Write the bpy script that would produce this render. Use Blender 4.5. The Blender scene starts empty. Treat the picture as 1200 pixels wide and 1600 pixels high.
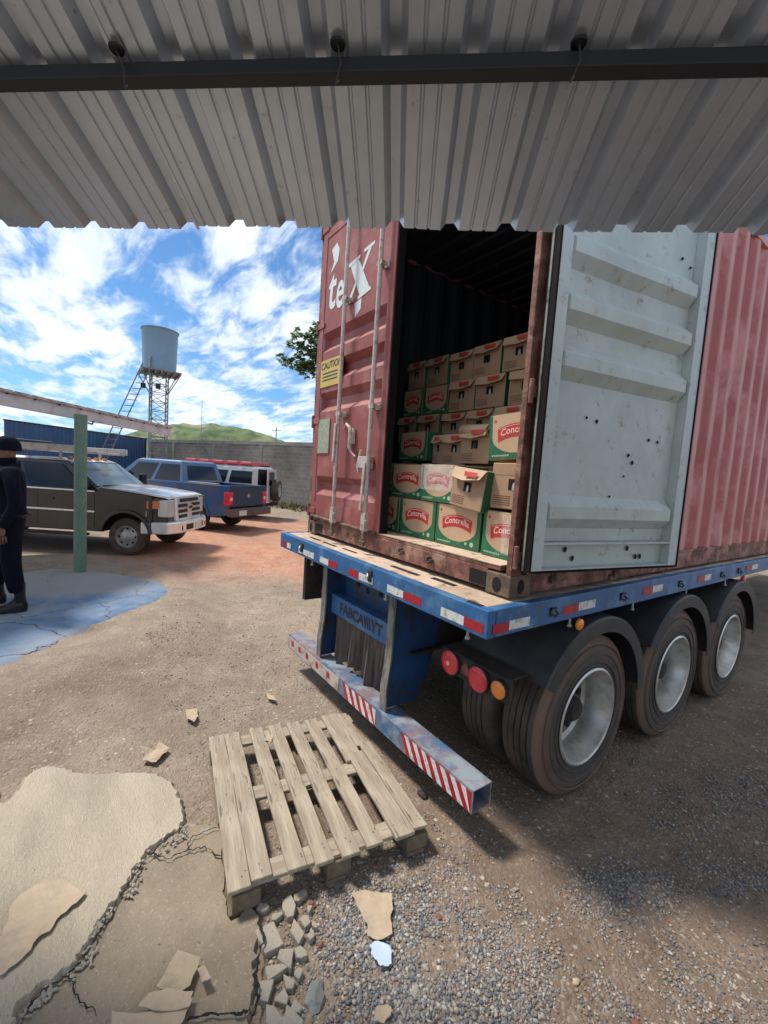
import bpy, bmesh, math, random
import numpy as np
from mathutils import Vector, Matrix, noise as mnoise
R = math.radians
random.seed(7); rng = np.random.default_rng(7)
scene = bpy.context.scene
col = scene.collection

# ------------------------------------------------------------------ camera
YAW, PITCH, ROLL, FPX = R(-54.54), R(4.89), R(3.77), 672.4
CAM = np.array([1.316, -1.586, 1.937])
cf = np.array([math.sin(YAW)*math.cos(PITCH), math.cos(YAW)*math.cos(PITCH), -math.sin(PITCH)])
_r = np.array([math.cos(YAW), -math.sin(YAW), 0.0]); _u = np.cross(_r, cf)
cr = _r*math.cos(ROLL)+_u*math.sin(ROLL); cu = -_r*math.sin(ROLL)+_u*math.cos(ROLL)
cam = bpy.data.objects.new("camera", bpy.data.cameras.new("camera")); col.objects.link(cam)
M = Matrix(((cr[0], cu[0], -cf[0], CAM[0]), (cr[1], cu[1], -cf[1], CAM[1]), (cr[2], cu[2], -cf[2], CAM[2]), (0, 0, 0, 1)))
cam.matrix_world = M
cam.data.sensor_fit = 'HORIZONTAL'; cam.data.sensor_width = 36.0; cam.data.lens = 36.0*FPX/1200.0
cam.data.clip_start = 0.05; cam.data.clip_end = 5000
scene.camera = cam
def ray(x, y): return cf+(x-600)/FPX*cr-(y-800)/FPX*cu
def at(x, y, z=0.0):
    d = ray(x, y); p = CAM+d*((z-CAM[2])/d[2]); return Vector(p)
def dep(x, y, t): return Vector(CAM+ray(x, y)*t)

# ------------------------------------------------------------------ light
SUN_EL = R(60); SUN_AZ = math.atan2(-0.81, -0.58)      # from which the light comes (x, y)
world = bpy.data.worlds.new("World"); scene.world = world; world.use_nodes = True
wn = world.node_tree; wn.nodes.clear()
def N(nt, t, **k):
    n = nt.nodes.new(t)
    for a, b in k.items(): setattr(n, a, b)
    return n
def L(nt, a, b): nt.links.new(a, b)
out = N(wn, 'ShaderNodeOutputWorld'); bg = N(wn, 'ShaderNodeBackground'); bg.inputs[1].default_value = 0.11
sky = N(wn, 'ShaderNodeTexSky', sky_type='NISHITA'); sky.sun_disc = False; sky.sun_elevation = SUN_EL; sky.sun_rotation = SUN_AZ
sky.air_density = 1.0; sky.dust_density = 0.6; sky.ozone_density = 2.2
tc = N(wn, 'ShaderNodeTexCoord'); sep = N(wn, 'ShaderNodeSeparateXYZ'); L(wn, tc.outputs['Generated'], sep.inputs[0])
zc = N(wn, 'ShaderNodeMath', operation='MAXIMUM'); L(wn, sep.outputs[2], zc.inputs[0]); zc.inputs[1].default_value = 0.0
za = N(wn, 'ShaderNodeMath', operation='ADD'); L(wn, zc.outputs[0], za.inputs[0]); za.inputs[1].default_value = 0.10
dx = N(wn, 'ShaderNodeMath', operation='DIVIDE'); L(wn, sep.outputs[0], dx.inputs[0]); L(wn, za.outputs[0], dx.inputs[1])
dy = N(wn, 'ShaderNodeMath', operation='DIVIDE'); L(wn, sep.outputs[1], dy.inputs[0]); L(wn, za.outputs[0], dy.inputs[1])
cmb = N(wn, 'ShaderNodeCombineXYZ'); L(wn, dx.outputs[0], cmb.inputs[0]); L(wn, dy.outputs[0], cmb.inputs[1])
mp = N(wn, 'ShaderNodeMapping'); L(wn, cmb.outputs[0], mp.inputs[0]); mp.inputs['Rotation'].default_value = (0, 0, R(25)); mp.inputs['Scale'].default_value = (1.0, 2.3, 1)
mp.inputs['Location'].default_value = (3.1, 0.7, 0)
def wnoise(scale, det, rough, dist, vec):
    n = N(wn, 'ShaderNodeTexNoise'); n.inputs['Scale'].default_value = scale; n.inputs['Detail'].default_value = det
    n.inputs['Roughness'].default_value = rough; n.inputs['Distortion'].default_value = dist; L(wn, vec, n.inputs['Vector']); return n
n1 = wnoise(0.75, 9, 0.62, 0.25, mp.outputs[0])
n2 = wnoise(2.6, 8, 0.6, 0.6, mp.outputs[0])
mx = N(wn, 'ShaderNodeMath', operation='MULTIPLY_ADD'); L(wn, n2.outputs[0], mx.inputs[0]); mx.inputs[1].default_value = 0.55
ml = N(wn, 'ShaderNodeMath', operation='MULTIPLY'); L(wn, n1.outputs[0], ml.inputs[0]); ml.inputs[1].default_value = 0.75; L(wn, ml.outputs[0], mx.inputs[2])
cr1 = N(wn, 'ShaderNodeValToRGB'); cr1.color_ramp.elements[0].position = 0.55; cr1.color_ramp.elements[1].position = 0.72
cr1.color_ramp.interpolation = 'EASE'; L(wn, mx.outputs[0], cr1.inputs[0])
cr2 = N(wn, 'ShaderNodeValToRGB'); L(wn, n1.outputs[0], cr2.inputs[0])
cr2.color_ramp.elements[0].position = 0.35; cr2.color_ramp.elements[0].color = (4.9, 5.9, 7.4, 1)
cr2.color_ramp.elements[1].position = 0.66; cr2.color_ramp.elements[1].color = (8.0, 8.5, 9.0, 1)
mixw = N(wn, 'ShaderNodeMixRGB'); L(wn, cr1.outputs[0], mixw.inputs[0]); skt = N(wn, 'ShaderNodeMixRGB'); skt.blend_type = 'MULTIPLY'; skt.inputs[0].default_value = 1; L(wn, sky.outputs[0], skt.inputs[1]); skt.inputs[2].default_value = (0.50, 0.78, 1.0, 1); L(wn, skt.outputs[0], mixw.inputs[1]); L(wn, cr2.outputs[0], mixw.inputs[2])
L(wn, mixw.outputs[0], bg.inputs[0]); L(wn, bg.outputs[0], out.inputs[0])
sl = bpy.data.lights.new("sun", 'SUN'); sl.energy = 3.6; sl.angle = R(9.0); sl.color = (1.0, 0.95, 0.88)
so = bpy.data.objects.new("sun", sl); col.objects.link(so)
sd = Vector((math.sin(SUN_AZ)*math.cos(SUN_EL), math.cos(SUN_AZ)*math.cos(SUN_EL), math.sin(SUN_EL)))
so.rotation_euler = sd.to_track_quat('Z', 'Y').to_euler()
vs = scene.view_settings
vs.view_transform = 'Standard'; vs.look = 'None'; vs.exposure = 0.40; vs.gamma = 1.0; vs.use_curve_mapping = False
scene.cycles.max_bounces = 8

# ------------------------------------------------------------------ materials
MATS = {}
def mat(name, c, rough=0.7, metal=0.0, var=0.0, vscale=3.0, c2=None, c2scale=5.0, c2amt=0.5, c2sharp=0.08, bump=0.0, bscale=40.0,
        c3=None, c3scale=14.0, c3amt=0.35, stretch=None, alpha=None, coat=0.0, island=0.0, spec=None, objrand=0.0):
    """procedural surface: base colour with soft variation, one or two noise driven wear colours, bump"""
    m = bpy.data.materials.new(name); m.use_nodes = True; nt = m.node_tree; b = nt.nodes['Principled BSDF']
    b.inputs['Roughness'].default_value = rough; b.inputs['Metallic'].default_value = metal
    if spec is not None: b.inputs['Specular IOR Level'].default_value = spec
    if coat: b.inputs['Coat Weight'].default_value = coat; b.inputs['Coat Roughness'].default_value = 0.08
    t = N(nt, 'ShaderNodeTexCoord'); vec = t.outputs['Object']
    if stretch:
        mpp = N(nt, 'ShaderNodeMapping'); mpp.inputs['Scale'].default_value = stretch; L(nt, vec, mpp.inputs[0]); vec = mpp.outputs[0]
    def noise(s, d=6, r=0.6):
        n = N(nt, 'ShaderNodeTexNoise'); n.inputs['Scale'].default_value = s; n.inputs['Detail'].default_value = d; n.inputs['Roughness'].default_value = r
        L(nt, vec, n.inputs['Vector']); return n.outputs[0]
    cur = None
    rgb = N(nt, 'ShaderNodeRGB'); rgb.outputs[0].default_value = (*c, 1); cur = rgb.outputs[0]
    if var:
        h = N(nt, 'ShaderNodeMapRange'); L(nt, noise(vscale), h.inputs[0]); h.inputs[1].default_value = 0.3; h.inputs[2].default_value = 0.7
        h.inputs[3].default_value = 1-var; h.inputs[4].default_value = 1+var
        v = N(nt, 'ShaderNodeVectorMath', operation='SCALE'); L(nt, cur, v.inputs[0]); L(nt, h.outputs[0], v.inputs['Scale']); cur = v.outputs[0]
    for (cc, ss, aa, sh) in ((c2, c2scale, c2amt, c2sharp), (c3, c3scale, c3amt, 0.06)):
        if cc is None: continue
        rp = N(nt, 'ShaderNodeMapRange'); L(nt, noise(ss, 8, 0.68), rp.inputs[0]); th = 0.72-0.44*aa
        rp.inputs[1].default_value = th-sh; rp.inputs[2].default_value = th+sh
        mi = N(nt, 'ShaderNodeMixRGB'); L(nt, rp.outputs[0], mi.inputs[0]); L(nt, cur, mi.inputs[1]); mi.inputs[2].default_value = (*cc, 1); cur = mi.outputs[0]
    if island or objrand:
        src = N(nt, 'ShaderNodeNewGeometry').outputs['Random Per Island'] if island else N(nt, 'ShaderNodeObjectInfo').outputs['Random']
        a = island or objrand
        h = N(nt, 'ShaderNodeMapRange'); L(nt, src, h.inputs[0]); h.inputs[3].default_value = 1-a; h.inputs[4].default_value = 1+a
        v = N(nt, 'ShaderNodeVectorMath', operation='SCALE'); L(nt, cur, v.inputs[0]); L(nt, h.outputs[0], v.inputs['Scale']); cur = v.outputs[0]
    L(nt, cur, b.inputs['Base Color'])
    if bump:
        bn = N(nt, 'ShaderNodeBump'); bn.inputs['Strength'].default_value = bump; bn.inputs['Distance'].default_value = 0.01
        L(nt, noise(bscale, 5, 0.6), bn.inputs['Height']); L(nt, bn.outputs[0], b.inputs['Normal'])
    if alpha is not None: b.inputs['Alpha'].default_value = alpha
    MATS[name] = m; return m
RUST = (0.10, 0.045, 0.025)
mat('red_paint', (0.27, 0.068, 0.058), 0.55, var=0.14, vscale=1.3, c2=(0.16, 0.05, 0.035), c2scale=9, c2amt=0.24, c3=(0.35, 0.13, 0.11), c3scale=2.5, c3amt=0.36, bump=0.12, bscale=9)
mat('side_red', (0.36, 0.09, 0.078), 0.5, var=0.12, vscale=0.9, c2=(0.24, 0.07, 0.05), c2scale=11, c2amt=0.2, c3=(0.52, 0.21, 0.19), c3scale=1.6, c3amt=0.4, bump=0.15, bscale=5)
mat('rust_red', (0.22, 0.085, 0.06), 0.75, var=0.2, vscale=4, c2=(0.09, 0.04, 0.025), c2scale=12, c2amt=0.45, c3=(0.36, 0.2, 0.14), c3scale=5, c3amt=0.35, bump=0.3)
mat('dirty_steel', (0.17, 0.11, 0.075), 0.8, var=0.2, vscale=8, c2=(0.08, 0.05, 0.035), c2scale=14, c2amt=0.45, bump=0.3)
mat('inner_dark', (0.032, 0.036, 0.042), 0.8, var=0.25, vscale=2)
mat('door_grey', (0.45, 0.50, 0.47), 0.5, var=0.07, vscale=2.2, c2=(0.35, 0.385, 0.355), c2scale=3.0, c2amt=0.36, c2sharp=0.16, c3=(0.24, 0.19, 0.14), c3scale=13, c3amt=0.17, bump=0.12, bscale=7)
mat('door_pale', (0.44, 0.49, 0.47), 0.5, var=0.06, c2=(0.28, 0.26, 0.22), c2scale=16, c2amt=0.2, bump=0.1)
mat('galv', (0.42, 0.41, 0.38), 0.45, metal=0.45, var=0.15, vscale=9, c2=(0.26, 0.2, 0.15), c2scale=18, c2amt=0.25)
mat('galv_dull', (0.48, 0.42, 0.36), 0.65, metal=0.1, var=0.12, vscale=7, c2=(0.26, 0.15, 0.11), c2scale=16, c2amt=0.3)
mat('rubber', (0.018, 0.018, 0.019), 0.75)
mat('gasket', (0.010, 0.008, 0.008), 0.85, spec=0.15)
mat('gasket_bead', (0.20, 0.21, 0.16), 0.6, var=0.2, c2=(0.05, 0.035, 0.03), c2scale=9, c2amt=0.35)
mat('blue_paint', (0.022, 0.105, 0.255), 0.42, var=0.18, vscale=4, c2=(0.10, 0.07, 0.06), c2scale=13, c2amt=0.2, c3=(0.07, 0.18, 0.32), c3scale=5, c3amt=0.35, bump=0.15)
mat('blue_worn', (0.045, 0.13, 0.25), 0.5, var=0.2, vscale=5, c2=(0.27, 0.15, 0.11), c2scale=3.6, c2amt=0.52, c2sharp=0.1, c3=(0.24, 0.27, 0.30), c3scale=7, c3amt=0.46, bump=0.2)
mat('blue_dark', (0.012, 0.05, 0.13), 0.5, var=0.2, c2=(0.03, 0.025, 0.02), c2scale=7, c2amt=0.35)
mat('worn_edge', (0.20, 0.19, 0.165), 0.6, var=0.2, c2=(0.06, 0.05, 0.04), c2scale=9, c2amt=0.4, stretch=(3, 3, .6))
mat('chassis', (0.022, 0.020, 0.019), 0.8, var=0.3, c2=(0.05, 0.035, 0.025), c2scale=6, c2amt=0.4)
mat('tape_white', (0.62, 0.62, 0.60), 0.4, var=0.05, c2=(0.28, 0.25, 0.22), c2scale=24, c2amt=0.34)
mat('tape_red', (0.42, 0.012, 0.022), 0.35, var=0.1, c2=(0.16, 0.02, 0.02), c2scale=24, c2amt=0.34)
mat('deck_wood', (0.44, 0.32, 0.225), 0.9, var=0.22, vscale=5, c2=(0.56, 0.43, 0.32), c2scale=3, c2amt=0.45, c3=(0.16, 0.11, 0.075), c3scale=9, c3amt=0.26, bump=0.4, bscale=30)
mat('curtain', (0.075, 0.055, 0.05), 0.85, var=0.35, vscale=6, c2=(0.17, 0.13, 0.115), c2scale=6, c2amt=0.35, c2sharp=0.15, stretch=(4, 4, .35))
mat('black', (0.006, 0.006, 0.007), 0.6)
mat('fender', (0.025, 0.027, 0.032), 0.5, var=0.2, c2=(0.06, 0.055, 0.055), c2scale=4, c2amt=0.4, c2sharp=0.15)
mat('tyre', (0.028, 0.025, 0.023), 0.8, var=0.2, c2=(0.13, 0.085, 0.06), c2scale=4.5, c2amt=0.45, c2sharp=0.2, bump=0.15, bscale=60)
mat('tyre_side', (0.085, 0.066, 0.054), 0.75, var=0.25, vscale=3, c2=(0.045, 0.038, 0.034), c2scale=3.5, c2amt=0.5, c2sharp=0.15, bump=0.1)
mat('tyre_clay', (0.19, 0.095, 0.06), 0.85, var=0.25, vscale=4, c2=(0.09, 0.06, 0.045), c2scale=5, c2amt=0.45, c2sharp=0.15)
mat('alloy', (0.66, 0.64, 0.60), 0.36, metal=0.75, var=0.06, vscale=9, c2=(0.42, 0.36, 0.29), c2scale=12, c2amt=0.3, c2sharp=0.15, bump=0.1)
mat('disc_dirty', (0.13, 0.12, 0.11), 0.5, metal=0.4, var=0.2)
mat('red_lens', (0.70, 0.012, 0.03), 0.15, coat=0.7, bump=0.6, bscale=120)
mat('orange_lens', (0.9, 0.24, 0.01), 0.15, coat=0.7, bump=0.6, bscale=120)
mat('kraft', (0.38, 0.235, 0.14), 0.85, var=0.1, vscale=4, c2=(0.34, 0.21, 0.13), c2scale=5, c2amt=0.3, bump=0.15, objrand=0.1)
mat('kraft_print', (0.50, 0.33, 0.20), 0.7, var=0.06, vscale=5, objrand=0.08)
mat('box_green', (0.015, 0.13, 0.05), 0.6, var=0.15, vscale=8, objrand=0.15, c2=(0.08, 0.2, 0.1), c2scale=14, c2amt=0.22)
mat('box_red', (0.50, 0.035, 0.025), 0.6, var=0.1, objrand=0.08)
mat('print_light', (0.80, 0.48, 0.40), 0.7)
mat('print_pale', (0.45, 0.5, 0.38), 0.7)
mat('hole', (0.006, 0.005, 0.005), 0.9)
mat('bottle', (0.55, 0.55, 0.5), 0.3)
mat('film', (0.85, 0.88, 0.88), 0.18, alpha=0.22, bump=1.0, bscale=22)
mat('pallet_wood', (0.35, 0.295, 0.215), 0.85, var=0.3, vscale=2.5, c2=(0.24, 0.19, 0.135), c2scale=1.9, c2amt=0.48, c2sharp=0.12, c3=(0.07, 0.05, 0.035), c3scale=5, c3amt=0.2, stretch=(1.0, 9, 9), bump=0.55, bscale=8, island=0.2, objrand=0)
mat('pallet_under', (0.17, 0.125, 0.08), 0.9, var=0.3, vscale=6, stretch=(1, 4, 4), bump=0.4)
mat('zinc', (0.53, 0.59, 0.68), 0.36, metal=0.65, var=0.10, vscale=1.2, c2=(0.43, 0.475, 0.54), c2scale=2.6, c2amt=0.42, c2sharp=0.15, c3=(0.15, 0.14, 0.12), c3scale=20, c3amt=0.06, stretch=(1, 1, 1), bump=0.04, bscale=10)
mat('beam', (0.012, 0.013, 0.017), 0.6, var=0.3)
mat('wire', (0.10, 0.095, 0.085), 0.5, metal=0.6)
mat('green_post', (0.115, 0.205, 0.15), 0.5, var=0.15, vscale=5, c2=(0.16, 0.23, 0.17), c2scale=8, c2amt=0.35, c3=(0.12, 0.08, 0.05), c3scale=14, c3amt=0.15)
mat('white_paint', (0.55, 0.53, 0.52), 0.5, var=0.08, c2=(0.33, 0.3, 0.3), c2scale=5, c2amt=0.3)
mat('tank', (0.19, 0.31, 0.42), 0.5, var=0.06, vscale=1.5)
mat('tower_steel', (0.20, 0.2, 0.21), 0.6, metal=0.2, var=0.2)
mat('blue_clad', (0.035, 0.085, 0.19), 0.55, var=0.15, vscale=1.5)
mat('leaf', (0.16, 0.26, 0.11), 0.55, island=0.5)
mat('bark', (0.12, 0.09, 0.065), 0.9, var=0.3)
mat('weeds', (0.13, 0.12, 0.055), 0.9, island=0.5)
mat('navy_cloth', (0.004, 0.0055, 0.012), 0.9, spec=0.15, var=0.25, vscale=6, bump=0.5, bscale=14)
mat('navy_shirt', (0.012, 0.022, 0.045), 0.85, var=0.25, vscale=6, bump=0.5, bscale=12)
mat('boot', (0.006, 0.006, 0.007), 0.32, spec=0.4)
mat('skin', (0.19, 0.095, 0.063), 0.55, var=0.08)
mat('patch', (0.45, 0.42, 0.22), 0.7)
mat('hair', (0.01, 0.008, 0.007), 0.6)
mat('car_dark', (0.020, 0.018, 0.019), 0.26, metal=0.3, coat=0.6, var=0.08, c2=(0.055, 0.045, 0.04), c2scale=1.6, c2amt=0.25, c2sharp=0.2)
mat('car_mud', (0.11, 0.075, 0.06), 0.7, var=0.2)
mat('car_hood', (0.62, 0.61, 0.60), 0.28, metal=0.3, coat=0.6, var=0.1)
mat('chrome', (0.85, 0.83, 0.80), 0.28, metal=0.6, var=0.1, vscale=6)
mat('car_glass', (0.012, 0.018, 0.024), 0.08, spec=0.4)
mat('windscreen', (0.19, 0.25, 0.26), 0.08, spec=0.8, var=0.12)
mat('lamp_glass', (0.62, 0.60, 0.57), 0.12, metal=0.4, bump=0.6, bscale=30)
mat('amber', (0.62, 0.20, 0.06), 0.25)
mat('car_blue', (0.045, 0.115, 0.27), 0.3, metal=0.3, coat=0.5, var=0.08, c2=(0.16, 0.13, 0.12), c2scale=2.2, c2amt=0.28, c2sharp=0.15)
mat('car_tail', (0.028, 0.045, 0.08), 0.35, coat=0.4, var=0.1)
mat('car_white', (0.60, 0.60, 0.60), 0.35, coat=0.4, var=0.05, c2=(0.42, 0.38, 0.34), c2scale=2, c2amt=0.25)
mat('rack_red', (0.42, 0.03, 0.04), 0.4)
mat('plate', (0.6, 0.6, 0.56), 0.5, var=0.1)
mat('card', (0.43, 0.33, 0.225), 0.9, var=0.15, vscale=7, c2=(0.33, 0.265, 0.195), c2scale=6, c2amt=0.35, bump=0.5, bscale=25)
mat('card_grey', (0.38, 0.30, 0.20), 0.9, var=0.14, vscale=7, c2=(0.27, 0.22, 0.15), c2scale=9, c2amt=0.35, bump=0.4, bscale=25)
mat('plastic_blue', (0.47, 0.56, 0.72), 0.4, var=0.05)
mat('slate', (0.17, 0.18, 0.165), 0.8, var=0.2, bump=0.4)
mat('sticker_yellow', (0.55, 0.40, 0.06), 0.5, var=0.15, c2=(0.5, 0.36, 0.26), c2scale=8, c2amt=0.3)
mat('sticker_green', (0.34, 0.35, 0.25), 0.5, var=0.1, c2=(0.22, 0.25, 0.17), c2scale=30, c2amt=0.45)
mat('sticker_white', (0.62, 0.66, 0.63), 0.5, var=0.06)
mat('ink', (0.03, 0.03, 0.035), 0.7)

_nt = MATS['leaf'].node_tree; _p = _nt.nodes['Principled BSDF']; _tr = N(_nt, 'ShaderNodeBsdfTranslucent'); _ms = N(_nt, 'ShaderNodeMixShader'); _ms.inputs[0].default_value = .4
_cs = _p.inputs['Base Color'].links[0].from_socket; L(_nt, _cs, _tr.inputs[0]); L(_nt, _p.outputs[0], _ms.inputs[1]); L(_nt, _tr.outputs[0], _ms.inputs[2])
_o = [n for n in _nt.nodes if n.type == 'OUTPUT_MATERIAL'][0]; L(_nt, _ms.outputs[0], _o.inputs[0])
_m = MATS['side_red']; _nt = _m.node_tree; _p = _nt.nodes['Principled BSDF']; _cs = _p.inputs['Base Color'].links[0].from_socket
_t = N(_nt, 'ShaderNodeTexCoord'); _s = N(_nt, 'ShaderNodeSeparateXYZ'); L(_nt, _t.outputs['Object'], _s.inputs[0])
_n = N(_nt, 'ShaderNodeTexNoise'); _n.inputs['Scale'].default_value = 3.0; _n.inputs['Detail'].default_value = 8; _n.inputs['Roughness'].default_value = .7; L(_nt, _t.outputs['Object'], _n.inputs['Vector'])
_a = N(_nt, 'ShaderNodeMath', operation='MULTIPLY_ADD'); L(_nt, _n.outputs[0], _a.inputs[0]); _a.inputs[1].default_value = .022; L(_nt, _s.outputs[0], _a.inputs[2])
_r = N(_nt, 'ShaderNodeMapRange'); L(_nt, _a.outputs[0], _r.inputs[0]); _r.inputs[1].default_value = 1.214; _r.inputs[2].default_value = 1.226; _r.inputs[4].default_value = .75     # paler red mixed in on the outermost ridges
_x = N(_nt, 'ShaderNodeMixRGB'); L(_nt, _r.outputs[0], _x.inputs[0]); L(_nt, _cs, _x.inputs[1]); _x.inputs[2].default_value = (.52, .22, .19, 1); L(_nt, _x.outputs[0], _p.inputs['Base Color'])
# tyre sidewall: clay towards the tread, scuffed black towards the bead
_m = MATS['tyre_side']; _nt = _m.node_tree; _p = _nt.nodes['Principled BSDF']; _cs = _p.inputs['Base Color'].links[0].from_socket
_t = N(_nt, 'ShaderNodeTexCoord'); _v = N(_nt, 'ShaderNodeVectorMath', operation='MULTIPLY'); L(_nt, _t.outputs['Object'], _v.inputs[0]); _v.inputs[1].default_value = (0, 1, 1)
_l = N(_nt, 'ShaderNodeVectorMath', operation='LENGTH'); L(_nt, _v.outputs[0], _l.inputs[0])
_n = N(_nt, 'ShaderNodeTexNoise'); _n.inputs['Scale'].default_value = 5; _n.inputs['Detail'].default_value = 7; _n.inputs['Roughness'].default_value = .7; L(_nt, _t.outputs['Object'], _n.inputs['Vector'])
_a = N(_nt, 'ShaderNodeMath', operation='MULTIPLY_ADD'); L(_nt, _n.outputs[0], _a.inputs[0]); _a.inputs[1].default_value = .16; L(_nt, _l.outputs['Value'], _a.inputs[2])
_r = N(_nt, 'ShaderNodeMapRange'); L(_nt, _a.outputs[0], _r.inputs[0]); _r.inputs[1].default_value = .47; _r.inputs[2].default_value = .58
_x = N(_nt, 'ShaderNodeMixRGB'); L(_nt, _r.outputs[0], _x.inputs[0]); L(_nt, _cs, _x.inputs[1]); _x.inputs[2].default_value = (.17, .10, .07, 1); L(_nt, _x.outputs[0], _p.inputs['Base Color'])

# ------------------------------------------------------------------ mesh helpers
class MB:
    def __init__(s): s.v = []; s.f = []; s.mi = []; s.cur = 0
    def add(s, vs, fs):
        b = len(s.v); s.v += [tuple(p) for p in vs]
        for f in fs: s.f.append(tuple(b+i for i in f)); s.mi.append(s.cur)
    def box(s, x0, x1, y0, y1, z0, z1):
        s.add([(x, y, z) for z in (z0, z1) for y in (y0, y1) for x in (x0, x1)],
              [(0, 2, 3, 1), (4, 5, 7, 6), (0, 1, 5, 4), (2, 6, 7, 3), (0, 4, 6, 2), (1, 3, 7, 5)])
        return s
    def hexa(s, p):   # 8 points: bottom 4 loop, top 4 loop
        s.add(p, [(0, 3, 2, 1), (4, 5, 6, 7), (0, 1, 5, 4), (1, 2, 6, 5), (2, 3, 7, 6), (3, 0, 4, 7)]); return s
    def bar(s, p, q, w, h, up=(0, 0, 1)):
        p = Vector(p); q = Vector(q); d = (q-p).normalized(); u = Vector(up)
        sd_ = d.cross(u)
        if sd_.length < 1e-4: sd_ = d.cross(Vector((1, 0, 0)))
        sd_.normalize(); u = sd_.cross(d).normalized()
        o = [(-w/2, -h/2), (w/2, -h/2), (w/2, h/2), (-w/2, h/2)]
        s.hexa([p+sd_*a+u*b for a, b in o]+[q+sd_*a+u*b for a, b in o]); return s
    def tube(s, pts, r, n=8, cap=True):
        pts = [Vector(p) for p in pts]; k = len(pts); rr = r if isinstance(r, (list, tuple)) else [r]*k
        rings = []; ref = None
        for i, p in enumerate(pts):
            d = (pts[min(i+1, k-1)]-pts[max(i-1, 0)]).normalized()
            if ref is None:
                ref = d.cross(Vector((0, 0, 1)))
                if ref.length < 1e-3: ref = d.cross(Vector((1, 0, 0)))
            ref = (ref-d*ref.dot(d)).normalized(); b = d.cross(ref)
            rings.append([p+(ref*math.cos(2*math.pi*j/n)+b*math.sin(2*math.pi*j/n))*rr[i] for j in range(n)])
        vs_ = [v for r_ in rings for v in r_]; fs = []
        for i in range(k-1):
            for j in range(n): fs.append((i*n+j, i*n+(j+1) % n, (i+1)*n+(j+1) % n, (i+1)*n+j))
        if cap: fs.append(tuple(range(n-1, -1, -1))); fs.append(tuple((k-1)*n+j for j in range(n)))
        s.add(vs_, fs); return s
    def prism(s, poly, fn, d0, d1):   # polygon (a,b) mapped through fn(a,b,d)
        n = len(poly)
        s.add([fn(a, b, d0) for a, b in poly]+[fn(a, b, d1) for a, b in poly],
              [tuple(range(n-1, -1, -1)), tuple(range(n, 2*n))]+[(i, (i+1) % n, n+(i+1) % n, n+i) for i in range(n)]); return s
    def lathe(s, prof, c, n=48, axis='x', a0=0, a1=2*math.pi, closed=False):
        full = abs(a1-a0-2*math.pi) < 1e-6; m = n if full else n+1; k = len(prof); vs_ = []
        for i in range(m):
            a = a0+(a1-a0)*i/n; ca, sa = math.cos(a), math.sin(a)
            for (x, r) in prof:
                if axis == 'x': vs_.append((c[0]+x, c[1]+r*ca, c[2]+r*sa))
                elif axis == 'z': vs_.append((c[0]+r*ca, c[1]+r*sa, c[2]+x))
                else: vs_.append((c[0]+r*ca, c[1]+x, c[2]+r*sa))
        fs = []; kk = k if closed else k-1
        for i in range(n):
            i2 = (i+1) % m
            for j in range(kk):
                j2 = (j+1) % k; fs.append((i*k+j, i*k+j2, i2*k+j2, i2*k+j))
        if closed and not full: fs.append(tuple(range(k))); fs.append(tuple(n*k+j for j in range(k-1, -1, -1)))
        s.add(vs_, fs); return s
    def sheet(s, prof, fn, d0, d1, th=0.0, nd=1):   # open profile swept from d0 to d1
        k = len(prof); vs_ = []; fs = []
        for i in range(nd+1):
            d = d0+(d1-d0)*i/nd; vs_ += [fn(a, b, d) for a, b in prof]
        for i in range(nd):
            for j in range(k-1): fs.append((i*k+j, i*k+j+1, (i+1)*k+j+1, (i+1)*k+j))
        s.add(vs_, fs); return s
    def build(s, name, m, parent=None, smooth=False, bevel=0.0, loc=None, fix=True, solid=0.0, seg=2):
        me = bpy.data.meshes.new(name); me.from_pydata(s.v, [], s.f)
        ms = m if isinstance(m, (list, tuple)) else [m]
        for x in ms: me.materials.append(MATS[x])
        if len(ms) > 1: me.polygons.foreach_set('material_index', s.mi)
        if fix:
            bm = bmesh.new(); bm.from_mesh(me); bmesh.ops.recalc_face_normals(bm, faces=bm.faces); bm.to_mesh(me); bm.free()
        me.update()
        o = bpy.data.objects.new(name, me); col.objects.link(o)
        if loc is not None: o.location = loc
        if parent is not None: o.parent = parent
        if smooth:
            me.polygons.foreach_set('use_smooth', [True]*len(me.polygons))
            if hasattr(me, 'set_sharp_from_angle'): me.set_sharp_from_angle(angle=R(38))
        if solid:
            md = o.modifiers.new('thick', 'SOLIDIFY'); md.thickness = solid; md.offset = 0
        if bevel:
            md = o.modifiers.new('bevel', 'BEVEL'); md.width = bevel; md.segments = seg; md.limit_method = 'ANGLE'; md.angle_limit = R(35)
        return o
def tag(o, label=None, cat=None, group=None, kind=None):
    if label:
        o['label'] = label
    if cat: o['category'] = cat
    if group: o['group'] = group
    if kind: o['kind'] = kind
    return o
def empty(name, loc, label, cat, group=None, rz=0.0):
    o = bpy.data.objects.new(name, None); col.objects.link(o); o.location = loc; o.rotation_euler = (0, 0, rz); o.empty_display_size = 0.2
    return tag(o, label, cat, group)
def wchild(o, parent):           # parent keeping world placement (parents have no rotation)
    o.parent = parent; o.location = Vector(o.location)-Vector(parent.location); return o
def bw(mb, name, m, parent, **k): # build with world coordinates under a parent that sits elsewhere
    if parent is None: return mb.build(name, m, None, **k)
    root = Vector((0, 0, 0)); p = parent
    while p is not None: root += Vector(p.location); p = p.parent
    mb.v = [(x-root.x, y-root.y, z-root.z) for x, y, z in mb.v]
    return mb.build(name, m, parent, **k)
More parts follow.
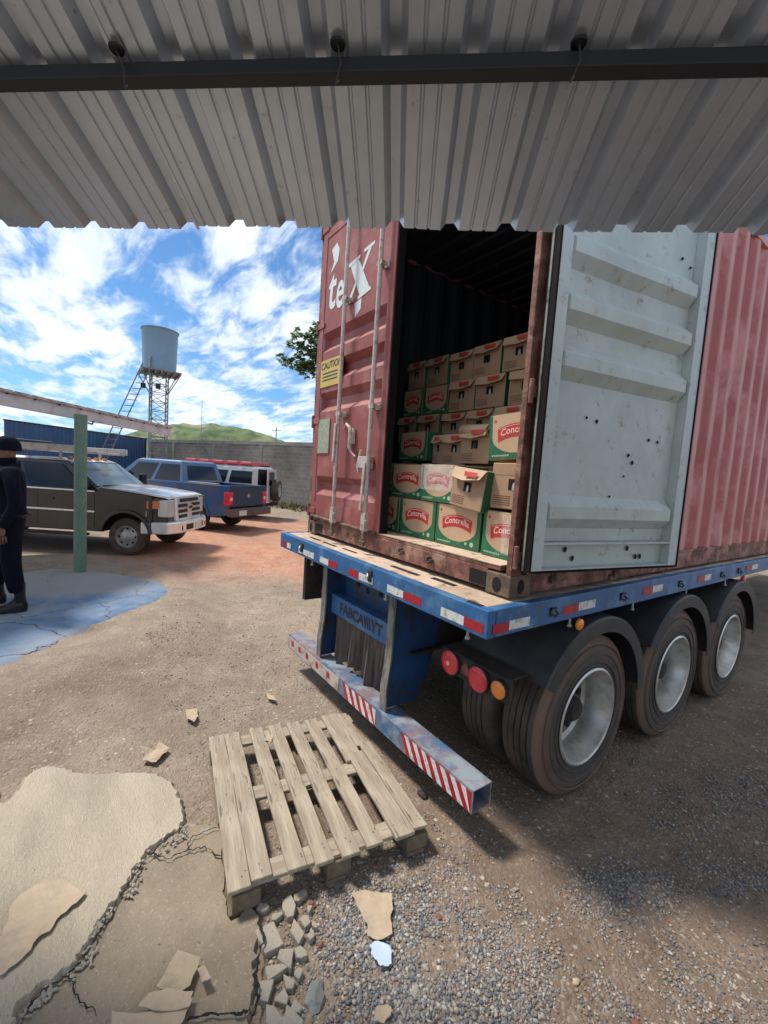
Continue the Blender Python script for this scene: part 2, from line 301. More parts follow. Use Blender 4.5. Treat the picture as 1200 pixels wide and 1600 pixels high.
def text_polys(body, size, bold=0.0, shear=0.0, sx=1.0, spacing=1.0):
    cu_ = bpy.data.curves.new('t', 'FONT'); cu_.body = body; cu_.size = size; cu_.offset = bold; cu_.shear = shear; cu_.space_character = spacing
    cu_.align_x = 'CENTER'; cu_.align_y = 'CENTER'; cu_.resolution_u = 3
    o = bpy.data.objects.new('t', cu_); col.objects.link(o)
    dg = bpy.context.evaluated_depsgraph_get(); me = o.evaluated_get(dg).to_mesh()
    vs_ = [(v.co.x*sx, v.co.y) for v in me.vertices]; fs = [tuple(p.vertices) for p in me.polygons]
    o.evaluated_get(dg).to_mesh_clear(); bpy.data.objects.remove(o); bpy.data.curves.remove(cu_)
    return vs_, fs
def put_text(mb, tp, fn): mb.add([fn(a, b) for a, b in tp[0]], tp[1])

# ------------------------------------------------------------------ terrain height
SLAB = 0.17
def sstep(a, b, x):
    t = min(1.0, max(0.0, (x-a)/(b-a))); return t*t*(3-2*t)
def ground_h(x, y):
    h = 0.0
    d = math.hypot((x+5.5)/1.7, (y+2.15)/1.1)
    h += (SLAB-0.012)*(1-sstep(1.5, 2.15, d))
    return h
def ground_full(x, y):
    h = ground_h(x, y)
    d = math.hypot(x-CAM[0], y-CAM[1])
    k = 1-sstep(6, 30, d)
    h += 0.014*k*mnoise.fractal(Vector((x*1.1, y*1.1, 3.3)), 0.9, 2.0, 4)
    if d < 9: h += 0.005*mnoise.noise(Vector((x*9, y*9, 1.0)))
    return h

# ================================================================== SETTING
def ground_material():
    m = bpy.data.materials.new('ground_dirt'); m.use_nodes = True; nt = m.node_tree; b = nt.nodes['Principled BSDF']; b.inputs['Roughness'].default_value = 0.93
    b.inputs['Specular IOR Level'].default_value = 0.25
    t = N(nt, 'ShaderNodeTexCoord'); vec = t.outputs['Object']
    def noise(s, d=6, r=0.6, w=0.0):
        n = N(nt, 'ShaderNodeTexNoise'); n.inputs['Scale'].default_value = s; n.inputs['Detail'].default_value = d; n.inputs['Roughness'].default_value = r
        n.inputs['Distortion'].default_value = w; L(nt, vec, n.inputs['Vector']); return n.outputs[0]
    def rng_(src, a, b_, c=0.0, d=1.0):
        h = N(nt, 'ShaderNodeMapRange'); L(nt, src, h.inputs[0]); h.inputs[1].default_value = a; h.inputs[2].default_value = b_; h.inputs[3].default_value = c; h.inputs[4].default_value = d; return h.outputs[0]
    def mix(f, a, b_):
        mi = N(nt, 'ShaderNodeMixRGB'); L(nt, f, mi.inputs[0])
        for i, q in ((1, a), (2, b_)):
            if isinstance(q, tuple): mi.inputs[i].default_value = (*q, 1)
            else: L(nt, q, mi.inputs[i])
        return mi.outputs[0]
    def math_(op, a, b_):
        n = N(nt, 'ShaderNodeMath', operation=op)
        for i, q in ((0, a), (1, b_)):
            if isinstance(q, (int, float)): n.inputs[i].default_value = q
            else: L(nt, q, n.inputs[i])
        return n.outputs[0]
    def blob(cx, cy, sx, sy, r0, r1, wob=0.5):
        s_ = N(nt, 'ShaderNodeSeparateXYZ'); L(nt, vec, s_.inputs[0])
        ax = math_('DIVIDE', math_('SUBTRACT', s_.outputs[0], cx), sx); ay = math_('DIVIDE', math_('SUBTRACT', s_.outputs[1], cy), sy)
        d = math_('SQRT', math_('ADD', math_('MULTIPLY', ax, ax), math_('MULTIPLY', ay, ay)), 0)
        d = math_('ADD', d, math_('MULTIPLY', math_('SUBTRACT', noise(0.9, 7, 0.65), 0.5), wob*2))
        return rng_(d, r0, r1, 1.0, 0.0)
    base = mix(rng_(noise(1.7, 8, 0.7), 0.35, 0.65), (0.225, 0.168, 0.122), (0.33, 0.26, 0.192))
    red = mix(rng_(noise(2.3, 7, 0.7), 0.35, 0.65), (0.43, 0.175, 0.098), (0.48, 0.27, 0.17))
    c = mix(blob(-9.2, 2.8, 6.2, 3.6, 0.75, 1.2, 0.35), base, red)
    tan = mix(rng_(noise(3.1, 7, 0.7), 0.35, 0.65), (0.33, 0.26, 0.185), (0.25, 0.19, 0.14))
    c = mix(blob(-4.6, 0.6, 1.8, 1.4, 0.5, 1.2, 0.6), c, tan)
    mud = mix(rng_(noise(4.0, 7, 0.7), 0.35, 0.65), (0.165, 0.113, 0.078), (0.24, 0.172, 0.122))
    c = mix(blob(0.3, 1.6, 1.5, 3.2, 0.7, 1.1, 0.35), c, mud)
    c = mix(rng_(noise(0.35, 4, 0.6), 0.55, 0.75, 0, 0.5), c, (0.30, 0.25, 0.18))
    # fine grit: small stones of mixed colour
    v = N(nt, 'ShaderNodeTexVoronoi'); v.inputs['Scale'].default_value = 75; L(nt, vec, v.inputs['Vector'])
    hs = N(nt, 'ShaderNodeSeparateColor'); L(nt, v.outputs['Color'], hs.inputs[0])
    grit = mix(rng_(hs.outputs[0], 0.0, 1.0), (0.08, 0.07, 0.06), (0.46, 0.40, 0.33))
    c = mix(math_('MULTIPLY', rng_(hs.outputs[1], 0.55, 0.8), rng_(noise(1.3, 6, 0.7), 0.35, 0.6, 0.1, 0.5)), c, grit)
    v2 = N(nt, 'ShaderNodeTexVoronoi'); v2.inputs['Scale'].default_value = 28; L(nt, vec, v2.inputs['Vector'])
    h2 = N(nt, 'ShaderNodeSeparateColor'); L(nt, v2.outputs['Color'], h2.inputs[0])
    c = mix(math_('MULTIPLY', rng_(h2.outputs[0], 0.8, 0.86), rng_(v2.outputs['Distance'], 0.35, 0.25)), c, mix(h2.outputs[2], (0.14, 0.12, 0.1), (0.50, 0.43, 0.35)))
    vv = N(nt, 'ShaderNodeVectorMath', operation='SCALE'); L(nt, c, vv.inputs[0]); L(nt, math_('MULTIPLY', rng_(noise(.55, 6, .7), .3, .7, .78, 1.16), rng_(noise(5, 6, .7), .3, .7, .84, 1.14)), vv.inputs['Scale']); c = vv.outputs[0]
    L(nt, c, b.inputs['Base Color'])
    hgt = math_('ADD', math_('MULTIPLY', rng_(v.outputs['Distance'], 0, 0.7, 1, 0), 0.35), math_('ADD', noise(11, 8, 0.7), math_('MULTIPLY', rng_(v2.outputs['Distance'], 0, 0.5, 1, 0), 0.35)))
    bn = N(nt, 'ShaderNodeBump'); bn.inputs['Strength'].default_value = 0.75; bn.inputs['Distance'].default_value = 0.02; L(nt, hgt, bn.inputs['Height']); L(nt, bn.outputs[0], b.inputs['Normal'])
    return m
MATS['ground_dirt'] = ground_material()
def axis_pts(c, near, step, far):
    a = list(np.arange(c-near, c+near+1e-6, step)); s = step; x = c+near
    while x < c+far: s *= 1.35; x += s; a.append(x)
    s = step; x = c-near
    while x > c-far: s *= 1.35; x -= s; a.insert(0, x)
    return a
gx = axis_pts(-2.0, 7.5, 0.10, 1500); gy = axis_pts(0.0, 4.5, 0.10, 1500)
g = MB(); nx, ny = len(gx), len(gy)
gv = [(x, y, ground_full(x, y)) for y in gy for x in gx]
g.add(gv, [(j*nx+i, j*nx+i+1, (j+1)*nx+i+1, (j+1)*nx+i) for j in range(ny-1) for i in range(nx-1)])
o = g.build('ground', 'ground_dirt', smooth=True, fix=False); tag(o, kind='structure')

def smooth_loop(pts, sub=6, jit=0.0, seed=0):
    rnd = random.Random(seed); n = len(pts); outp = []
    for i in range(n):
        p0, p1, p2, p3 = [Vector(pts[(i+k-1) % n][:2]) for k in range(4)]
        for k in range(sub):
            t = k/sub
            q = 0.5*((2*p1)+(-p0+p2)*t+(2*p0-5*p1+4*p2-p3)*t*t+(-p0+3*p1-3*p2+p3)*t**3)
            outp.append((q.x+rnd.uniform(-jit, jit), q.y+rnd.uniform(-jit, jit)))
    return outp
def slab_mesh(name, m, loop, z, th, edge=0.05, res=0.07, amp=0.006, fn=None, bevel_drop=0.6):
    """irregular cast slab: filled top grid with sloping broken edge"""
    from mathutils.geometry import delaunay_2d_cdt
    P2 = [Vector(p) for p in loop]
    xs = [p.x for p in P2]; ys = [p.y for p in P2]
    cx, cy = sum(xs)/len(xs), sum(ys)/len(ys)
    inner = []
    n = len(P2)
    for i, p in enumerate(P2):
        t = (P2[(i+1) % n]-P2[i-1]).normalized(); nrm = Vector((-t.y, t.x)); inner.append(p+nrm*edge)
    def inside(q, poly):
        c = False; j = len(poly)-1
        for i in range(len(poly)):
            a, b_ = poly[i], poly[j]
            if (a.y > q.y) != (b_.y > q.y) and q.x < (b_.x-a.x)*(q.y-a.y)/(b_.y-a.y)+a.x: c = not c
            j = i
        return c
    area = sum(P2[i].x*P2[(i+1) % n].y-P2[(i+1) % n].x*P2[i].y for i in range(n))
    if area < 0:
        P2.reverse(); inner = []
        for i, p in enumerate(P2):
            t = (P2[(i+1) % n]-P2[i-1]).normalized(); nrm = Vector((-t.y, t.x)); inner.append(p+nrm*edge)
    inner = [q if inside(q, P2) else P2[i].lerp(Vector((cx, cy)), 0.02) for i, q in enumerate(inner)]
    ring = len(P2); pts = list(P2)+list(inner); edges = [(i, (i+1) % ring) for i in range(ring)]
    gx_ = np.arange(min(xs), max(xs), res); gy_ = np.arange(min(ys), max(ys), res)
    for a in gx_:
        for b_ in gy_:
            q = Vector((a+random.uniform(-.3, .3)*res, b_+random.uniform(-.3, .3)*res))
            if inside(q, inner): pts.append(q)
    vco, ed, fa, *_ = delaunay_2d_cdt(pts, edges, [], 1, 1e-5)
    from_outer = set()
    mb = MB(); vv = []
    outer_keys = {(round(p.x, 4), round(p.y, 4)) for p in P2}
    for p in vco:
        zz = z+amp*mnoise.fractal(Vector((p.x*2.2, p.y*2.2, 5)), 0.8, 2, 4)
        if (round(p.x, 4), round(p.y, 4)) in outer_keys: zz -= th*bevel_drop
        if fn: zz += fn(p.x, p.y)
        vv.append((p.x, p.y, zz))
    mb.add(vv, [tuple(f) for f in fa])
    b0 = len(mb.v); mb.v += [(p.x, p.y, z-th-0.08) for p in P2]
    top = {}
    for i, p in enumerate(vco): top[(round(p.x, 4), round(p.y, 4))] = i
    for i in range(ring):
        a = top.get((round(P2[i].x, 4), round(P2[i].y, 4))); c_ = top.get((round(P2[(i+1) % ring].x, 4), round(P2[(i+1) % ring].y, 4)))
        if a is not None and c_ is not None: mb.f.append((a, b0+i, b0+(i+1) % ring, c_)); mb.mi.append(0)
    return mb.build(name, m, smooth=True)
def concrete_mat(name, c, c2, c3, crack=0.0, stain=None, cscale=1.2, bumpk=0.6, anis=(1, 1, 1)):
    m = bpy.data.materials.new(name); m.use_nodes = True; nt = m.node_tree; b = nt.nodes['Principled BSDF']; b.inputs['Roughness'].default_value = 0.9
    t = N(nt, 'ShaderNodeTexCoord'); mpp = N(nt, 'ShaderNodeMapping'); mpp.inputs['Scale'].default_value = anis; mpp.inputs['Rotation'].default_value = (0, 0, R(-25)); L(nt, t.outputs['Object'], mpp.inputs[0]); vec = mpp.outputs[0]
    def noise(s, d=8, r=0.65):
        n = N(nt, 'ShaderNodeTexNoise'); n.inputs['Scale'].default_value = s; n.inputs['Detail'].default_value = d; n.inputs['Roughness'].default_value = r; L(nt, vec, n.inputs['Vector']); return n
    def rmix(src, a, b_, x, y):
        h = N(nt, 'ShaderNodeMapRange'); L(nt, src, h.inputs[0]); h.inputs[1].default_value = a; h.inputs[2].default_value = b_
        mi = N(nt, 'ShaderNodeMixRGB'); L(nt, h.outputs[0], mi.inputs[0])
        for i, q in ((1, x), (2, y)):
            if isinstance(q, tuple): mi.inputs[i].default_value = (*q, 1)
            else: L(nt, q, mi.inputs[i])
        return mi.outputs[0]
    cc = rmix(noise(2.2).outputs[0], 0.38, 0.62, c, c2)
    cc = rmix(noise(0.9).outputs[0], 0.48, 0.66, cc, c3)
    cc = rmix(noise(90, 3).outputs[0], 0.58, 0.72, cc, (c[0]*1.35, c[1]*1.35, c[2]*1.3))
    cc = rmix(noise(60, 3).outputs[0], 0.64, 0.74, cc, (c[0]*.4, c[1]*.38, c[2]*.35))
    hgt = noise(30, 8, 0.7).outputs[0]
    if crack:
        n_ = noise(2.5, 4); dv = N(nt, 'ShaderNodeMixRGB'); dv.blend_type = 'LINEAR_LIGHT'; dv.inputs[0].default_value = 0.14; L(nt, vec, dv.inputs[1]); L(nt, n_.outputs[1], dv.inputs[2])
        v = N(nt, 'ShaderNodeTexVoronoi', feature='DISTANCE_TO_EDGE'); v.inputs['Scale'].default_value = cscale; L(nt, dv.outputs[0], v.inputs['Vector'])
        cc = rmix(v.outputs['Distance'], 0.002, crack, (0.05, 0.04, 0.032), cc)
        a = N(nt, 'ShaderNodeMapRange'); L(nt, v.outputs['Distance'], a.inputs[0]); a.inputs[1].default_value = 0; a.inputs[2].default_value = crack*1.5
        ad = N(nt, 'ShaderNodeMath', operation='MULTIPLY_ADD'); L(nt, a.outputs[0], ad.inputs[0]); ad.inputs[1].default_value = 1.2; L(nt, hgt, ad.inputs[2]); hgt = ad.outputs[0]
    L(nt, cc, b.inputs['Base Color'])
    bn = N(nt, 'ShaderNodeBump'); bn.inputs['Strength'].default_value = bumpk; bn.inputs['Distance'].default_value = 0.012; L(nt, hgt, bn.inputs['Height']); L(nt, bn.outputs[0], b.inputs['Normal'])
    MATS[name] = m
concrete_mat('pale_cement', (0.49, 0.41, 0.30), (0.42, 0.355, 0.265), (0.35, 0.30, 0.22), anis=(1, 2.5, 1), bumpk=1.0)
concrete_mat('grey_cement', (0.285, 0.23, 0.16), (0.22, 0.175, 0.125), (0.15, 0.115, 0.085), crack=0.0, bumpk=0.7)
concrete_mat('broken_cement', (0.34, 0.30, 0.235), (0.28, 0.25, 0.20), (0.25, 0.22, 0.175), bumpk=0.8)
concrete_mat('blue_floor', (0.085, 0.16, 0.27), (0.16, 0.22, 0.30), (0.27, 0.275, 0.265), crack=0.006, cscale=0.9, bumpk=0.6)
_m = MATS['blue_floor']; _nt = _m.node_tree; _b = _nt.nodes['Principled BSDF']; _src = _b.inputs['Base Color'].links[0].from_socket
_t = N(_nt, 'ShaderNodeTexCoord'); _n = N(_nt, 'ShaderNodeTexNoise'); _n.inputs['Scale'].default_value = 1.8; _n.inputs['Detail'].default_value = 8; _n.inputs['Roughness'].default_value = .7; L(_nt, _t.outputs['Object'], _n.inputs['Vector'])
_mp = N(_nt, 'ShaderNodeMapping'); _mp.inputs['Location'].default_value = (6.3, 1.75, 0); L(_nt, _t.outputs['Object'], _mp.inputs[0]); _l = N(_nt, 'ShaderNodeVectorMath', operation='LENGTH'); L(_nt, _mp.outputs[0], _l.inputs[0])
_a = N(_nt, 'ShaderNodeMath', operation='MULTIPLY_ADD'); L(_nt, _n.outputs[0], _a.inputs[0]); _a.inputs[1].default_value = -1.8; L(_nt, _l.outputs['Value'], _a.inputs[2])
_r = N(_nt, 'ShaderNodeMapRange'); L(_nt, _a.outputs[0], _r.inputs[0]); _r.inputs[1].default_value = .0; _r.inputs[2].default_value = .45; _r.inputs[3].default_value = .85; _r.inputs[4].default_value = 0
_x = N(_nt, 'ShaderNodeMixRGB'); L(_nt, _r.outputs[0], _x.inputs[0]); L(_nt, _src, _x.inputs[1]); _x.inputs[2].default_value = (.29, .28, .245, 1)
_n2 = N(_nt, 'ShaderNodeTexNoise'); _n2.inputs['Scale'].default_value = 5.5; _n2.inputs['Detail'].default_value = 10; _n2.inputs['Roughness'].default_value = .75; L(_nt, _t.outputs['Object'], _n2.inputs['Vector'])
_r2 = N(_nt, 'ShaderNodeMapRange'); L(_nt, _n2.outputs[0], _r2.inputs[0]); _r2.inputs[1].default_value = .50; _r2.inputs[2].default_value = .62; _r2.inputs[4].default_value = .7
_x2 = N(_nt, 'ShaderNodeMixRGB'); L(_nt, _r2.outputs[0], _x2.inputs[0]); L(_nt, _x.outputs[0], _x2.inputs[1]); _x2.inputs[2].default_value = (.22, .24, .25, 1); L(_nt, _x2.outputs[0], _b.inputs['Base Color'])
concrete_mat('block_wall', (0.215, 0.20, 0.18), (0.17, 0.16, 0.145), (0.26, 0.24, 0.215), bumpk=0.5)

blue_px = [(-60, 1075), (0, 1045), (60, 1018), (110, 992), (150, 972), (205, 952), (250, 936), (268, 922), (245, 906), (200, 898), (150, 892), (90, 888), (0, 896), (-140, 905), (-300, 1000), (-200, 1100)]
o = slab_mesh('painted_floor', 'blue_floor', smooth_loop([at(x, y, SLAB) for x, y in blue_px], 8, 0.03, 2), SLAB, 0.03, edge=0.05, res=0.22, amp=0.004, bevel_drop=0.9)
tag(o, kind='structure')
pale_px = [(0, 1247), (22, 1232), (42, 1205), (60, 1196), (85, 1190), (110, 1196), (150, 1203), (200, 1202), (240, 1204), (266, 1216), (284, 1240), (291, 1268), (284, 1288), (262, 1302), (238, 1322), (215, 1350), (196, 1384), (172, 1418), (146, 1460), (124, 1494), (104, 1516), (52, 1548), (28, 1580), (5, 1625), (-60, 1700)]
pl = [at(x, y, 0.06) for x, y in pale_px]+[Vector((-0.2, -2.5, 0)), Vector((-1.0, -3.4, 0)), Vector((-2.2, -2.6, 0)), Vector((-1.95, -2.05, 0))]
o = slab_mesh('cement_slab', 'pale_cement', smooth_loop(pl, 7, 0.010, 3), 0.050, 0.04, edge=0.016, res=0.06, amp=0.012, bevel_drop=0.6)
tag(o, kind='structure')
grey_px = [(286, 1280), (318, 1284), (345, 1286), (352, 1330), (362, 1422), (392, 1412), (408, 1440), (402, 1500), (398, 1560), (388, 1600), (380, 1660)]
gl = [at(x, y, 0.035) for x, y in grey_px]+[Vector((0.35, -1.3, 0)), Vector((1.6, -2.2, 0)), Vector((1.2, -3.6, 0)), Vector((-0.9, -3.3, 0)), at(40, 1500, 0.02), at(150, 1400, 0.02), at(220, 1310, 0.02)]
o = slab_mesh('cement_apron', 'grey_cement', smooth_loop(gl, 7, 0.010, 5), 0.028, 0.04, edge=0.012, res=0.06, amp=0.006)
tag(o, kind='structure')

# broken rubble pieces along the apron's edge, and long cracks filled with crumbs
def rock(mb, c, s, seed, flat=0.5, sides=1):
    rnd = random.Random(seed); bm = bmesh.new(); bmesh.ops.create_icosphere(bm, subdivisions=sides, radius=1)
    an = rnd.uniform(0, 6.3); ca, sa = math.cos(an), math.sin(an); ex = rnd.uniform(0.7, 1.4)
    vs_ = []
    for v in bm.verts:
        p = v.co*(1+rnd.uniform(-.28, .22)); x, y, z_ = p.x*ex*s, p.y*s/ex, p.z*flat*s
        vs_.append((c[0]+x*ca-y*sa, c[1]+x*sa+y*ca, c[2]+z_))
    mb.add(vs_, [tuple(v.index for v in f.verts) for f in bm.faces]); bm.free()
k = 0
chunks = [(452, 1420, .045), (470, 1400, .03), (432, 1432, .04), (462, 1455, .04), (475, 1440, .03), (420, 1470, .05), (448, 1490, .05), (430, 1520, .05), (452, 1535, .03), (415, 1545, .055), (440, 1562, .04), (462, 1575, .03),
          (425, 1590, .05), (470, 1490, .03), (468, 1520, .025), (410, 1420, .03), (484, 1420, .02), (486, 1462, .025), (455, 1600, .04), (492, 1445, .02), (300, 1292, .03), (325, 1300, .035), (340, 1318, .03), (312, 1315, .02)]
for i, (px, py, s) in enumerate(chunks):
    mb = MB(); p = at(px, py, 0.02); rnd = random.Random(i+50); n = rnd.choice((4, 5, 5, 6)); s *= rnd.uniform(.75, 1.2); ph = rnd.uniform(0, 6.3); ex = rnd.uniform(.7, 1.3)
    an2 = sorted(ph+2*math.pi*(k_+rnd.uniform(-.42, .42))/n for k_ in range(n)); rr_ = [rnd.uniform(.6, 1.2) for _ in range(n)]
    tx_, ty_ = rnd.uniform(-.12, .12), rnd.uniform(-.12, .12); hh_ = .012+s*.10
    lo_ = [(s*1.08*r_*math.cos(a)*ex, s*1.08*r_*math.sin(a)/ex, -.02) for a, r_ in zip(an2, rr_)]; up_ = [(s*r_*math.cos(a)*ex, s*r_*math.sin(a)/ex, hh_+tx_*s*math.cos(a)+ty_*s*math.sin(a)) for a, r_ in zip(an2, rr_)]
    mb.add(lo_+up_, [tuple(range(n-1, -1, -1)), tuple(range(n, 2*n))]+[(k_, (k_+1) % n, n+(k_+1) % n, n+k_) for k_ in range(n)])
    o = mb.build('concrete_chunk', 'broken_cement', loc=(p.x, p.y, 0.012), bevel=0.003)
    where = 'by the corner of the pallet' if py < 1470 and px > 350 else ('on the cracked strip left of the pallet' if px < 350 else 'in the rubble below the pallet')
    tag(o, 'broken concrete chunk '+where, 'rubble', 'broken concrete chunks '+where)
crk = MB()
def crack(pts, w, z=0.034):
    pts = [at(x, y, z) for x, y in pts]; fine = []
    for i in range(len(pts)-1):
        for q in range(7):
            t = q/7; p = pts[i].lerp(pts[i+1], t); fine.append(p+Vector((random.uniform(-.007, .007), random.uniform(-.007, .007), 0)))
    fine.append(pts[-1]); vs_ = []; fs = []
    for i, p in enumerate(fine):
        d = (fine[min(i+1, len(fine)-1)]-fine[max(i-1, 0)]); n_ = Vector((-d.y, d.x, 0)).normalized(); ww = w*random.uniform(.35, 1.3)*(0.3 if i in (0, len(fine)-1) else 1)
        vs_ += [p+n_*ww, p-n_*ww]
    for i in range(len(fine)-1): fs.append((2*i, 2*i+1, 2*i+3, 2*i+2))
    crk.add([(v[0], v[1], ground_z_top(v[0], v[1])) for v in vs_], fs)
def ground_z_top(x, y): return 0.0435
crack([(232, 1335), (262, 1345), (290, 1332), (318, 1326), (345, 1340)], 0.004)
crack([(290, 1332), (300, 1310), (325, 1300), (348, 1292)], 0.003)
crack([(292, 1288), (250, 1322), (212, 1366), (172, 1430), (138, 1490), (106, 1528), (64, 1554), (28, 1594)], 0.004)
crack([(402, 1430), (412, 1470), (398, 1520), (404, 1560), (392, 1600)], 0.005)
crack([(110, 1530), (118, 1560), (150, 1590)], 0.003)
crack([(290, 1600), (330, 1588), (370, 1590), (392, 1580)], 0.005)
o = crk.build('crack_lines', 'hole', fix=False); tag(o, kind='structure')
rub = MB()
for i in range(230):   # crumbs along the joint of the two slabs
    t = random.random()
    line = [(286, 1290), (240, 1325), (205, 1368), (165, 1430), (130, 1490), (100, 1525), (60, 1550), (25, 1590)]
    s_ = t*(len(line)-1); a = int(s_); u_ = s_-a; p = at(line[a][0]*(1-u_)+line[min(a+1, 7)][0]*u_+random.gauss(6, 4)+9*math.sin(t*23), line[a][1]*(1-u_)+line[min(a+1, 7)][1]*u_+random.gauss(4, 4), 0.035)
    rock(rub, (p.x, p.y, 0.04), random.uniform(.002, .010)**1.0, 900+i, .6, 1)
o = rub.build('cement_crumbs', 'broken_cement', fix=False); tag(o, 'pale cement crumbs in the crack between the two concrete slabs', 'rubble', kind='stuff')

# gravel: many small stones, denser in the foreground patches
def gravel():
    m = bpy.data.materials.new('gravel_stone'); m.use_nodes = True; nt = m.node_tree; b = nt.nodes['Principled BSDF']; b.inputs['Roughness'].default_value = 0.8
    ge = N(nt, 'ShaderNodeNewGeometry'); cr_ = N(nt, 'ShaderNodeValToRGB'); L(nt, ge.outputs['Random Per Island'], cr_.inputs[0]); e = cr_.color_ramp
    e.elements[0].position = 0; e.elements[0].color = (0.075, 0.078, 0.085, 1); e.elements[1].position = 1; e.elements[1].color = (0.33, 0.17, 0.12, 1)
    for p_, c_ in ((.2, (0.15, 0.155, 0.165)), (.42, (0.215, 0.205, 0.195)), (.62, (0.28, 0.25, 0.215)), (.74, (0.42, 0.385, 0.335)), (.86, (0.26, 0.21, 0.165)), (.95, (0.20, 0.15, 0.12))):
        x = e.elements.new(p_); x.color = (*c_, 1)
    L(nt, cr_.outputs[0], b.inputs['Base Color']); MATS['gravel_stone'] = m
    base = np.array([(1, 0, 0), (-1, 0, 0), (0, 1, 0), (0, -1, 0), (0, 0, 1), (0, 0, -1)], float)
    tri = np.array([(0, 2, 4), (2, 1, 4), (1, 3, 4), (3, 0, 4), (2, 0, 5), (1, 2, 5), (3, 1, 5), (0, 3, 5)])
    # subdivided octahedron (18 verts) for rounder pebbles
    bm = bmesh.new(); bmesh.ops.create_icosphere(bm, subdivisions=1, radius=1)
    base = np.array([v.co[:] for v in bm.verts]); tri = np.array([[v.index for v in f.verts] for f in bm.faces]); bm.free()
    P = []; S = []
    def patch(n, cx, cy, sx, sy, smin, smax, ang=0.0, power=1.6):
        a = rng.normal(0, 1, n)*sx; b_ = rng.normal(0, 1, n)*sy; ca, sa = math.cos(ang), math.sin(ang)
        P.append(np.stack([cx+a*ca-b_*sa, cy+a*sa+b_*ca], 1)); S.append(smin+(smax-smin)*rng.random(n)**power)
    patch(15000, 0.45, -0.28, 0.42, 0.30, .0035, .011, R(40), 2.0)    # bottom middle
    patch(7000, 0.15, -0.55, 0.20, 0.16, .004, .014, 0, 2.0)
    patch(4500, 0.95, 0.25, 0.40, 0.30, .0035, .010, R(60))
    patch(4500, 0.58, 0.80, 0.07, 0.42, .0035, .010, R(-28))      # grey streak beside the wheels
    patch(2500, 0.55, 1.9, 0.15, 0.5, .004, .012, R(-10))
    patch(3500, -0.1, -0.3, 0.6, 0.5, .003, .009, 0)
    patch(6000, -2.6, -0.6, 1.3, 0.8, .003, .010, R(30))
    patch(1200, 0.9, 2.2, 0.8, 1.4, .004, .012, 0)
    n = 5000; P.append(np.stack([rng.uniform(-8, 1.5, n), rng.uniform(-2.2, 3.5, n)], 1)); S.append(rng.uniform(.004, .014, n))
    P_ = np.concatenate(P); S_ = np.concatenate(S)
    # keep off the slabs and thin out muddy tracks
    keep = []
    for i, (x, y) in enumerate(P_):
        q = mnoise.noise(Vector((x*2.6, y*2.6, 8.0))); q2 = mnoise.noise(Vector((x*7, y*7, 2.0)))
        on = (x < 0.0 and y < -0.98 and x > -2.0) or (x < -0.33 and y < -0.9 and x > -1.0) or (x < 0.1 and y < -1.02)
        sl_ = math.hypot((x+5.5)/1.7, (y+2.15)/1.1) < 1.5
        keep.append((q+q2*.5+rng.normal(0, .22) > -0.12) and not on and not sl_)
    keep = np.array(keep); P_ = P_[keep]; S_ = S_[keep]; n = len(P_)
    an = rng.uniform(0, 6.283, n); ex = rng.uniform(.75, 1.35, n)
    S_ = S_*.78; V = np.repeat(base[None], n, 0)*(1+rng.uniform(-.38, .28, (n, len(base), 1)))
    X_ = V[..., 0]*ex[:, None]; Y_ = V[..., 1]/ex[:, None]; Z_ = V[..., 2]*.65
    ca, sa = np.cos(an)[:, None], np.sin(an)[:, None]; s_ = S_[:, None]
    zz = np.array([ground_full(x, y) for x, y in P_])[:, None]
    W = np.stack([P_[:, :1]+(X_*ca-Y_*sa)*s_, P_[:, 1:]+(X_*sa+Y_*ca)*s_, zz+Z_*s_+s_*.25], 2).reshape(-1, 3)
    F_ = (tri[None]+(np.arange(n)*len(base))[:, None, None]).reshape(-1, 3)
    me = bpy.data.meshes.new('gravel'); me.vertices.add(len(W)); me.vertices.foreach_set('co', W.ravel())
    me.loops.add(F_.size); me.loops.foreach_set('vertex_index', F_.ravel()); me.polygons.add(len(F_))
    me.polygons.foreach_set('loop_start', np.arange(len(F_))*3); me.polygons.foreach_set('loop_total', np.full(len(F_), 3)); me.update(); me.validate()
    me.materials.append(m); o = bpy.data.objects.new('gravel', me); col.objects.link(o)
    tag(o, 'loose grey and tan gravel scattered over the dirt yard', 'gravel', kind='stuff')
gravel()

# hill
hm = MB(); hx = []
def hill_h(px):
    pts = [(120, 700), (200, 690), (240, 676), (262, 668), (300, 664), (330, 663), (370, 668), (410, 677), (440, 688), (470, 700), (520, 720)]
    for i in range(len(pts)-1):
        if pts[i][0] <= px <= pts[i+1][0]:
            t = (px-pts[i][0])/(pts[i+1][0]-pts[i][0]); return pts[i][1]*(1-t)+pts[i+1][1]*t
    return 720
cols_ = []
DH = 420.0
for i in range(61):
    px = 120+400*i/60; top = dep(px, hill_h(px), DH); basept = dep(px, 740, DH)
    out_ = (Vector((cf[0], cf[1], 0))).normalized(); zt = top.z
    cl = []
    for k_ in range(9):
        t = k_/8; s_ = math.sin(t*math.pi/2)
        z_ = -3+(zt+3)*s_+(5*mnoise.noise(Vector((i*.35, k_*.6, 0))) if 0 < k_ < 8 else 0.8*mnoise.noise(Vector((i*.9, 0, 0))))
        p = top-out_*(1-t)*110; cl.append((p.x, p.y, z_))
    for k_ in range(1, 4): p = top+out_*k_*50; cl.append((p.x, p.y, zt*(1-k_/3)-3*(k_/3)))
    cols_.append(cl)
kk = len(cols_[0])
hm.add([p for c_ in cols_ for p in c_], [(i*kk+j, (i+1)*kk+j, (i+1)*kk+j+1, i*kk+j+1) for i in range(60) for j in range(kk-1)])
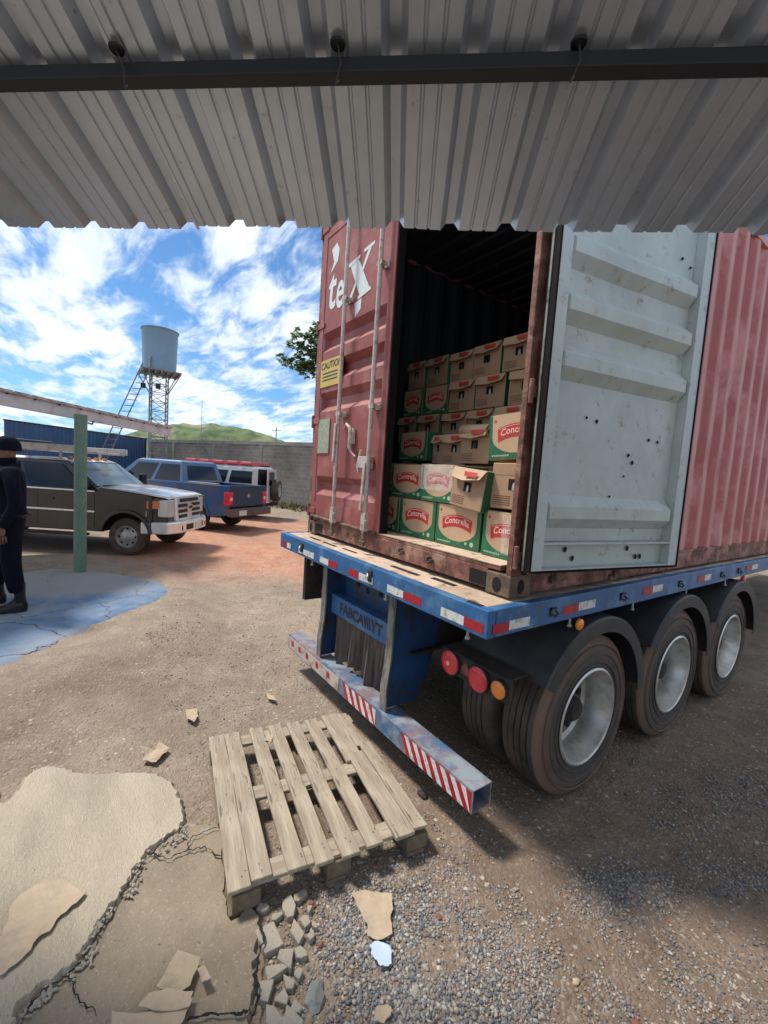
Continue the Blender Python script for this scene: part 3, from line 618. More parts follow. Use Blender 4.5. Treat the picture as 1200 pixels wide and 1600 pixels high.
mat('hill_grass', (0.115, 0.165, 0.06), 0.95, var=0.25, vscale=0.02, c2=(0.045, 0.075, 0.03), c2scale=0.09, c2amt=0.5, c2sharp=0.1, c3=(0.22, 0.21, 0.11), c3scale=0.03, c3amt=0.35)
o = hm.build('hill', 'hill_grass', smooth=True); tag(o, kind='structure')
# ================================================================== END OF SETTING PART 1

# ================================================================== AWNING overhead
AW = empty('metal_awning', (-0.17, -0.62, 2.89), 'corrugated galvanised awning roof overhead with a dark purlin across it', 'awning roof')
ae = Vector((.654, .756, 0)).normalized(); ag = Vector((-.77, .60, -.36)).normalized(); an_ = ae.cross(ag).normalized()
if an_.z < 0: an_ = -an_
E0 = Vector((-.17, -.62, 2.89))
def afn(a, b, d):   # a along edge, b normal, d up-slope (back over the camera)
    p = E0+ae*a-ag*d+an_*b
    return (p.x, p.y, p.z)
PITCHR = 0.212
def sheet_prof(a0, n):
    pr = []
    for i in range(n):
        a = a0+i*PITCHR
        pr += [(a, 0), (a+.020, .036), (a+.052, .036), (a+.072, 0), (a+.110, 0), (a+.114, .006), (a+.120, .006), (a+.124, 0), (a+.160, 0), (a+.164, .006), (a+.170, .006), (a+.174, 0)]
    pr += [(a0+n*PITCHR, 0), (a0+n*PITCHR+.020, .036), (a0+n*PITCHR+.052, .036), (a0+n*PITCHR+.072, 0), (a0+n*PITCHR+.084, 0)]
    return pr
ns = 5; a0 = -4.02
for i in range(8):
    mb = MB(); off = (i % 2)*0.0022; pr = sheet_prof(a0+i*ns*PITCHR, ns)
    rag = 0.008*math.sin(i*2.3)
    rows = 14; kq = len(pr); vs_ = []
    for r_ in range(rows+1):
        d = rag+(3.4-rag)*(r_/rows)**1.4
        for (a, b_) in pr:
            ed = (0.006*mnoise.noise(Vector((a*7, 0, 0))) if r_ == 0 else 0)
            vs_.append(afn(a, b_+off+0.004*mnoise.noise(Vector((a*1.3, d*1.5, 4))), d+ed))
    mb.add(vs_, [(r_*kq+j, r_*kq+j+1, (r_+1)*kq+j+1, (r_+1)*kq+j) for r_ in range(rows) for j in range(kq-1)])
    o = bw(mb, 'roof_sheet', 'zinc', AW, fix=False); o.modifiers.new('thick', 'SOLIDIFY').thickness = 0.0011
# purlin: found where it crosses the roof 1.2 m in front of the lens
dB = 0.42
def along(a, back, down): p = E0+ae*a-ag*back; return Vector((p.x, p.y, p.z-down))
bpos = 0.522
mb = MB(); p0 = E0+ae*-4-ag*bpos; p1 = E0+ae*5-ag*bpos
mb.bar(p0+Vector((0, 0, -.030)), p1+Vector((0, 0, -.030)), .045, .040)
bw(mb, 'purlin', 'beam', AW, bevel=.004)
for aa in (-3.2, 3.1):      # rafters carrying the purlin, with posts behind the viewer
    mb = MB(); mb.bar(along(aa, -0.02, .11), along(aa, 3.4, .11), .06, .08); bw(mb, 'rafter', 'beam', AW)
    mb = MB(); q = along(aa, 3.2, .15); mb.tube([(q.x, q.y, 0), q], .05, 12); bw(mb, 'post', 'beam', AW)
def plane_px(x, y):
    d = Vector(ray(x, y)); c = Vector(CAM); return c+d*((E0-c).dot(an_)/d.dot(an_))
for hx_, hy_, bx_, by_ in ((182, 74, 195, 140), (528, 66, 524, 133), (905, 64, 891, 128)):
    t = plane_px(hx_, hy_); q = Vector(CAM)+Vector(ray(bx_, by_))*((t-Vector(CAM)).dot(Vector(cf))*0.965)
    mb = MB(); mid = t.lerp(q, .5)+Vector((0.012, .006, -.004)); mb.tube([t+an_*.01, t-an_*.006, mid, q, q+ae*.008+Vector((0, 0, .012))], .0024, 6)
    bw(mb, 'wire_tie', 'wire', AW, smooth=True)
    mb = MB(); tt = plane_px(hx_, hy_-2); mb.lathe([(0, .002), (-.006, .021), (-.012, .019), (-.016, .0)], (tt.x, tt.y, tt.z), 20, 'z'); bw(mb, 'foam_washer', 'black', AW, smooth=True)

# ================================================================== SEMI TRAILER
TW = 2.6; DZ = 1.33; FH = 0.144; TL = 12.6
T = empty('flatbed_trailer', (-1.3, 1.0, 0), 'blue flatbed semi trailer with worn striped bumper carrying the red container', 'semi trailer')
def tp(mb, name, m, parent=T, **k): return bw(mb, name, m, parent, **k)
# rails: rear rail with short returns, side rails
mb = MB(); mb.box(-TW+.002, -.002, 0, .055, DZ-FH, DZ-.003); tp(mb, 'rear_rail', 'blue_paint', bevel=.006)
for x0, x1 in ((-.055, 0), (-TW, -TW+.055)):
    mb = MB(); mb.box(x0, x1, .058, 3.215, DZ-FH+.004, DZ-.001); mb.box(x0+.004, x1-.003, 3.215, TL, DZ-FH+.010, DZ-.004); tp(mb, 'side_rail', 'blue_paint', bevel=.005)
mb = MB()
for i in range(62):     # deck boards laid across, some short so dark gaps show
    y0 = .062+i*.2; mb.box(-TW+.06, -.06, y0, y0+.192, DZ-.045, DZ-.006+random.uniform(-.003, .003))
tp(mb, 'deck', 'deck_wood', bevel=.003, seg=1)
mb = MB()
for a, b_, c_, d_ in ((-2.25, -2.05, .13, .16), (-1.98, -1.75, .125, .15), (-1.66, -1.45, .14, .165), (-.98, -.70, .13, .165), (-.62, -.42, .17, .21)):
    mb = MB(); mb.box(a, b_, c_, d_, DZ-.004, DZ-.0005); tp(mb, 'deck_slot', 'hole')
mb = MB(); mb.box(-.17, -.075, .02, .05, DZ-.0025, DZ-.001); tp(mb, 'stake_pocket', 'hole')
# reflective tape
def tape_rear(x0, x1, m_, z=1.232, h=.05):
    mb = MB(); n = 6; top = []; bot = []
    for i in range(n+1):
        x = x0+(x1-x0)*i/n; top.append((x, -.0022, z+h/2+random.uniform(-.002, .001))); bot.append((x, -.0022, z-h/2+random.uniform(-.001, .002)))
    mb.add(top+bot, [(i, i+1, n+2+i, n+1+i) for i in range(n)]); tp(mb, 'reflective_tape', m_, fix=False)
for a, b_, m_ in ((-2.53, -2.43, 'tape_red'), (-2.43, -2.345, 'tape_white'), (-2.17, -2.0, 'tape_white'), (-2.0, -1.86, 'tape_white'), (-1.755, -1.61, 'tape_white'), (-1.605, -1.47, 'tape_red'),
                  (-1.30, -1.165, 'tape_red'), (-1.16, -.985, 'tape_white'), (-.82, -.655, 'tape_white'), (-.65, -.49, 'tape_red'), (-.325, -.155, 'tape_white'), (-.15, -.028, 'tape_red')):
    tape_rear(a, b_, m_)
def tape_side(y0, y1, m_, z):
    mb = MB(); mb.add([(.0022, y0, z-.025), (.0022, y1, z-.025), (.0022, y1, z+.025), (.0022, y0, z+.025)], [(0, 1, 2, 3)]); tp(mb, 'reflective_tape', m_, fix=False)
for a, b_, m_, z in ((.035, .15, 'tape_red', 1.232), (.155, .32, 'tape_white', 1.236), (.62, .77, 'tape_red', 1.25), (.775, .955, 'tape_white', 1.254), (1.57, 1.71, 'tape_red', 1.258), (1.715, 1.87, 'tape_white', 1.26),
                  (2.52, 2.66, 'tape_red', 1.26), (2.665, 2.80, 'tape_white', 1.262), (3.72, 3.88, 'tape_red', 1.262), (3.885, 4.06, 'tape_white', 1.262), (5.0, 5.15, 'tape_red', 1.262), (5.155, 5.3, 'tape_white', 1.262)):
    tape_side(a, b_, m_, z)
# rope hooks on rails
for y in (.52, 1.28, 2.17, 3.05, 3.5, 4.5, 5.5):
    mb = MB(); mb.box(.0, .010, y-.028, y+.028, 1.272, 1.282); mb.box(.0, .010, y-.028, y-.02, 1.235, 1.282); mb.tube([(.004, y-.02, 1.25), (.02, y, 1.236), (.022, y+.02, 1.246), (.004, y+.028, 1.26)], .006, 8)
    tp(mb, 'rope_hook', 'chassis')
    mb = MB(); mb.tube([(-.03, y+.23, 1.19), (-.03, y+.23, 1.145)], .007, 8); mb.lathe([(0, .0), (0, .013), (.014, .013), (.014, 0)], (-.03, y+.23, 1.13), 10, 'z'); tp(mb, 'rail_bolt', 'galv')
for x in (-2.10, -1.02, -.30):
    if x != -.30:
        mb = MB(); mb.box(x-.022, x+.022, -.010, .0, 1.225, 1.30); tp(mb, 'rope_hook', 'chassis')
        mb = MB(); mb.tube([(x-.014, -.014, 1.275), (x+.014, -.03, 1.262), (x+.014, -.03, 1.242), (x-.014, -.014, 1.25)], .006, 8); tp(mb, 'hook_rod', 'galv')
    mb = MB(); mb.tube([(x+.15, .03, 1.19), (x+.15, .03, 1.15)], .007, 8); mb.lathe([(0, 0), (0, .013), (.014, .013), (.014, 0)], (x+.15, .03, 1.136), 10, 'z'); tp(mb, 'rail_bolt', 'galv')
# under frame
mb = MB()
for x in (-.95, -1.85):
    mb.box(x-.006, x+.006, .30, TL, .72, DZ-.05); mb.box(x-.07, x+.07, .30, TL, .705, .72); mb.box(x-.07, x+.07, .30, TL, DZ-.065, DZ-.05)
for i in range(20): y = .5+i*.62; mb.box(-TW+.06, -.06, y, y+.05, DZ-.12, DZ-.048)
tp(mb, 'frame', 'chassis')
mb = MB(); mb.box(-1.93, -.90, .30, .312, .88, 1.18)
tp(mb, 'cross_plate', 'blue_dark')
mb = MB()
for i, x in enumerate((-1.62, -1.48, -1.30, -1.14)): mb.lathe([(0, .0), (0, .026)], (x, .2975, 1.03-.02*(i % 2)), 20, 'y')
tp(mb, 'bolt_hole', 'hole', fix=False)
# sign board with raised maker's letters
mb = MB(); mb.box(-1.875, -.985, .195, .215, .735, .885); mb.box(-1.875, -.985, .190, .30, .885, .897); sg = tp(mb, 'sign_plate', 'blue_paint', bevel=.003)
tx = text_polys('FABCA\\\\\\YT', .118, bold=.004, sx=1.02)
mb = MB(); put_text(mb, tx, lambda a, b_: (-1.42+a, .1925, .812+b_)); bw(mb, 'lettering', 'ink', sg, fix=False)
# spray curtain under the sign
mb = MB(); pr = []
for i in range(60):
    x = -1.86+i*.87/59; pr.append((x, .012*math.sin(i*1.1)+.008*math.sin(i*.43+1)))
kq = len(pr); vs_ = []
for j in range(7):
    z = .735-.36*j/6
    for i, (x, b_) in enumerate(pr): vs_.append((x, .235+b_*(1+j*.35), z-(.03*max(0, math.sin(i*.19))+.02*mnoise.noise(Vector((x*9, 0, 0))) if j == 6 else 0)))
mb.add(vs_, [(j*kq+i, j*kq+i+1, (j+1)*kq+i+1, (j+1)*kq+i) for j in range(6) for i in range(kq-1)])
tp(mb, 'spray_curtain', 'curtain', smooth=True, fix=False)
# bumper brackets
for sx_, x in ((1, -.935), (-1, -1.905)):
    def bf(a, b_, d): return (d, a, b_)
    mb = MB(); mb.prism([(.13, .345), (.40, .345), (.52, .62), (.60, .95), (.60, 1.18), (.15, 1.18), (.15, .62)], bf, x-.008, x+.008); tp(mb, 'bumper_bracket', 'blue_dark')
    mb = MB(); w = .035
    pts = [(.115, .335), (.11, .50), (.13, .66), (.135, .85), (.135, 1.18)]
    for i in range(len(pts)-1): mb.hexa([(x-w, pts[i][0]-.004, pts[i][1]), (x+w, pts[i][0]-.004, pts[i][1]), (x+w, pts[i][0]+.008, pts[i][1]), (x-w, pts[i][0]+.008, pts[i][1]),
                                         (x-w, pts[i+1][0]-.004, pts[i+1][1]), (x+w, pts[i+1][0]-.004, pts[i+1][1]), (x+w, pts[i+1][0]+.008, pts[i+1][1]), (x-w, pts[i+1][0]+.008, pts[i+1][1])])
    tp(mb, 'bracket_flange', 'worn_edge', smooth=True)
# bumper: hollow square tube with diagonal stripes
bx0, bx1, by0, by1, bz0, bz1 = -2.50, -.075, .09, .235, .205, .335
mb = MB(); th = .006
mb.box(bx0, bx1, by0, by1, bz1-th, bz1); mb.box(bx0, bx1, by0, by1, bz0, bz0+th)
mb.box(bx0, bx1, by0+.0001, by0+th, bz0+th, bz1-th); mb.box(bx0, bx1, by1-th, by1-.0001, bz0+th, bz1-th)
bp_ = tp(mb, 'bumper', 'blue_worn')
hz = bz1-bz0-.008
def stripe_strip(x0, x1, n0, n1, tilt, wear):
    step = (x1-x0)/n1
    for i in range(n1):
        xa = x0+i*step; m_ = 'tape_red' if (i % 2 == 0) else 'tape_white'
        if random.random() < wear: continue
        z0, z1 = bz0+.004, bz0+.004+hz*.93; d_ = tilt*hz
        xs = [xa+d_, xa+step+d_, xa+step, xa]   # bottom shifted right
        xs = [min(max(q, x0), x1) for q in xs]
        if xs[1]-xs[0] < .002 and xs[2]-xs[3] < .002: continue
        mb = MB(); mb.add([(xs[0], by0-.0018, z0), (xs[1], by0-.0018, z0), (xs[2], by0-.0018, z1), (xs[3], by0-.0018, z1)], [(0, 1, 2, 3)])
        tp(mb, 'stripe', m_, bp_, fix=False)
stripe_strip(-.70, -.085, 0, 15, .62, 0.0)
stripe_strip(-1.45, -.98, 0, 10, .62, 0.2)
mb = MB(); mb.box(-2.48, -1.5, by0-.0030, by0-.0004, bz0+.01, bz1-.012); tp(mb, 'worn_strip', 'galv_dull', bp_)
for x in (-2.42, -2.26, -2.10, -1.9, -1.7):
    mb = MB(); mb.add([(x, by0-.0042, bz0+.045), (x+.055, by0-.0042, bz0+.045), (x+.05, by0-.0042, bz0+.095), (x-.005, by0-.0042, bz0+.095)], [(0, 1, 2, 3)]); tp(mb, 'stripe', 'tape_red', bp_, fix=False)
# tail lamps on both sides
for side in (1, -1):
    bx = (lambda x: x) if side == 1 else (lambda x: -TW-x)
    mb = MB(); a, b_ = sorted((bx(-.60), bx(-.07))); mb.box(a, b_, .315, .335, .735, .875); mb.box(a, b_, .30, .46, .875, .885)
    lb = tp(mb, 'lamp_bracket', 'chassis', bevel=.006)
    for x, r_, z, m_ in ((-.515, .074, .808, 'red_lens'), (-.285, .074, .800, 'red_lens'), (-.135, .050, .806, 'orange_lens')):
        c_ = (bx(x), .315, z)
        mb = MB(); mb.lathe([(0, r_+.006), (-.022, r_+.004), (-.024, r_-.004)], c_, 28, 'y'); bw(mb, 'lamp_rim', 'rubber', lb, smooth=True)
        mb = MB(); mb.lathe([(-.014, r_), (-.026, r_*.97), (-.034, r_*.8), (-.038, r_*.45), (-.039, 0.0005)], c_, 28, 'y'); bw(mb, 'tail_lamp', m_, lb, smooth=True)
        if m_ == 'red_lens' and x < -.4:
            mb = MB(); mb.lathe([(-.040, .014), (-.042, .0005)], c_, 12, 'y'); bw(mb, 'lamp_bulb', 'print_light', lb)
    mb = MB(); xa, xb = sorted((bx(-.46), bx(-.345))); mb.add([(xa, .3135, .775), (xb, .3135, .765), ((xa+xb)/2, .3135, .855)], [(0, 1, 2)]); bw(mb, 'reflector', 'rust_red', lb, fix=False)
    # marker lamp under the side rail
    mb = MB(); mb.lathe([(0, .036), (.012, .034), (.02, .02), (.022, .0005)], (bx(.0) if side == 1 else -TW-.022, .80, 1.145), 20, 'x'); tp(mb, 'side_marker', 'orange_lens', smooth=True)
mb = MB(); mb.box(-2.30, -2.25, .12, .297, .74, 1.185); tp(mb, 'lamp_shield', 'chassis')
mb = MB(); mb.lathe([(0, .04), (.012, .038), (.02, .02), (.022, .0005)], (-.02, 3.75, 1.15), 20, 'x'); tp(mb, 'side_marker', 'red_lens', smooth=True)
# wheels
RT = .515
def tyre_profile(x0, x1):   # x0 inner, x1 outer; returns closed loop
    pr = [(x0, .30), (x0-.0, .34), (x0-.004, .42), (x0+.012, .485), (x0+.032, .508)]
    n = 5; w0, w1 = x0+.034, x1-.034
    for i in range(n):
        a = w0+(w1-w0)*i/n; b_ = w0+(w1-w0)*(i+1)/n
        pr += [(a+.0045, RT+.001-(.004 if i in (0, n-1) else 0)), (b_-.0045, RT+.001-(.004 if i in (0, n-1) else 0))]
        if i < n-1: pr += [(b_-.003, RT-.012), (b_+.003, RT-.012)]
    pr += [(x1-.032, .508), (x1-.012, .485), (x1+.004, .42), (x1, .34), (x1, .30)]
    return pr
def make_wheel(side):   # local: x outward for side=1
    f_ = lambda pr: [(side*x, r_) for x, r_ in pr]
    root = bpy.data.objects.new('wheel', None); col.objects.link(root); root.empty_display_size = .1
    for (x0, x1) in ((-.285, -.004), (-.625, -.345)):
        mb = MB(); mb.lathe(f_(tyre_profile(x0, x1)), (0, 0, 0), 96, 'x', closed=True)
        pc = [p for p in mb.v]
        for fi, f in enumerate(mb.f):
            cx = sum(mb.v[i][0] for i in f)/len(f)*side; rr = sum(math.hypot(mb.v[i][1], mb.v[i][2]) for i in f)/len(f)
            if x0 > -.3 and cx > -.045:
                mb.mi[fi] = 1
        ty = mb.build('tyre', ['tyre', 'tyre_side'], root, smooth=True)
    # raised sidewall rings
    mb = MB()
    for rr in (.345, .40, .455): mb.lathe(f_([(-.002, rr-.004), (.0045, rr), (-.002, rr+.004)]), (0, 0, 0), 72, 'x')
    mb.build('sidewall_ring', 'tyre_side', root, smooth=True)
    mb = MB(); mb.lathe(f_([(.004, .312), (.010, .300), (.004, .286), (-.03, .281), (-.06, .272), (-.12, .262), (-.165, .255), (-.175, .22), (-.182, .16), (-.178, .10), (-.150, .09), (-.150, .0)]), (0, 0, 0), 72, 'x')
    for fi, f in enumerate(mb.f):
        if sum(mb.v[i][0] for i in f)/len(f)*side < -.17 or max(math.hypot(mb.v[i][1], mb.v[i][2]) for i in f) < .23: mb.mi[fi] = 1
    rim = mb.build('rim', ['alloy', 'disc_dirty'], root, smooth=True)
    mb = MB()
    for i in range(10):
        a = i*2*math.pi/10; mb.lathe([(-side*.1745, .024), (-side*.1755, .0005)], (0, .195*math.cos(a), .195*math.sin(a)), 14, 'x')
    mb.build('hand_hole', 'hole', rim, fix=False)
    mb = MB()
    for i in range(10):
        a = (i+.5)*2*math.pi/10; mb.lathe(f_([(-.17, .018), (-.132, .018), (-.128, .010), (-.128, .0005)]), (0, .135*math.cos(a), .135*math.sin(a)), 6, 'x')
    mb.build('wheel_nut', 'chassis', rim)
    mb = MB(); mb.lathe(f_([(-.15, .085), (-.09, .078), (-.07, .06), (-.066, .0005)]), (0, 0, 0), 28, 'x'); mb.build('hub', 'chassis', root, smooth=True)
    return root
WY = (1.03, 2.28, 3.53)
def copy_children(src, dst):
    for ch in list(src.children):
        c_ = ch.copy(); col.objects.link(c_); c_.parent = dst; copy_children(ch, c_)
for side, x in ((1, 0.0), (-1, -TW)):
    w0 = make_wheel(side)
    for i, y in enumerate(WY):
        w = w0
        if i: w = w0.copy(); col.objects.link(w); copy_children(w0, w)
        w.parent = T; w.location = Vector((x-.005*side, y, RT-.003))-Vector(T.location); w.rotation_euler = (R(37*i+11), 0, 0)
    for i, y in enumerate(WY):   # fenders
        a0_, a1_ = R(5), R(150)
        mb = MB(); xo, xi = (x+side*.035), (x-side*.62)
        r1 = .640
        prof = [(xi-x, r1-.006), (xi-x, r1), (xo-x-side*.012, r1), (xo-x, r1-.010), (xo-x, r1-.095), (xo-x-side*.006, r1-.095), (xo-x-side*.006, r1-.014), (xo-x-side*.014, r1-.006)]
        mb.lathe(prof, (x, y+.01, RT+.005), 30, 'x', a0_, a1_, closed=True); tp(mb, 'fender', 'fender', smooth=True)
        mb = MB(); mb.bar((x-side*.66, y, RT), (x-side*.2, y, RT), .12, .12); tp(mb, 'axle', 'chassis')
# far end support (landing legs) so the trailer stands on its own
for x in (-.55, -2.05):
    mb = MB(); mb.box(x-.06, x+.06, 10.0, 10.12, .1, 1.25); mb.box(x-.13, x+.13, 9.93, 10.19, .0, .1); tp(mb, 'landing_leg', 'chassis')

# ================================================================== SHIPPING CONTAINER
CX0, CX1, CY0, CY1, CZ0 = -2.518, -.080, .240, 12.43, 1.338; CH = 2.896; CZ1 = CZ0+CH
Cn = empty('shipping_container', (-1.3, .24, CZ0), 'red corrugated shipping container with its right door swung open on the blue trailer', 'shipping container')
def cp(mb, name, m, parent=Cn, **k): return bw(mb, name, m, parent, **k)
# corner castings
for x0 in (CX0, CX1-.162):
    for y0 in (CY0, CY1-.178):
        for z0 in (CZ0, CZ1-.118):
            mb = MB(); mb.box(x0, x0+.162, y0, y0+.178, z0, z0+.118); ccast = cp(mb, 'corner_casting', 'dirty_steel', bevel=.006)
            oc, oz = x0+.075, z0+.056
            ov = [(oc+.030*math.cos(t)*1.0, oz+.042*math.sin(t)*1.0) for t in np.linspace(0, 2*math.pi, 18, endpoint=False)]
            yy = y0-.0015 if y0 == CY0 else y0+.1795
            mb = MB(); mb.add([(a, yy, b_) for a, b_ in ov], [tuple(range(18))]); bw(mb, 'casting_hole', 'hole', ccast, fix=False); mb = MB()
            xx = x0+.1635 if x0 > -1 else x0-.0015
            ov = [(y0+.09+.028*math.cos(t), oz+.040*math.sin(t)) for t in np.linspace(0, 2*math.pi, 18, endpoint=False)]
            mb.add([(xx, a, b_) for a, b_ in ov], [tuple(range(18))])
            bw(mb, 'casting_hole', 'hole', ccast, fix=False)
# corner posts (front face + return, open J shape)
for sgn, x0, x1 in ((1, CX1-.036, CX1-.003), (-1, CX0+.003, CX0+.045)):
    mb = MB(); mb.box(x0, x1, CY0+.004, CY0+.012, CZ0+.118, CZ1-.118)
    xo = x1 if sgn == 1 else x0
    mb.box(min(xo, xo-sgn*.008), max(xo, xo-sgn*.008), CY0+.012, CY0+.085, CZ0+.118, CZ1-.118)
    xi = x0 if sgn == 1 else x1
    mb.box(min(xi, xi+sgn*.006), max(xi, xi+sgn*.006), CY0+.012, CY0+.05, CZ0+.118, CZ1-.118)
    cp(mb, 'corner_post', 'rust_red', bevel=.003)
    mb = MB(); mb.box(min(xo-sgn*.012, xo-sgn*.02), max(xo-sgn*.012, xo-sgn*.02), CY0+.0855, CY0+.151, CZ0+.118, CZ1-.118); cp(mb, 'post_web', 'chassis')
    mb = MB(); mb.box(x0+.005, x1-.005, CY1-.16, CY1-.01, CZ0+.118, CZ1-.118); cp(mb, 'corner_post', 'rust_red')
# door sill & header
mb = MB(); mb.box(CX0+.164, CX1-.164, CY0+.010, CY0+.15, CZ0+.016, CZ0+.128)
mb.box(CX0+.08, CX1-.08, CY0+.012, CY0+.15, CZ0+.129, CZ0+.155); sill = cp(mb, 'door_sill', 'rust_red', bevel=.004)
mb = MB(); mb.box(CX0+.078, CX1-.078, CY0+.0095, CY0+.152, CZ0+.1555, CZ0+.161); bw(mb, 'sill_plate', 'deck_wood', sill)
mb = MB(); mb.box(-.375, -.245, CY0+.0085, CY0+.011, CZ0+.025, CZ0+.105); mb.box(-2.35, -2.22, CY0+.0085, CY0+.011, CZ0+.025, CZ0+.105); bw(mb, 'sill_slot', 'hole', sill)
for x in (-1.02, -.72):
    mb = MB(); mb.box(x-.035, x+.035, CY0-.018, CY0+.010, CZ0+.062, CZ0+.088); mb.box(x-.014, x+.014, CY0-.03, CY0+.010, CZ0+.072, CZ0+.104); mb.tube([(x-.03, CY0-.022, CZ0+.07), (x+.03, CY0-.022, CZ0+.07)], .009, 8); bw(mb, 'lock_keeper', 'dirty_steel', sill, bevel=.003)
mb = MB(); mb.box(CX0+.164, CX1-.164, CY0+.010, CY0+.13, CZ1-.125, CZ1-.005); cp(mb, 'door_header', 'rust_red', bevel=.004)
# side walls: corrugated sheets, outer skin and inner paint skin
def corr(y0, y1, pitch=.278, dp=.036):
    pr = []; y = y0
    while y < y1-.01:
        for a, d_ in ((0, 0), (.072, 0), (.140, dp), (.210, dp)):
            if y+a < y1: pr.append((y+a, d_))
        y += pitch
    pr.append((y1, 0)); return pr
pr = corr(CY0+.152, CY1-.15)
ZB, ZT = CZ0+.155, CZ1-.06
for sgn, xw in ((1, CX1-.006), (-1, CX0+.006)):
    mb = MB(); nz = 26; kq = len(pr); vs_ = []
    for j in range(nz+1):
        z = ZB+(ZT-ZB)*j/nz
        for (y, d_) in pr:
            dent = 0.0
            if sgn == 1:
                for (yy, zz, r_, dd) in ((2.6, 2.95, .10, .012), (3.0, 2.75, .10, .013), (3.35, 2.6, .08, .010), (2.55, 2.25, .09, .012), (2.9, 2.15, .1, .014), (3.9, 1.75, .12, .015), (3.2, 1.7, .1, .010)):
                    q = ((y-yy)**2+(z-zz)**2)/(r_*r_); dent += dd*math.exp(-q)
                dent += .0025*mnoise.noise(Vector((y*1.7, z*2.2, 0)))
            vs_.append((xw-sgn*(d_+dent), y, z))
    mb.add(vs_, [(j*kq+i, j*kq+i+1, (j+1)*kq+i+1, (j+1)*kq+i) for j in range(nz) for i in range(kq-1)])
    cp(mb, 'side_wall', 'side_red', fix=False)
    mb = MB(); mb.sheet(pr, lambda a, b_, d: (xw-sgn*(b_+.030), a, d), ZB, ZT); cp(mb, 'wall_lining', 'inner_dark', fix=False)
    mb = MB(); xo = CX1 if sgn == 1 else CX0
    mb.box(min(xo-sgn*.002, xo-sgn*.05), max(xo-sgn*.002, xo-sgn*.05), CY0+.18, CY1-.18, CZ0+.012, ZB-.001); mb.box(min(xo+sgn*.004, xo-sgn*.02), max(xo+sgn*.004, xo-sgn*.02), CY0+.18, CY1-.18, ZB-.018, ZB-.0015)
    cp(mb, 'bottom_rail', 'rust_red', bevel=.003)
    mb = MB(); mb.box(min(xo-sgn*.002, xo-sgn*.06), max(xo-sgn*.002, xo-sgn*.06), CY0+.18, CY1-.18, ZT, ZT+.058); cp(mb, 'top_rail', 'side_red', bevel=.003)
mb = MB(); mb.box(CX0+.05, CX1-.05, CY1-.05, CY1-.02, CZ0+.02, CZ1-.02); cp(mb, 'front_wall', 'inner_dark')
# roof with shallow cross ribs, floor
mb = MB(); rp = []; y = CY0+.13
while y < CY1-.05: rp += [(y, 0), (y+.09, 0), (y+.105, .02), (y+.195, .02)]; y += .21
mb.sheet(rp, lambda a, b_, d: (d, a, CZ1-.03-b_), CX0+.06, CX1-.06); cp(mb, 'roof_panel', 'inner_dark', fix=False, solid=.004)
mb = MB(); mb.box(CX0+.052, CX1-.052, CY0+.153, CY1-.052, CZ0+.10, CZ0+.155); cp(mb, 'floor', 'deck_wood')

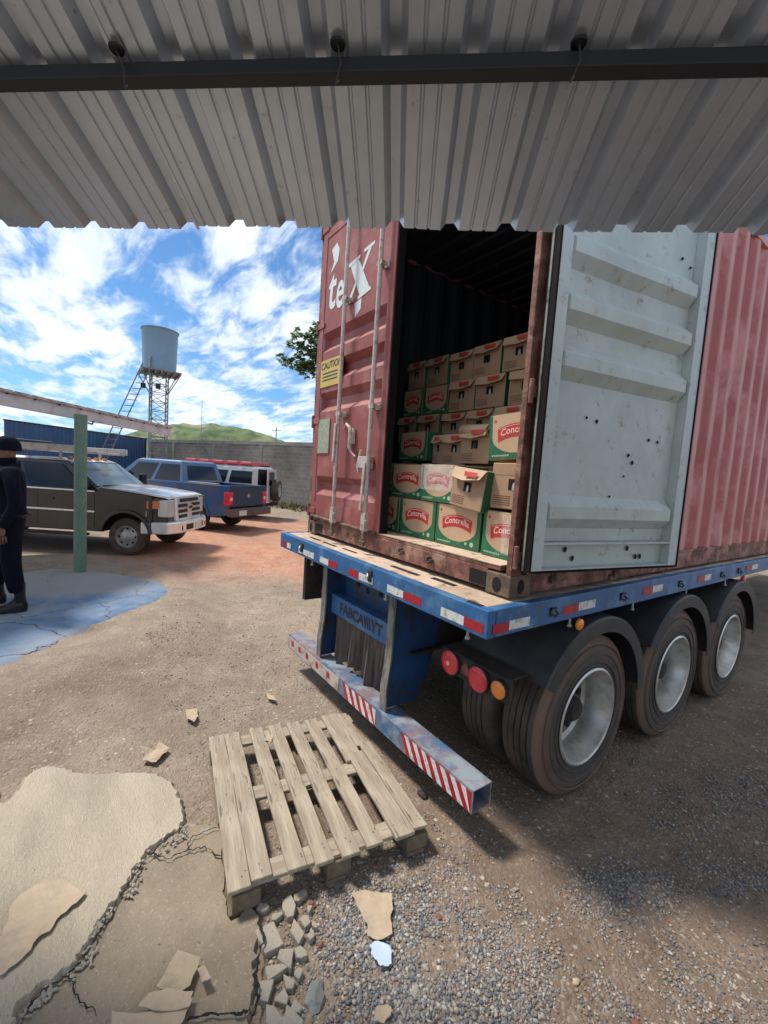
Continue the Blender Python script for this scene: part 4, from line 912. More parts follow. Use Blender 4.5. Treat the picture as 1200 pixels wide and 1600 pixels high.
# doors
DWI, DHT = 1.168, CH-.30
def door(hx_, hy_, ux, uy, side_name):
    """leaf in hinge space: a along the leaf, n outward-face depth (0 = outer face, + = towards inside)"""
    z0 = CZ0+.165; z1 = CZ1-.135
    def f(a, n, z): return (hx_+ux[0]*a+uy[0]*n, hy_+ux[1]*a+uy[1]*n, z)
    root = bpy.data.objects.new('door', None); col.objects.link(root); root.parent = Cn; root.location = Vector((hx_, hy_, z0))-Vector(Cn.location); root.empty_display_size = .1
    def b_(mb, name, m, **k): return bw(mb, name, m, root, **k)
    def fb(mb, a0, a1, n0, n1, q0, q1): mb.hexa([f(a0, n0, q0), f(a1, n0, q0), f(a1, n1, q0), f(a0, n1, q0), f(a0, n0, q1), f(a1, n0, q1), f(a1, n1, q1), f(a0, n1, q1)])
    W_, T_ = DWI, .068
    for a0_, a1_ in ((0, .075), (W_-.075, W_)):
        mb = MB(); fb(mb, a0_, a1_, 0, .006, z0, z1); ao = a0_ if a0_ == 0 else a1_-.006; fb(mb, ao, ao+.006, .006, T_-.004, z0, z1); b_(mb, 'door_stile', 'red_paint', bevel=.002)
        ai = a1_-.006 if a0_ == 0 else a0_; mb = MB(); fb(mb, ai, ai+.006, .0062, T_-.0042, z0, z1); b_(mb, 'stile_return', 'door_grey')
        mb = MB(); fb(mb, a0_, a1_, T_-.004, T_, z0, z1); b_(mb, 'inner_stile', 'door_pale', bevel=.0015)
    for q0, q1 in ((z0, z0+.075), (z1-.07, z1)):
        mb = MB(); fb(mb, .076, W_-.076, .001, .007, q0, q1+(.069 if q0 == z0 else 0)); b_(mb, 'door_rail', 'red_paint')
    # bottom tray seen from inside
    mb = MB(); fb(mb, .076, W_-.076, .0075, .012, z0+.001, z0+.135); b_(mb, 'kick_plate', 'door_grey')
    mb = MB(); fb(mb, .076, W_-.076, .012, T_-.002, z0+.135, z0+.143); fb(mb, .076, W_-.076, .012, T_-.004, z0, z0+.007); b_(mb, 'kick_plate_lip', 'door_pale')
    # corrugated panel: flat with horizontal inward troughs, ends closed with slopes
    tro = [1.80, 2.56, 2.83, 3.10]
    zs = [z0+.145]
    for c_ in tro: zs += [c_-.082, c_-.026, c_+.036, c_+.092]
    zs += [z1-.071]
    dep_ = {}
    for c_ in tro: dep_[round(c_-.026, 4)] = 1; dep_[round(c_+.036, 4)] = 1
    nx_ = 24; vs_ = []; 
    zz = []
    for i in range(len(zs)-1):
        m_ = 3 if zs[i+1]-zs[i] < .3 else 10
        for q in range(m_): zz.append(zs[i]+(zs[i+1]-zs[i])*q/m_)
    zz.append(zs[-1])
    def dpt(z):
        for i in range(len(zs)-1):
            if zs[i]-1e-6 <= z <= zs[i+1]+1e-6:
                t = (z-zs[i])/(zs[i+1]-zs[i]); return dep_.get(round(zs[i], 4), 0)*(1-t)+dep_.get(round(zs[i+1], 4), 0)*t
        return 0
    aa = [.0765, .10]+[.10+(W_-.20)*i/nx_ for i in range(1, nx_)]+[W_-.10, W_-.0765]
    def panel(n0, dp_, name, m):
        mb = MB(); vs_ = []; kq = len(aa)
        for z in zz:
            for i, a in enumerate(aa):
                e = 1.0 if 1 <= i <= kq-2 else 0.25
                wob = .0035*mnoise.noise(Vector((a*3, z*3, 7)))*(1 if 1 < i < kq-2 else 0)
                vs_.append(f(a, n0+dp_*dpt(z)*e+wob, z))
        mb.add(vs_, [(j*kq+i, j*kq+i+1, (j+1)*kq+i+1, (j+1)*kq+i) for j in range(len(zz)-1) for i in range(kq-1)])
        return b_(mb, name, m, fix=False, smooth=False)
    panel(.006, .052, 'door_panel', 'red_paint'); panel(.011, .052, 'door_lining', 'door_grey')
    # gasket
    mb = MB(); fb(mb, -.012, .0, .010, T_+.004, z0-.01, z1+.008); fb(mb, W_, W_+.012, .010, T_+.004, z0-.01, z1+.008); fb(mb, 0, W_, .010, T_+.002, z0-.012, z0); b_(mb, 'gasket', 'gasket')
    mb = MB(); fb(mb, -.0165, -.0125, .022, .034, z0-.005, z1+.005); b_(mb, 'gasket_bead', 'gasket_bead')
    # hinges
    for z in (1.56, 2.40, 3.27, 4.12):
        mb = MB(); fb(mb, -.035, .10, -.008, .0, z-.028, z+.028); p = f(-.035, -.004, z); mb.tube([(p[0], p[1], z-.06), (p[0], p[1], z+.06)], .013, 12); b_(mb, 'hinge', 'red_paint' if side_name == 'left' else 'rust_red', bevel=.004)
    return root, f, b_, fb
# left leaf closed
dl, fL, bL, fbL = door(CX0+.045, CY0+.0, (1, 0), (0, 1), 'left')
# right leaf swung fully open, standing just off the side wall
ax = Vector((.182, .983)).normalized()
dr, fR, bR, fbR = door(-.050, CY0+.035, (ax.x, ax.y), (ax.y, -ax.x), 'right')
dr['label'] = 'open right door showing its pale grey inner face'
def rods(f, b_, fb, a_list, handles=True):
    for k_, a in enumerate(a_list):
        mb = MB(); zt = CZ1-.05; zb = CZ0+.10; nn = -.055
        mb.tube([f(a, nn, zb+.05), f(a, nn, zt)], .017, 14); b_(mb, 'locking_rod', 'galv_dull', smooth=True)
        for z in (3.35, 2.42, 3.05) if k_ == 0 else (3.46, 2.44):
            if k_ == 0 and z == 3.05: continue
            mb = MB(); fb(mb, a-.034, a+.034, nn-.012, nn+.012, z-.016, z+.016); fb(mb, a-.04, a+.04, -.012, .001, z-.022, z+.022); fb(mb, a-.034, a-.018, nn, -.01, z-.014, z+.014); fb(mb, a+.018, a+.034, nn, -.01, z-.014, z+.014)
            b_(mb, 'rod_guide', 'galv_dull', bevel=.003)
        mb = MB(); fb(mb, a-.028, a+.028, nn-.020, nn+.018, CZ0+.165, CZ0+.30); mb.tube([f(a-.03, nn-.01, CZ0+.235), f(a+.045, nn-.01, CZ0+.25)], .009, 8)
        b_(mb, 'rod_bracket', 'galv_dull', bevel=.006)
        mb = MB(); fb(mb, a-.02, a+.02, nn-.014, nn+.014, CZ0+.075, CZ0+.165); fb(mb, a-.032, a+.032, nn-.022, nn-.004, CZ0+.055, CZ0+.09); b_(mb, 'cam_lock', 'dirty_steel', bevel=.004)
        mb = MB()
        if k_ == 0:   # handle folded along the rod, latch to the right
            mb.bar(f(a+.003, nn-.026, 2.34), f(a-.01, nn-.026, 2.02), .030, .012, up=(0, -1, 0)); b_(mb, 'handle', 'galv_dull', bevel=.004)
            mb = MB(); mb.tube([f(a+.05, -.02, 2.30), f(a+.10, -.03, 2.335), f(a+.16, -.03, 2.30), f(a+.18, -.03, 2.22), f(a+.165, -.03, 2.15), f(a+.19, -.02, 2.10), f(a+.25, -.02, 2.07)], [.010, .012, .016, .020, .017, .010, .007], 10); fb(mb, a+.12, a+.20, -.022, -.001, 2.17, 2.30)
            b_(mb, 'latch', 'galv_dull', smooth=True)
        else:
            mb.bar(f(a-.005, nn-.028, 2.02), f(a-.03, nn-.028, 1.66), .030, .012, up=(0, -1, 0)); b_(mb, 'handle', 'galv_dull', bevel=.004)
            mb = MB(); fb(mb, a-.16, a-.01, -.05, -.001, 1.98, 2.07); mb.tube([f(a-.17, -.03, 1.94), f(a-.19, -.035, 2.0), f(a-.17, -.03, 2.07), f(a-.15, -.03, 2.12)], .010, 8); b_(mb, 'latch', 'galv_dull', bevel=.008)
rods(fL, bL, fbL, (.555, 1.055)); rods(fR, bR, fbR, (.325, .80))
# horizontal rusty drip bar at the bottom of the closed leaf
mb = MB(); mb.tube([fL(.05, -.012, CZ0+.172), fL(.6, -.014, CZ0+.165), fL(1.14, -.012, CZ0+.160)], .013, 10); bL(mb, 'drip_bar', 'dirty_steel', smooth=True)
# markings on the closed leaf
def on_left(pts, off=-.0022): return [fL(a-fL0x, off, z) for a, z in pts]
fL0x = 0
def decal(mb, poly, off=-.0025, n0=.006): mb.add([(x, CY0+n0+off, z) for x, z in poly], [tuple(range(len(poly)))])
mb = MB()
tz = 3.50
put_text(mb, text_polys('t', .50, bold=.009, shear=.10, sx=.80), lambda a, b_: (-2.275+a, CY0+.0035, 3.54+b_))
put_text(mb, text_polys('e', .46, bold=.009, shear=.10, sx=.62), lambda a, b_: (-2.125+a, CY0+.0025, 3.50+b_))
def X_(pts): decal(mb, [(-1.95+x*1.05, 3.35+z) for x, z in pts])
X_([(-.01, .29), (.11, .31), (.29, .03), (.16, .0)])
XN = 1
for q_ in ([(-.03, .0), (.015, .0), (.15, .17), (.11, .17)], [(.14, .17), (.19, .19), (.30, .34), (.255, .34)]): decal(mb, [(-1.95+x*1.05, 3.35+z) for x, z in q_], off=-.0032)
for q_ in ([(-.05, -.012), (.07, -.012), (.07, .010), (-.05, .010)], [(.135, -.02), (.315, .008), (.305, .034), (.13, .008)], [(-.04, .285), (.135, .305), (.135, .332), (-.04, .312)], [(.19, .325), (.33, .335), (.33, .360), (.19, .350)]): decal(mb, [(-1.95+x*1.05, 3.35+z) for x, z in q_], off=-.0042)
bL(mb, 'lettering', 'sticker_white', fix=False)
mb = MB(); decal(mb, [(-2.31, 3.90), (-2.22, 3.93), (-2.17, 3.86), (-2.19, 3.77), (-2.33, 3.69), (-2.26, 3.78)]); decal(mb, [(-1.86, 3.315), (-1.755, 3.33), (-1.76, 3.25), (-1.84, 3.20)]); bL(mb, 'logo_mark', 'sticker_white', fix=False)
mb = MB(); decal(mb, [(-2.40, 2.70), (-1.99, 2.70), (-1.99, 2.94), (-2.40, 2.94)], off=-.0045, n0=.004); ys = bL(mb, 'caution_sticker', 'sticker_yellow', fix=False)
mb = MB(); put_text(mb, text_polys('CAUTION', .085, bold=.002), lambda a, b_: (-2.20+a, CY0-.0015, 2.885+b_))
for z in (2.82, 2.79, 2.76): decal(mb, [(-2.36, z-.006), (-2.08, z-.006), (-2.08, z+.006), (-2.36, z+.006)], off=-.006, n0=.0045)
bL(mb, 'sticker_print', 'ink', fix=False)
mb = MB(); mb.box(-2.385, -2.17, CY0-.004, CY0+.003, 2.10, 2.41); bL(mb, 'data_plate', 'sticker_green')
# rust spots and bolt heads on the open leaf's inside
for a, z in ((.34, 2.31), (.42, 2.30), (.86, 2.24), (.94, 2.235), (.70, 2.14), (.74, 2.10), (.68, 2.02), (.58, 1.90), (.57, 1.75), (.97, 3.28), (1.05, 3.25)):
    mb = MB(); c_ = f_ = fR(a, .0165, z); r_ = random.uniform(.006, .011); n_ = Vector((ax.y, -ax.x, 0)); t_ = Vector((ax.x, ax.y, 0))
    vs_ = [Vector(c_)+n_*.010]+[Vector(c_)+t_*(r_*math.cos(q))+Vector((0, 0, r_*math.sin(q)*random.uniform(.8, 1.3))) for q in np.linspace(0, 2*math.pi, 10, endpoint=False)]
    mb.add(vs_, [(0, 1+i, 1+(i+1) % 10) for i in range(10)]); bR(mb, 'rusty_bolt', 'hole', fix=False)
for a in (.28, .34, .86, .78, .90): 
    mb = MB(); c_ = fR(a, .0145, CZ0+.165+.05+(.05 if a in (.28, .78) else 0)); mb.lathe([(0, .016), (.0, .0005)], (c_[0]+.004, c_[1], c_[2]), 10, 'x'); bR(mb, 'rusty_bolt', 'hole', fix=False)

# ================================================================== CARTONS in the container
def carton_body(w, d, h, name='cardboard_box'):
    mb = MB()
    V_ = [(0, 0, 0), (w, 0, 0), (w, d, 0), (0, d, 0), (0, 0, h), (w, 0, h), (w, d, h), (0, d, h)]
    mb.add(V_, []);
    for f, m_ in (((0, 3, 2, 1), 0), ((4, 5, 6, 7), 0), ((0, 1, 5, 4), 0), ((1, 2, 6, 5), 1), ((2, 3, 7, 6), 0), ((3, 0, 4, 7), 1)): mb.f.append(f); mb.mi.append(m_)
    return mb
def carton_printed(w=.40, d=.30, h=.275):
    o = carton_body(w, d, h).build('cardboard_box', ['kraft', 'box_green'], bevel=.006)
    mb = MB(); n = 16
    mb.add([(.004, -.0012, .004), (w-.004, -.0012, .004), (w-.004, -.0012, h-.004), (.004, -.0012, h-.004)], [(0, 1, 2, 3)]); mb.build('green_print', 'box_green', o, fix=False)
    pts = []
    cx, rw = w/2, w*.43
    for i in range(n+1):
        t = math.pi+math.pi*i/n; pts.append((cx+rw*math.cos(t), -.0022, h*.50+h*.36*math.sin(t)*(1.0)))
    pts += [(cx+rw, -.0022, h-.004), (cx-rw, -.0022, h-.004)]
    mb = MB(); mb.add(pts, [tuple(range(len(pts)))]); pn = mb.build('label_panel', 'kraft_print', o, fix=False)
    arc = lambda x: .030*(1-((x-cx)/(w*.34))**2)
    mb = MB(); up = []; lo = []
    for i in range(n+1):
        x = cx-w*.335+w*.67*i/n; up.append((x, -.0032, h*.60+arc(x)+.018)); lo.append((x+(.006 if i < 8 else -.006), -.0032, h*.60+arc(x)-.060))
    mb.add(up+lo, [(i, i+1, n+2+i, n+1+i) for i in range(n)]); bn = mb.build('banner', 'box_red', pn, fix=False)
    mb = MB(); put_text(mb, TXB, lambda a, b_: (cx+a, -.0042, h*.60-.020+b_+arc(cx+a))); mb.build('lettering', 'print_light', pn, fix=False)
    mb = MB(); up = []; lo = []      # thin light outline along the banner top
    for i in range(n+1):
        x = cx-w*.30+w*.60*i/n; z = h*.60+arc(x)+.010; up.append((x, -.0042, z)); lo.append((x, -.0042, z-.003))
    mb.add(up+lo, [(i, i+1, n+2+i, n+1+i) for i in range(n)])
    mb.build('banner_line', 'print_light', pn, fix=False)
    mb = MB()
    for i in range(9): x = .03+i*.014; mb.add([(x, -.0022, .020), (x+.009, -.0022, .020), (x+.009, -.0022, .030), (x, -.0022, .030)], [(0, 1, 2, 3)])
    for xx in (w-.06, w-.11): mb.lathe([(-.0010, .016 if xx > w-.08 else .010), (-.0012, .0005)], (xx, -.0012, .036), 12, 'y')
    mb.build('small_print', 'print_pale', o, fix=False)
    mb = MB(); mb.lathe([(-.0002, .010), (-.0003, .0005)], (w*.12, -.0023, h*.85), 10, 'y'); mb.build('price_mark', 'box_red', pn, fix=False)
    return o
def carton_plain(w=.30, d=.40, h=.255):
    o = carton_body(w, d, h).build('cardboard_box', ['kraft', 'box_green'], bevel=.006)
    cx = w*.5
    mb = MB(); mb.add([(cx-.034, -.0015, h*.42), (cx+.034, -.0015, h*.42), (cx+.034, -.0015, h*.66), (cx-.034, -.0015, h*.66)], [(0, 1, 2, 3)]); hh = mb.build('hand_hole', 'hole', o, fix=False)
    mb = MB(); mb.tube([(cx+.002, -.0012, h*.42), (cx+.002, -.0012, h*.52), (cx+.002, -.0012, h*.58)], [.011, .010, .004], 8); mb.v = [(x, -.002-abs(y+.0012)*.1, z) for x, y, z in mb.v]; mb.build('bottle_neck', 'bottle', hh, fix=False)
    mb = MB(); up = []; lo = []
    for i in range(9):
        x = w*.50+.115*i/8; a = .006*(1-((i-4)/4)**2); up.append((x, -.002, h*.90+a)); lo.append((x, -.002, h*.81+a))
    mb.add(up+lo, [(i, i+1, 10+i, 9+i) for i in range(8)]); mb.build('banner', 'box_red', o, fix=False)
    mb = MB(); mb.add([(.004, -.0014, h*.735), (w-.004, -.0014, h*.735), (w-.004, -.0014, h*.743), (.004, -.0014, h*.743)], [(0, 1, 2, 3)]); mb.build('flap_line', 'dirty_steel', o, fix=False)
    mb = MB()
    for i in range(5): z = .022+i*.012; mb.add([(.02, -.0014, z), (w*.45, -.0014, z), (w*.45, -.0014, z+.004), (.02, -.0014, z+.004)], [(0, 1, 2, 3)])
    mb.build('small_print', 'rust_red', o, fix=False)
    return o
TXB = text_polys('Concrella', .056, bold=.0012, sx=1.0)
protoA = carton_printed(); protoB = carton_plain(); usedA = [False]; usedB = [False]
GB = 'cartons stacked inside the red container'
def carton(kind, x, y, z, label, rz=0.0, ry=0.0, s=(1, 1, 1), rx=0.0):
    pr_, fl = (protoA, usedA) if kind == 'A' else (protoB, usedB)
    if not fl[0]: o = pr_; fl[0] = True
    else:
        o = pr_.copy(); col.objects.link(o)
        def cc(a, b_):
            for ch in list(a.children):
                q = ch.copy(); col.objects.link(q); q.parent = b_; cc(ch, q)
        cc(pr_, o)
    o.location = (x, y, z); o.rotation_euler = (rx, ry, rz); o.scale = s; return tag(o, label, 'carton', GB)
Z0 = CZ0+.158
J = lambda a: random.uniform(-a, a)
# front stack
carton('A', -1.735, .452, Z0, 'green carton at the left end of the bottom row, half behind the door', R(J(1)))
carton('A', -1.318, .448, Z0, 'bottom row printed carton with a clear red banner, next to the closed door', R(J(1)))
carton('A', -.900, .440, Z0, 'bottom row printed carton with a creased pale top edge, second from the right post', R(1.2))
carton('A', -.468, .430, Z0, 'bottom row printed carton leaning under shiny film beside the right post', R(-2.0), R(1.5))
carton('A', -1.50, .47, Z0+.280, 'second row printed carton in shade nearest the closed door', R(2), s=(1, 1, .93))
carton('A', -1.085, .44, Z0+.281, 'second row printed carton under torn shiny film with pale glare', R(-2), s=(.90, 1, .93))
c_open = carton('B', -.745, .40, Z0+.281, 'second row kraft carton tilted forward with its flap hanging open', R(-6), R(5), (1.03, 1, .98), R(-3))
carton('B', -.425, .43, Z0+.290, 'second row kraft carton with a large hand hole beside the right post', R(2), s=(1.05, 1, 1.05))
carton('A', -.53, .50, Z0+.575, 'lone sunlit printed carton on top of the front stack', R(3), R(-3), s=(1, 1, 1.0))
# flaps of the opened cartons
mb = MB()
mb.add([(.0, -.003, .255), (.30, -.003, .255), (.285, -.040, .195), (.15, -.052, .175), (.02, -.036, .19)], [(0, 1, 2, 3, 4)]); f1 = mb.build('open_flap', 'kraft_print', c_open, fix=False, solid=.003)
mb = MB(); mb.add([(.15, -.043, .235), (.26, -.036, .235), (.26, -.046, .205), (.16, -.051, .205)], [(0, 1, 2, 3)]); mb.build('banner', 'box_red', f1, fix=False, solid=.001)
# middle stack, one row visible above the front cartons
zr = Z0+.565
carton('A', -1.86, .80, zr+.02, 'shaded carton with dark red banner behind the front stack, by the left wall', R(J(2)), s=(.98, 1, .9))
carton('B', -1.42, .82, zr+.0, 'narrow carton wedged between the shaded printed carton and the handle carton', R(J(2)), s=(.42, 1, .9))
carton('B', -1.28, .80, zr-.01, 'kraft carton with small hand hole just above the film covered carton', R(J(2)), s=(.86, 1, .94))
c2 = carton('B', -1.02, .74, zr+.0, 'kraft carton with a rounded bulging flap, left of the lone sunlit carton', R(-3), s=(.98, 1, 1.0))
mb = MB()
for i in range(9):
    t = i/8; mb.v.append((.005, -.006-.028*math.sin(t*math.pi), .20+.085*t)); mb.v.append((.29, -.006-.028*math.sin(t*math.pi), .20+.075*t))
for i in range(8): mb.f.append((2*i, 2*i+1, 2*i+3, 2*i+2)); mb.mi.append(0)
mb.build('open_flap', 'kraft_print', c2, fix=False, solid=.003, smooth=True)
# supports below the middle and back stacks (hidden cartons that carry the rows)
for r_ in range(2):
    for i in range(4): carton('A', -2.36+i*.42+(.08 if r_ else 0), .80, Z0+r_*.283, 'hidden carton %s of the stack behind the front cartons, %s' % (('in the bottom layer', 'in the second layer')[r_], ('left', 'middle left', 'middle right', 'right')[i]), s=(1, 1, 1))
# back stack rows 1..6 at y = 1.14
names_col = ['by the left wall', 'second from the left wall', 'in the middle', 'second from the right post', 'nearest the right post', 'hidden past the right post']
rows = [
 (3, 'B', 'fourth row', [(-2.33, .29), (-2.02, .31), (-1.70, .30), (-1.385, .30), (-1.065, .31), (-.74, .3)], 'BBBBBB'),
 (4, 'A', 'fifth row', [(-2.27, .31), (-1.95, .33), (-1.605, .31), (-1.28, .31), (-.95, .31), (-.63, .31)], 'AABBBB'),
 (5, 'B', 'top row', [(-2.22, .26), (-1.95, .30), (-1.645, .28), (-1.345, .30), (-1.02, .31), (-.70, .31)], 'BBBBBB')]
for (ri, k_, nm, xs, kinds) in rows:
    z = 2.275+(ri-3)*.263
    for i, (x, w) in enumerate(xs):
        kd = kinds[i]; sc = w/(.40 if kd == 'A' else .30)
        look = 'red banner carton' if kd == 'A' else 'hand hole carton'
        carton(kd, x, 1.14+J(.02), z, '%s, %s of the rear stack, %s' % (look, nm, names_col[i]), R(J(3)), s=(sc*.985, 1, .262/(.275 if kd == 'A' else .255)*.985))
for r_ in range(3):
    for i in range(5): carton('A', -2.34+i*.42, 1.16, Z0+r_*.26, 'hidden carton carrying the rear stack, %s layer, %s' % (('bottom', 'second', 'third')[r_], names_col[i]), s=(1, 1, .94))
# film over two cartons
def film(x0, x1, z0, z1, y, label, seed):
    mb = MB(); n, m_ = 14, 10
    for j in range(m_+1):
        for i in range(n+1):
            x = x0+(x1-x0)*i/n; z = z0+(z1-z0)*j/m_
            mb.v.append((x+.01*mnoise.noise(Vector((i*.7, j*.7, seed))), y-.006+.010*mnoise.noise(Vector((x*25, z*18, seed))), z+.008*mnoise.noise(Vector((i*.9, j*.3, seed+5)))))
    for j in range(m_):
        for i in range(n): mb.f.append((j*(n+1)+i, j*(n+1)+i+1, (j+1)*(n+1)+i+1, (j+1)*(n+1)+i)); mb.mi.append(0)
    o = mb.build('plastic_film', 'film', fix=False, smooth=False); tag(o, label, 'plastic film', 'clear film on the cartons')
film(-1.07, -.75, Z0+.36, Z0+.54, .426, 'clear shiny film clinging to the second row carton beside the open flap carton', 1)
film(-.30, -.09, Z0+.03, Z0+.26, .415, 'clear shiny film on the bottom carton by the right post', 3)

# ================================================================== PALLET
pc = [at(327, 1155, .14), at(545, 1110, .135), at(672, 1295, .14), at(362, 1385, .14)]
px_ = (pc[3]-pc[0]); px_.z = 0; px_.normalize()          # along the boards
o_ = pc[0].copy(); Lb = 1.17; Wp = 1.02
py_ = Vector((-px_.y, px_.x, 0));
if (pc[1]-pc[0]).dot(py_) < 0: py_ = -py_
# slight shear between the nailed boards: lean the cross direction towards the measured corners
py_ = ((pc[1]-pc[0]).normalized()*.5+(pc[2]-pc[3]).normalized()*.5); py_.z = 0; py_.normalize(); Wp = ((pc[1]-pc[0]).length+(pc[2]-pc[3]).length)/2; Lb = ((pc[3]-pc[0]).length+(pc[2]-pc[1]).length)/2
base0 = (pc[0]+pc[1]+pc[2]+pc[3])/4-px_*Lb/2-py_*Wp/2
PR = empty('pallet', (base0.x, base0.y, 0), 'weathered grey brown wooden pallet lying on the dirt in front of the bumper', 'pallet')
ang = math.atan2(px_.y, px_.x)
def pf(a, b_, z): q = base0+px_*a+py_*b_; return (q.x, q.y, z)
ZP = .140
def plank(a0, a1, b0, b1, z0, z1, name, m, tilt=0.0, wob=.004, parent=PR, split=False):
    """plank in local frame so the grain runs along it; x = along a"""
    mb = MB(); n = 14; e0 = [J(.004) for _ in range(3)]; e1 = [J(.006) for _ in range(3)]
    rows = []
    alongA = (a1-a0) >= (b1-b0)
    Ld = (a1-a0) if alongA else (b1-b0); Wd = (b1-b0) if alongA else (a1-a0)
    sd_ = random.random()*50
    for i in range(n+1):
        t = i/n; wb = wob*mnoise.noise(Vector((t*4, sd_, 0))); zb = .003*mnoise.noise(Vector((t*3, sd_, 9)))
        l = t*Ld+(e0[0] if i == 0 else 0)+(e1[0] if i == n else 0)
        w0, w1 = wb, Wd+wob*mnoise.noise(Vector((t*4, sd_, 3)))
        rows.append([(l, w0, z0-z0+zb), (l, w1, zb+tilt*Wd), (l, w1, (z1-z0)+zb+tilt*Wd), (l, w0, (z1-z0)+zb)])
    vs_ = [p for r_ in rows for p in r_]; fs = []
    for i in range(n):
        for j in range(4): fs.append((i*4+j, i*4+(j+1) % 4, (i+1)*4+(j+1) % 4, (i+1)*4+j))
    fs += [(3, 2, 1, 0), (n*4, n*4+1, n*4+2, n*4+3)]
    if alongA: vs2 = [(x, y, z) for x, y, z in vs_]
    else: vs2 = [(x, y, z) for x, y, z in vs_]
    mb.add(vs2, fs); o = mb.build(name, m, parent, bevel=.0025, seg=1)
    q = pf(a0, b0, z0)
    o.location = Vector(q)-Vector(parent.location)
    dirv = px_ if alongA else py_; cross = py_ if alongA else px_
    o.matrix_local = Matrix(((dirv.x, cross.x, 0, o.location.x), (dirv.y, cross.y, 0, o.location.y), (0, 0, 1, o.location.z), (0, 0, 0, 1)))
    return o
for a in (0.02, Lb/2-.045, Lb-.12):      # cross boards under the deck
    plank(a, a+.10, 0, Wp, ZP-.042, ZP-.021, 'cross_board', 'pallet_wood')
bl = [(0.0, .098), (.100, .195), (.262, .352), (.392, .480), (.520, .610), (.655, .742), (.785, .90), (.903, Wp)]
bl = [(a*Wp/1.0 if a != Wp else a, b_*Wp/1.0 if b_ != Wp else b_) for a, b_ in bl]
for i, (b0, b1) in enumerate(bl):
    da, db = (J(.012), J(.015))
    if i == 6:
        plank(da, Lb*.46, b0, b1, ZP-.020, ZP, 'deck_board', 'pallet_wood', .02); plank(Lb*.40, Lb+db, b0+.02, b1+.012, ZP-.0195, ZP+.001, 'deck_board', 'pallet_wood', .02)
    elif i == 7:
        plank(da, Lb*.36, b0+.0, b1-.02, ZP-.020, ZP+.002, 'deck_board', 'pallet_wood', -.1); plank(Lb*.33, Lb+db, b0+.018, b1+.004, ZP-.019, ZP, 'deck_board', 'pallet_wood', -.05)
    else:
        plank(da, Lb+db, b0, b1, ZP-.020, ZP+J(.002), 'deck_board', 'pallet_wood', J(.02))
for a in (.0, Lb/2-.06, Lb-.13):
    for b0 in (0.005, Wp/2-.06, Wp-.125):
        mb = MB(); mb.box(0, .12+J(.01), 0, .12, 0, .078); o = mb.build('block', 'pallet_under', PR, bevel=.003)
        q = Vector(pf(a, b0, .020))-Vector(PR.location); o.matrix_local = Matrix(((px_.x, py_.x, 0, q.x), (px_.y, py_.y, 0, q.y), (0, 0, 1, q.z), (0, 0, 0, 1)))
for b0 in (.005, Wp/2-.05, Wp-.11): plank(0, Lb, b0, b0+.10, .001, .020, 'bottom_board', 'pallet_under')
for i, (b0, b1) in enumerate(bl):
    mb = MB()
    for a in (.05, .075, Lb/2, Lb-.08, Lb-.055):
        p = pf(a+J(.01), b0+(b1-b0)*random.uniform(.25, .75), ZP+.0025); mb.lathe([(0, .0032), (.0006, .0005)], p, 8, 'z')
    bw(mb, 'nail_heads', 'chassis', PR, fix=False)

# ================================================================== LITTER
def scrap(pxs, m, label, z=0.02, cat='cardboard scrap', name='cardboard_scrap', curl=.012, th=.003, seed=0, group=None):
    P2 = [at(x, y, z) for x, y in pxs]; c_ = sum(P2, Vector())/len(P2)
    loop = []; n = len(P2); rnd = random.Random(seed)
    for i in range(n):
        a, b_ = P2[i], P2[(i+1) % n]
        for k_ in range(3): q = a.lerp(b_, k_/3); loop.append(Vector((q.x+rnd.uniform(-1, 1)*.005*(k_ > 0), q.y+rnd.uniform(-1, 1)*.005*(k_ > 0))))
    from mathutils.geometry import delaunay_2d_cdt
    pts = list(loop); r_ = max((p-Vector((c_.x, c_.y))).length for p in loop)
    for t in (.35, .7):
        for p in loop[::2]: pts.append(Vector((c_.x, c_.y)).lerp(p, t))
    v2, e2, f2, *_ = delaunay_2d_cdt(pts, [(i, (i+1) % len(loop)) for i in range(len(loop))], [], 1, 1e-5)
    mb = MB(); mb.add([(p.x-c_.x, p.y-c_.y, curl*(.25+abs(mnoise.noise(Vector((p.x*9, p.y*9, seed))))*2)*((p-Vector((c_.x, c_.y))).length/r_+.25)) for p in v2], [tuple(f) for f in f2])
    o = mb.build(name, m, loc=(c_.x, c_.y, z), solid=th, fix=True); return tag(o, label, cat, group)
scrap([(70, 1375), (100, 1375), (135, 1395), (120, 1412), (95, 1430), (78, 1455), (60, 1465), (40, 1492), (20, 1510), (0, 1525), (-20, 1500), (0, 1470), (12, 1440), (18, 1415), (30, 1400)], 'card', 'large torn tan paper sheet lying on the pale cement slab', .060, seed=1, curl=.004)
scrap([(278, 1490), (313, 1500), (297, 1545), (272, 1555), (244, 1543)], 'card_grey', 'greyish brown cardboard flap at the bottom edge on the grey cement', .046, seed=2, curl=.01)
scrap([(232, 1555), (262, 1546), (302, 1552), (296, 1575), (250, 1582), (215, 1574)], 'card', 'light tan cardboard piece in the middle of the overlapping bottom scraps', .054, seed=3, curl=.012)
scrap([(175, 1582), (200, 1586), (250, 1580), (296, 1572), (280, 1605), (240, 1640), (172, 1640)], 'card', 'tan cardboard piece cut by the lower edge, below the overlapping scraps', .050, seed=4, curl=.006)
scrap([(548, 1398), (566, 1392), (590, 1395), (612, 1400), (614, 1422), (610, 1438), (613, 1460), (590, 1470), (574, 1464), (574, 1445), (566, 1432), (557, 1416)], 'card', 'tan torn cardboard piece on the gravel just below the pallet', .018, seed=5, curl=.008)
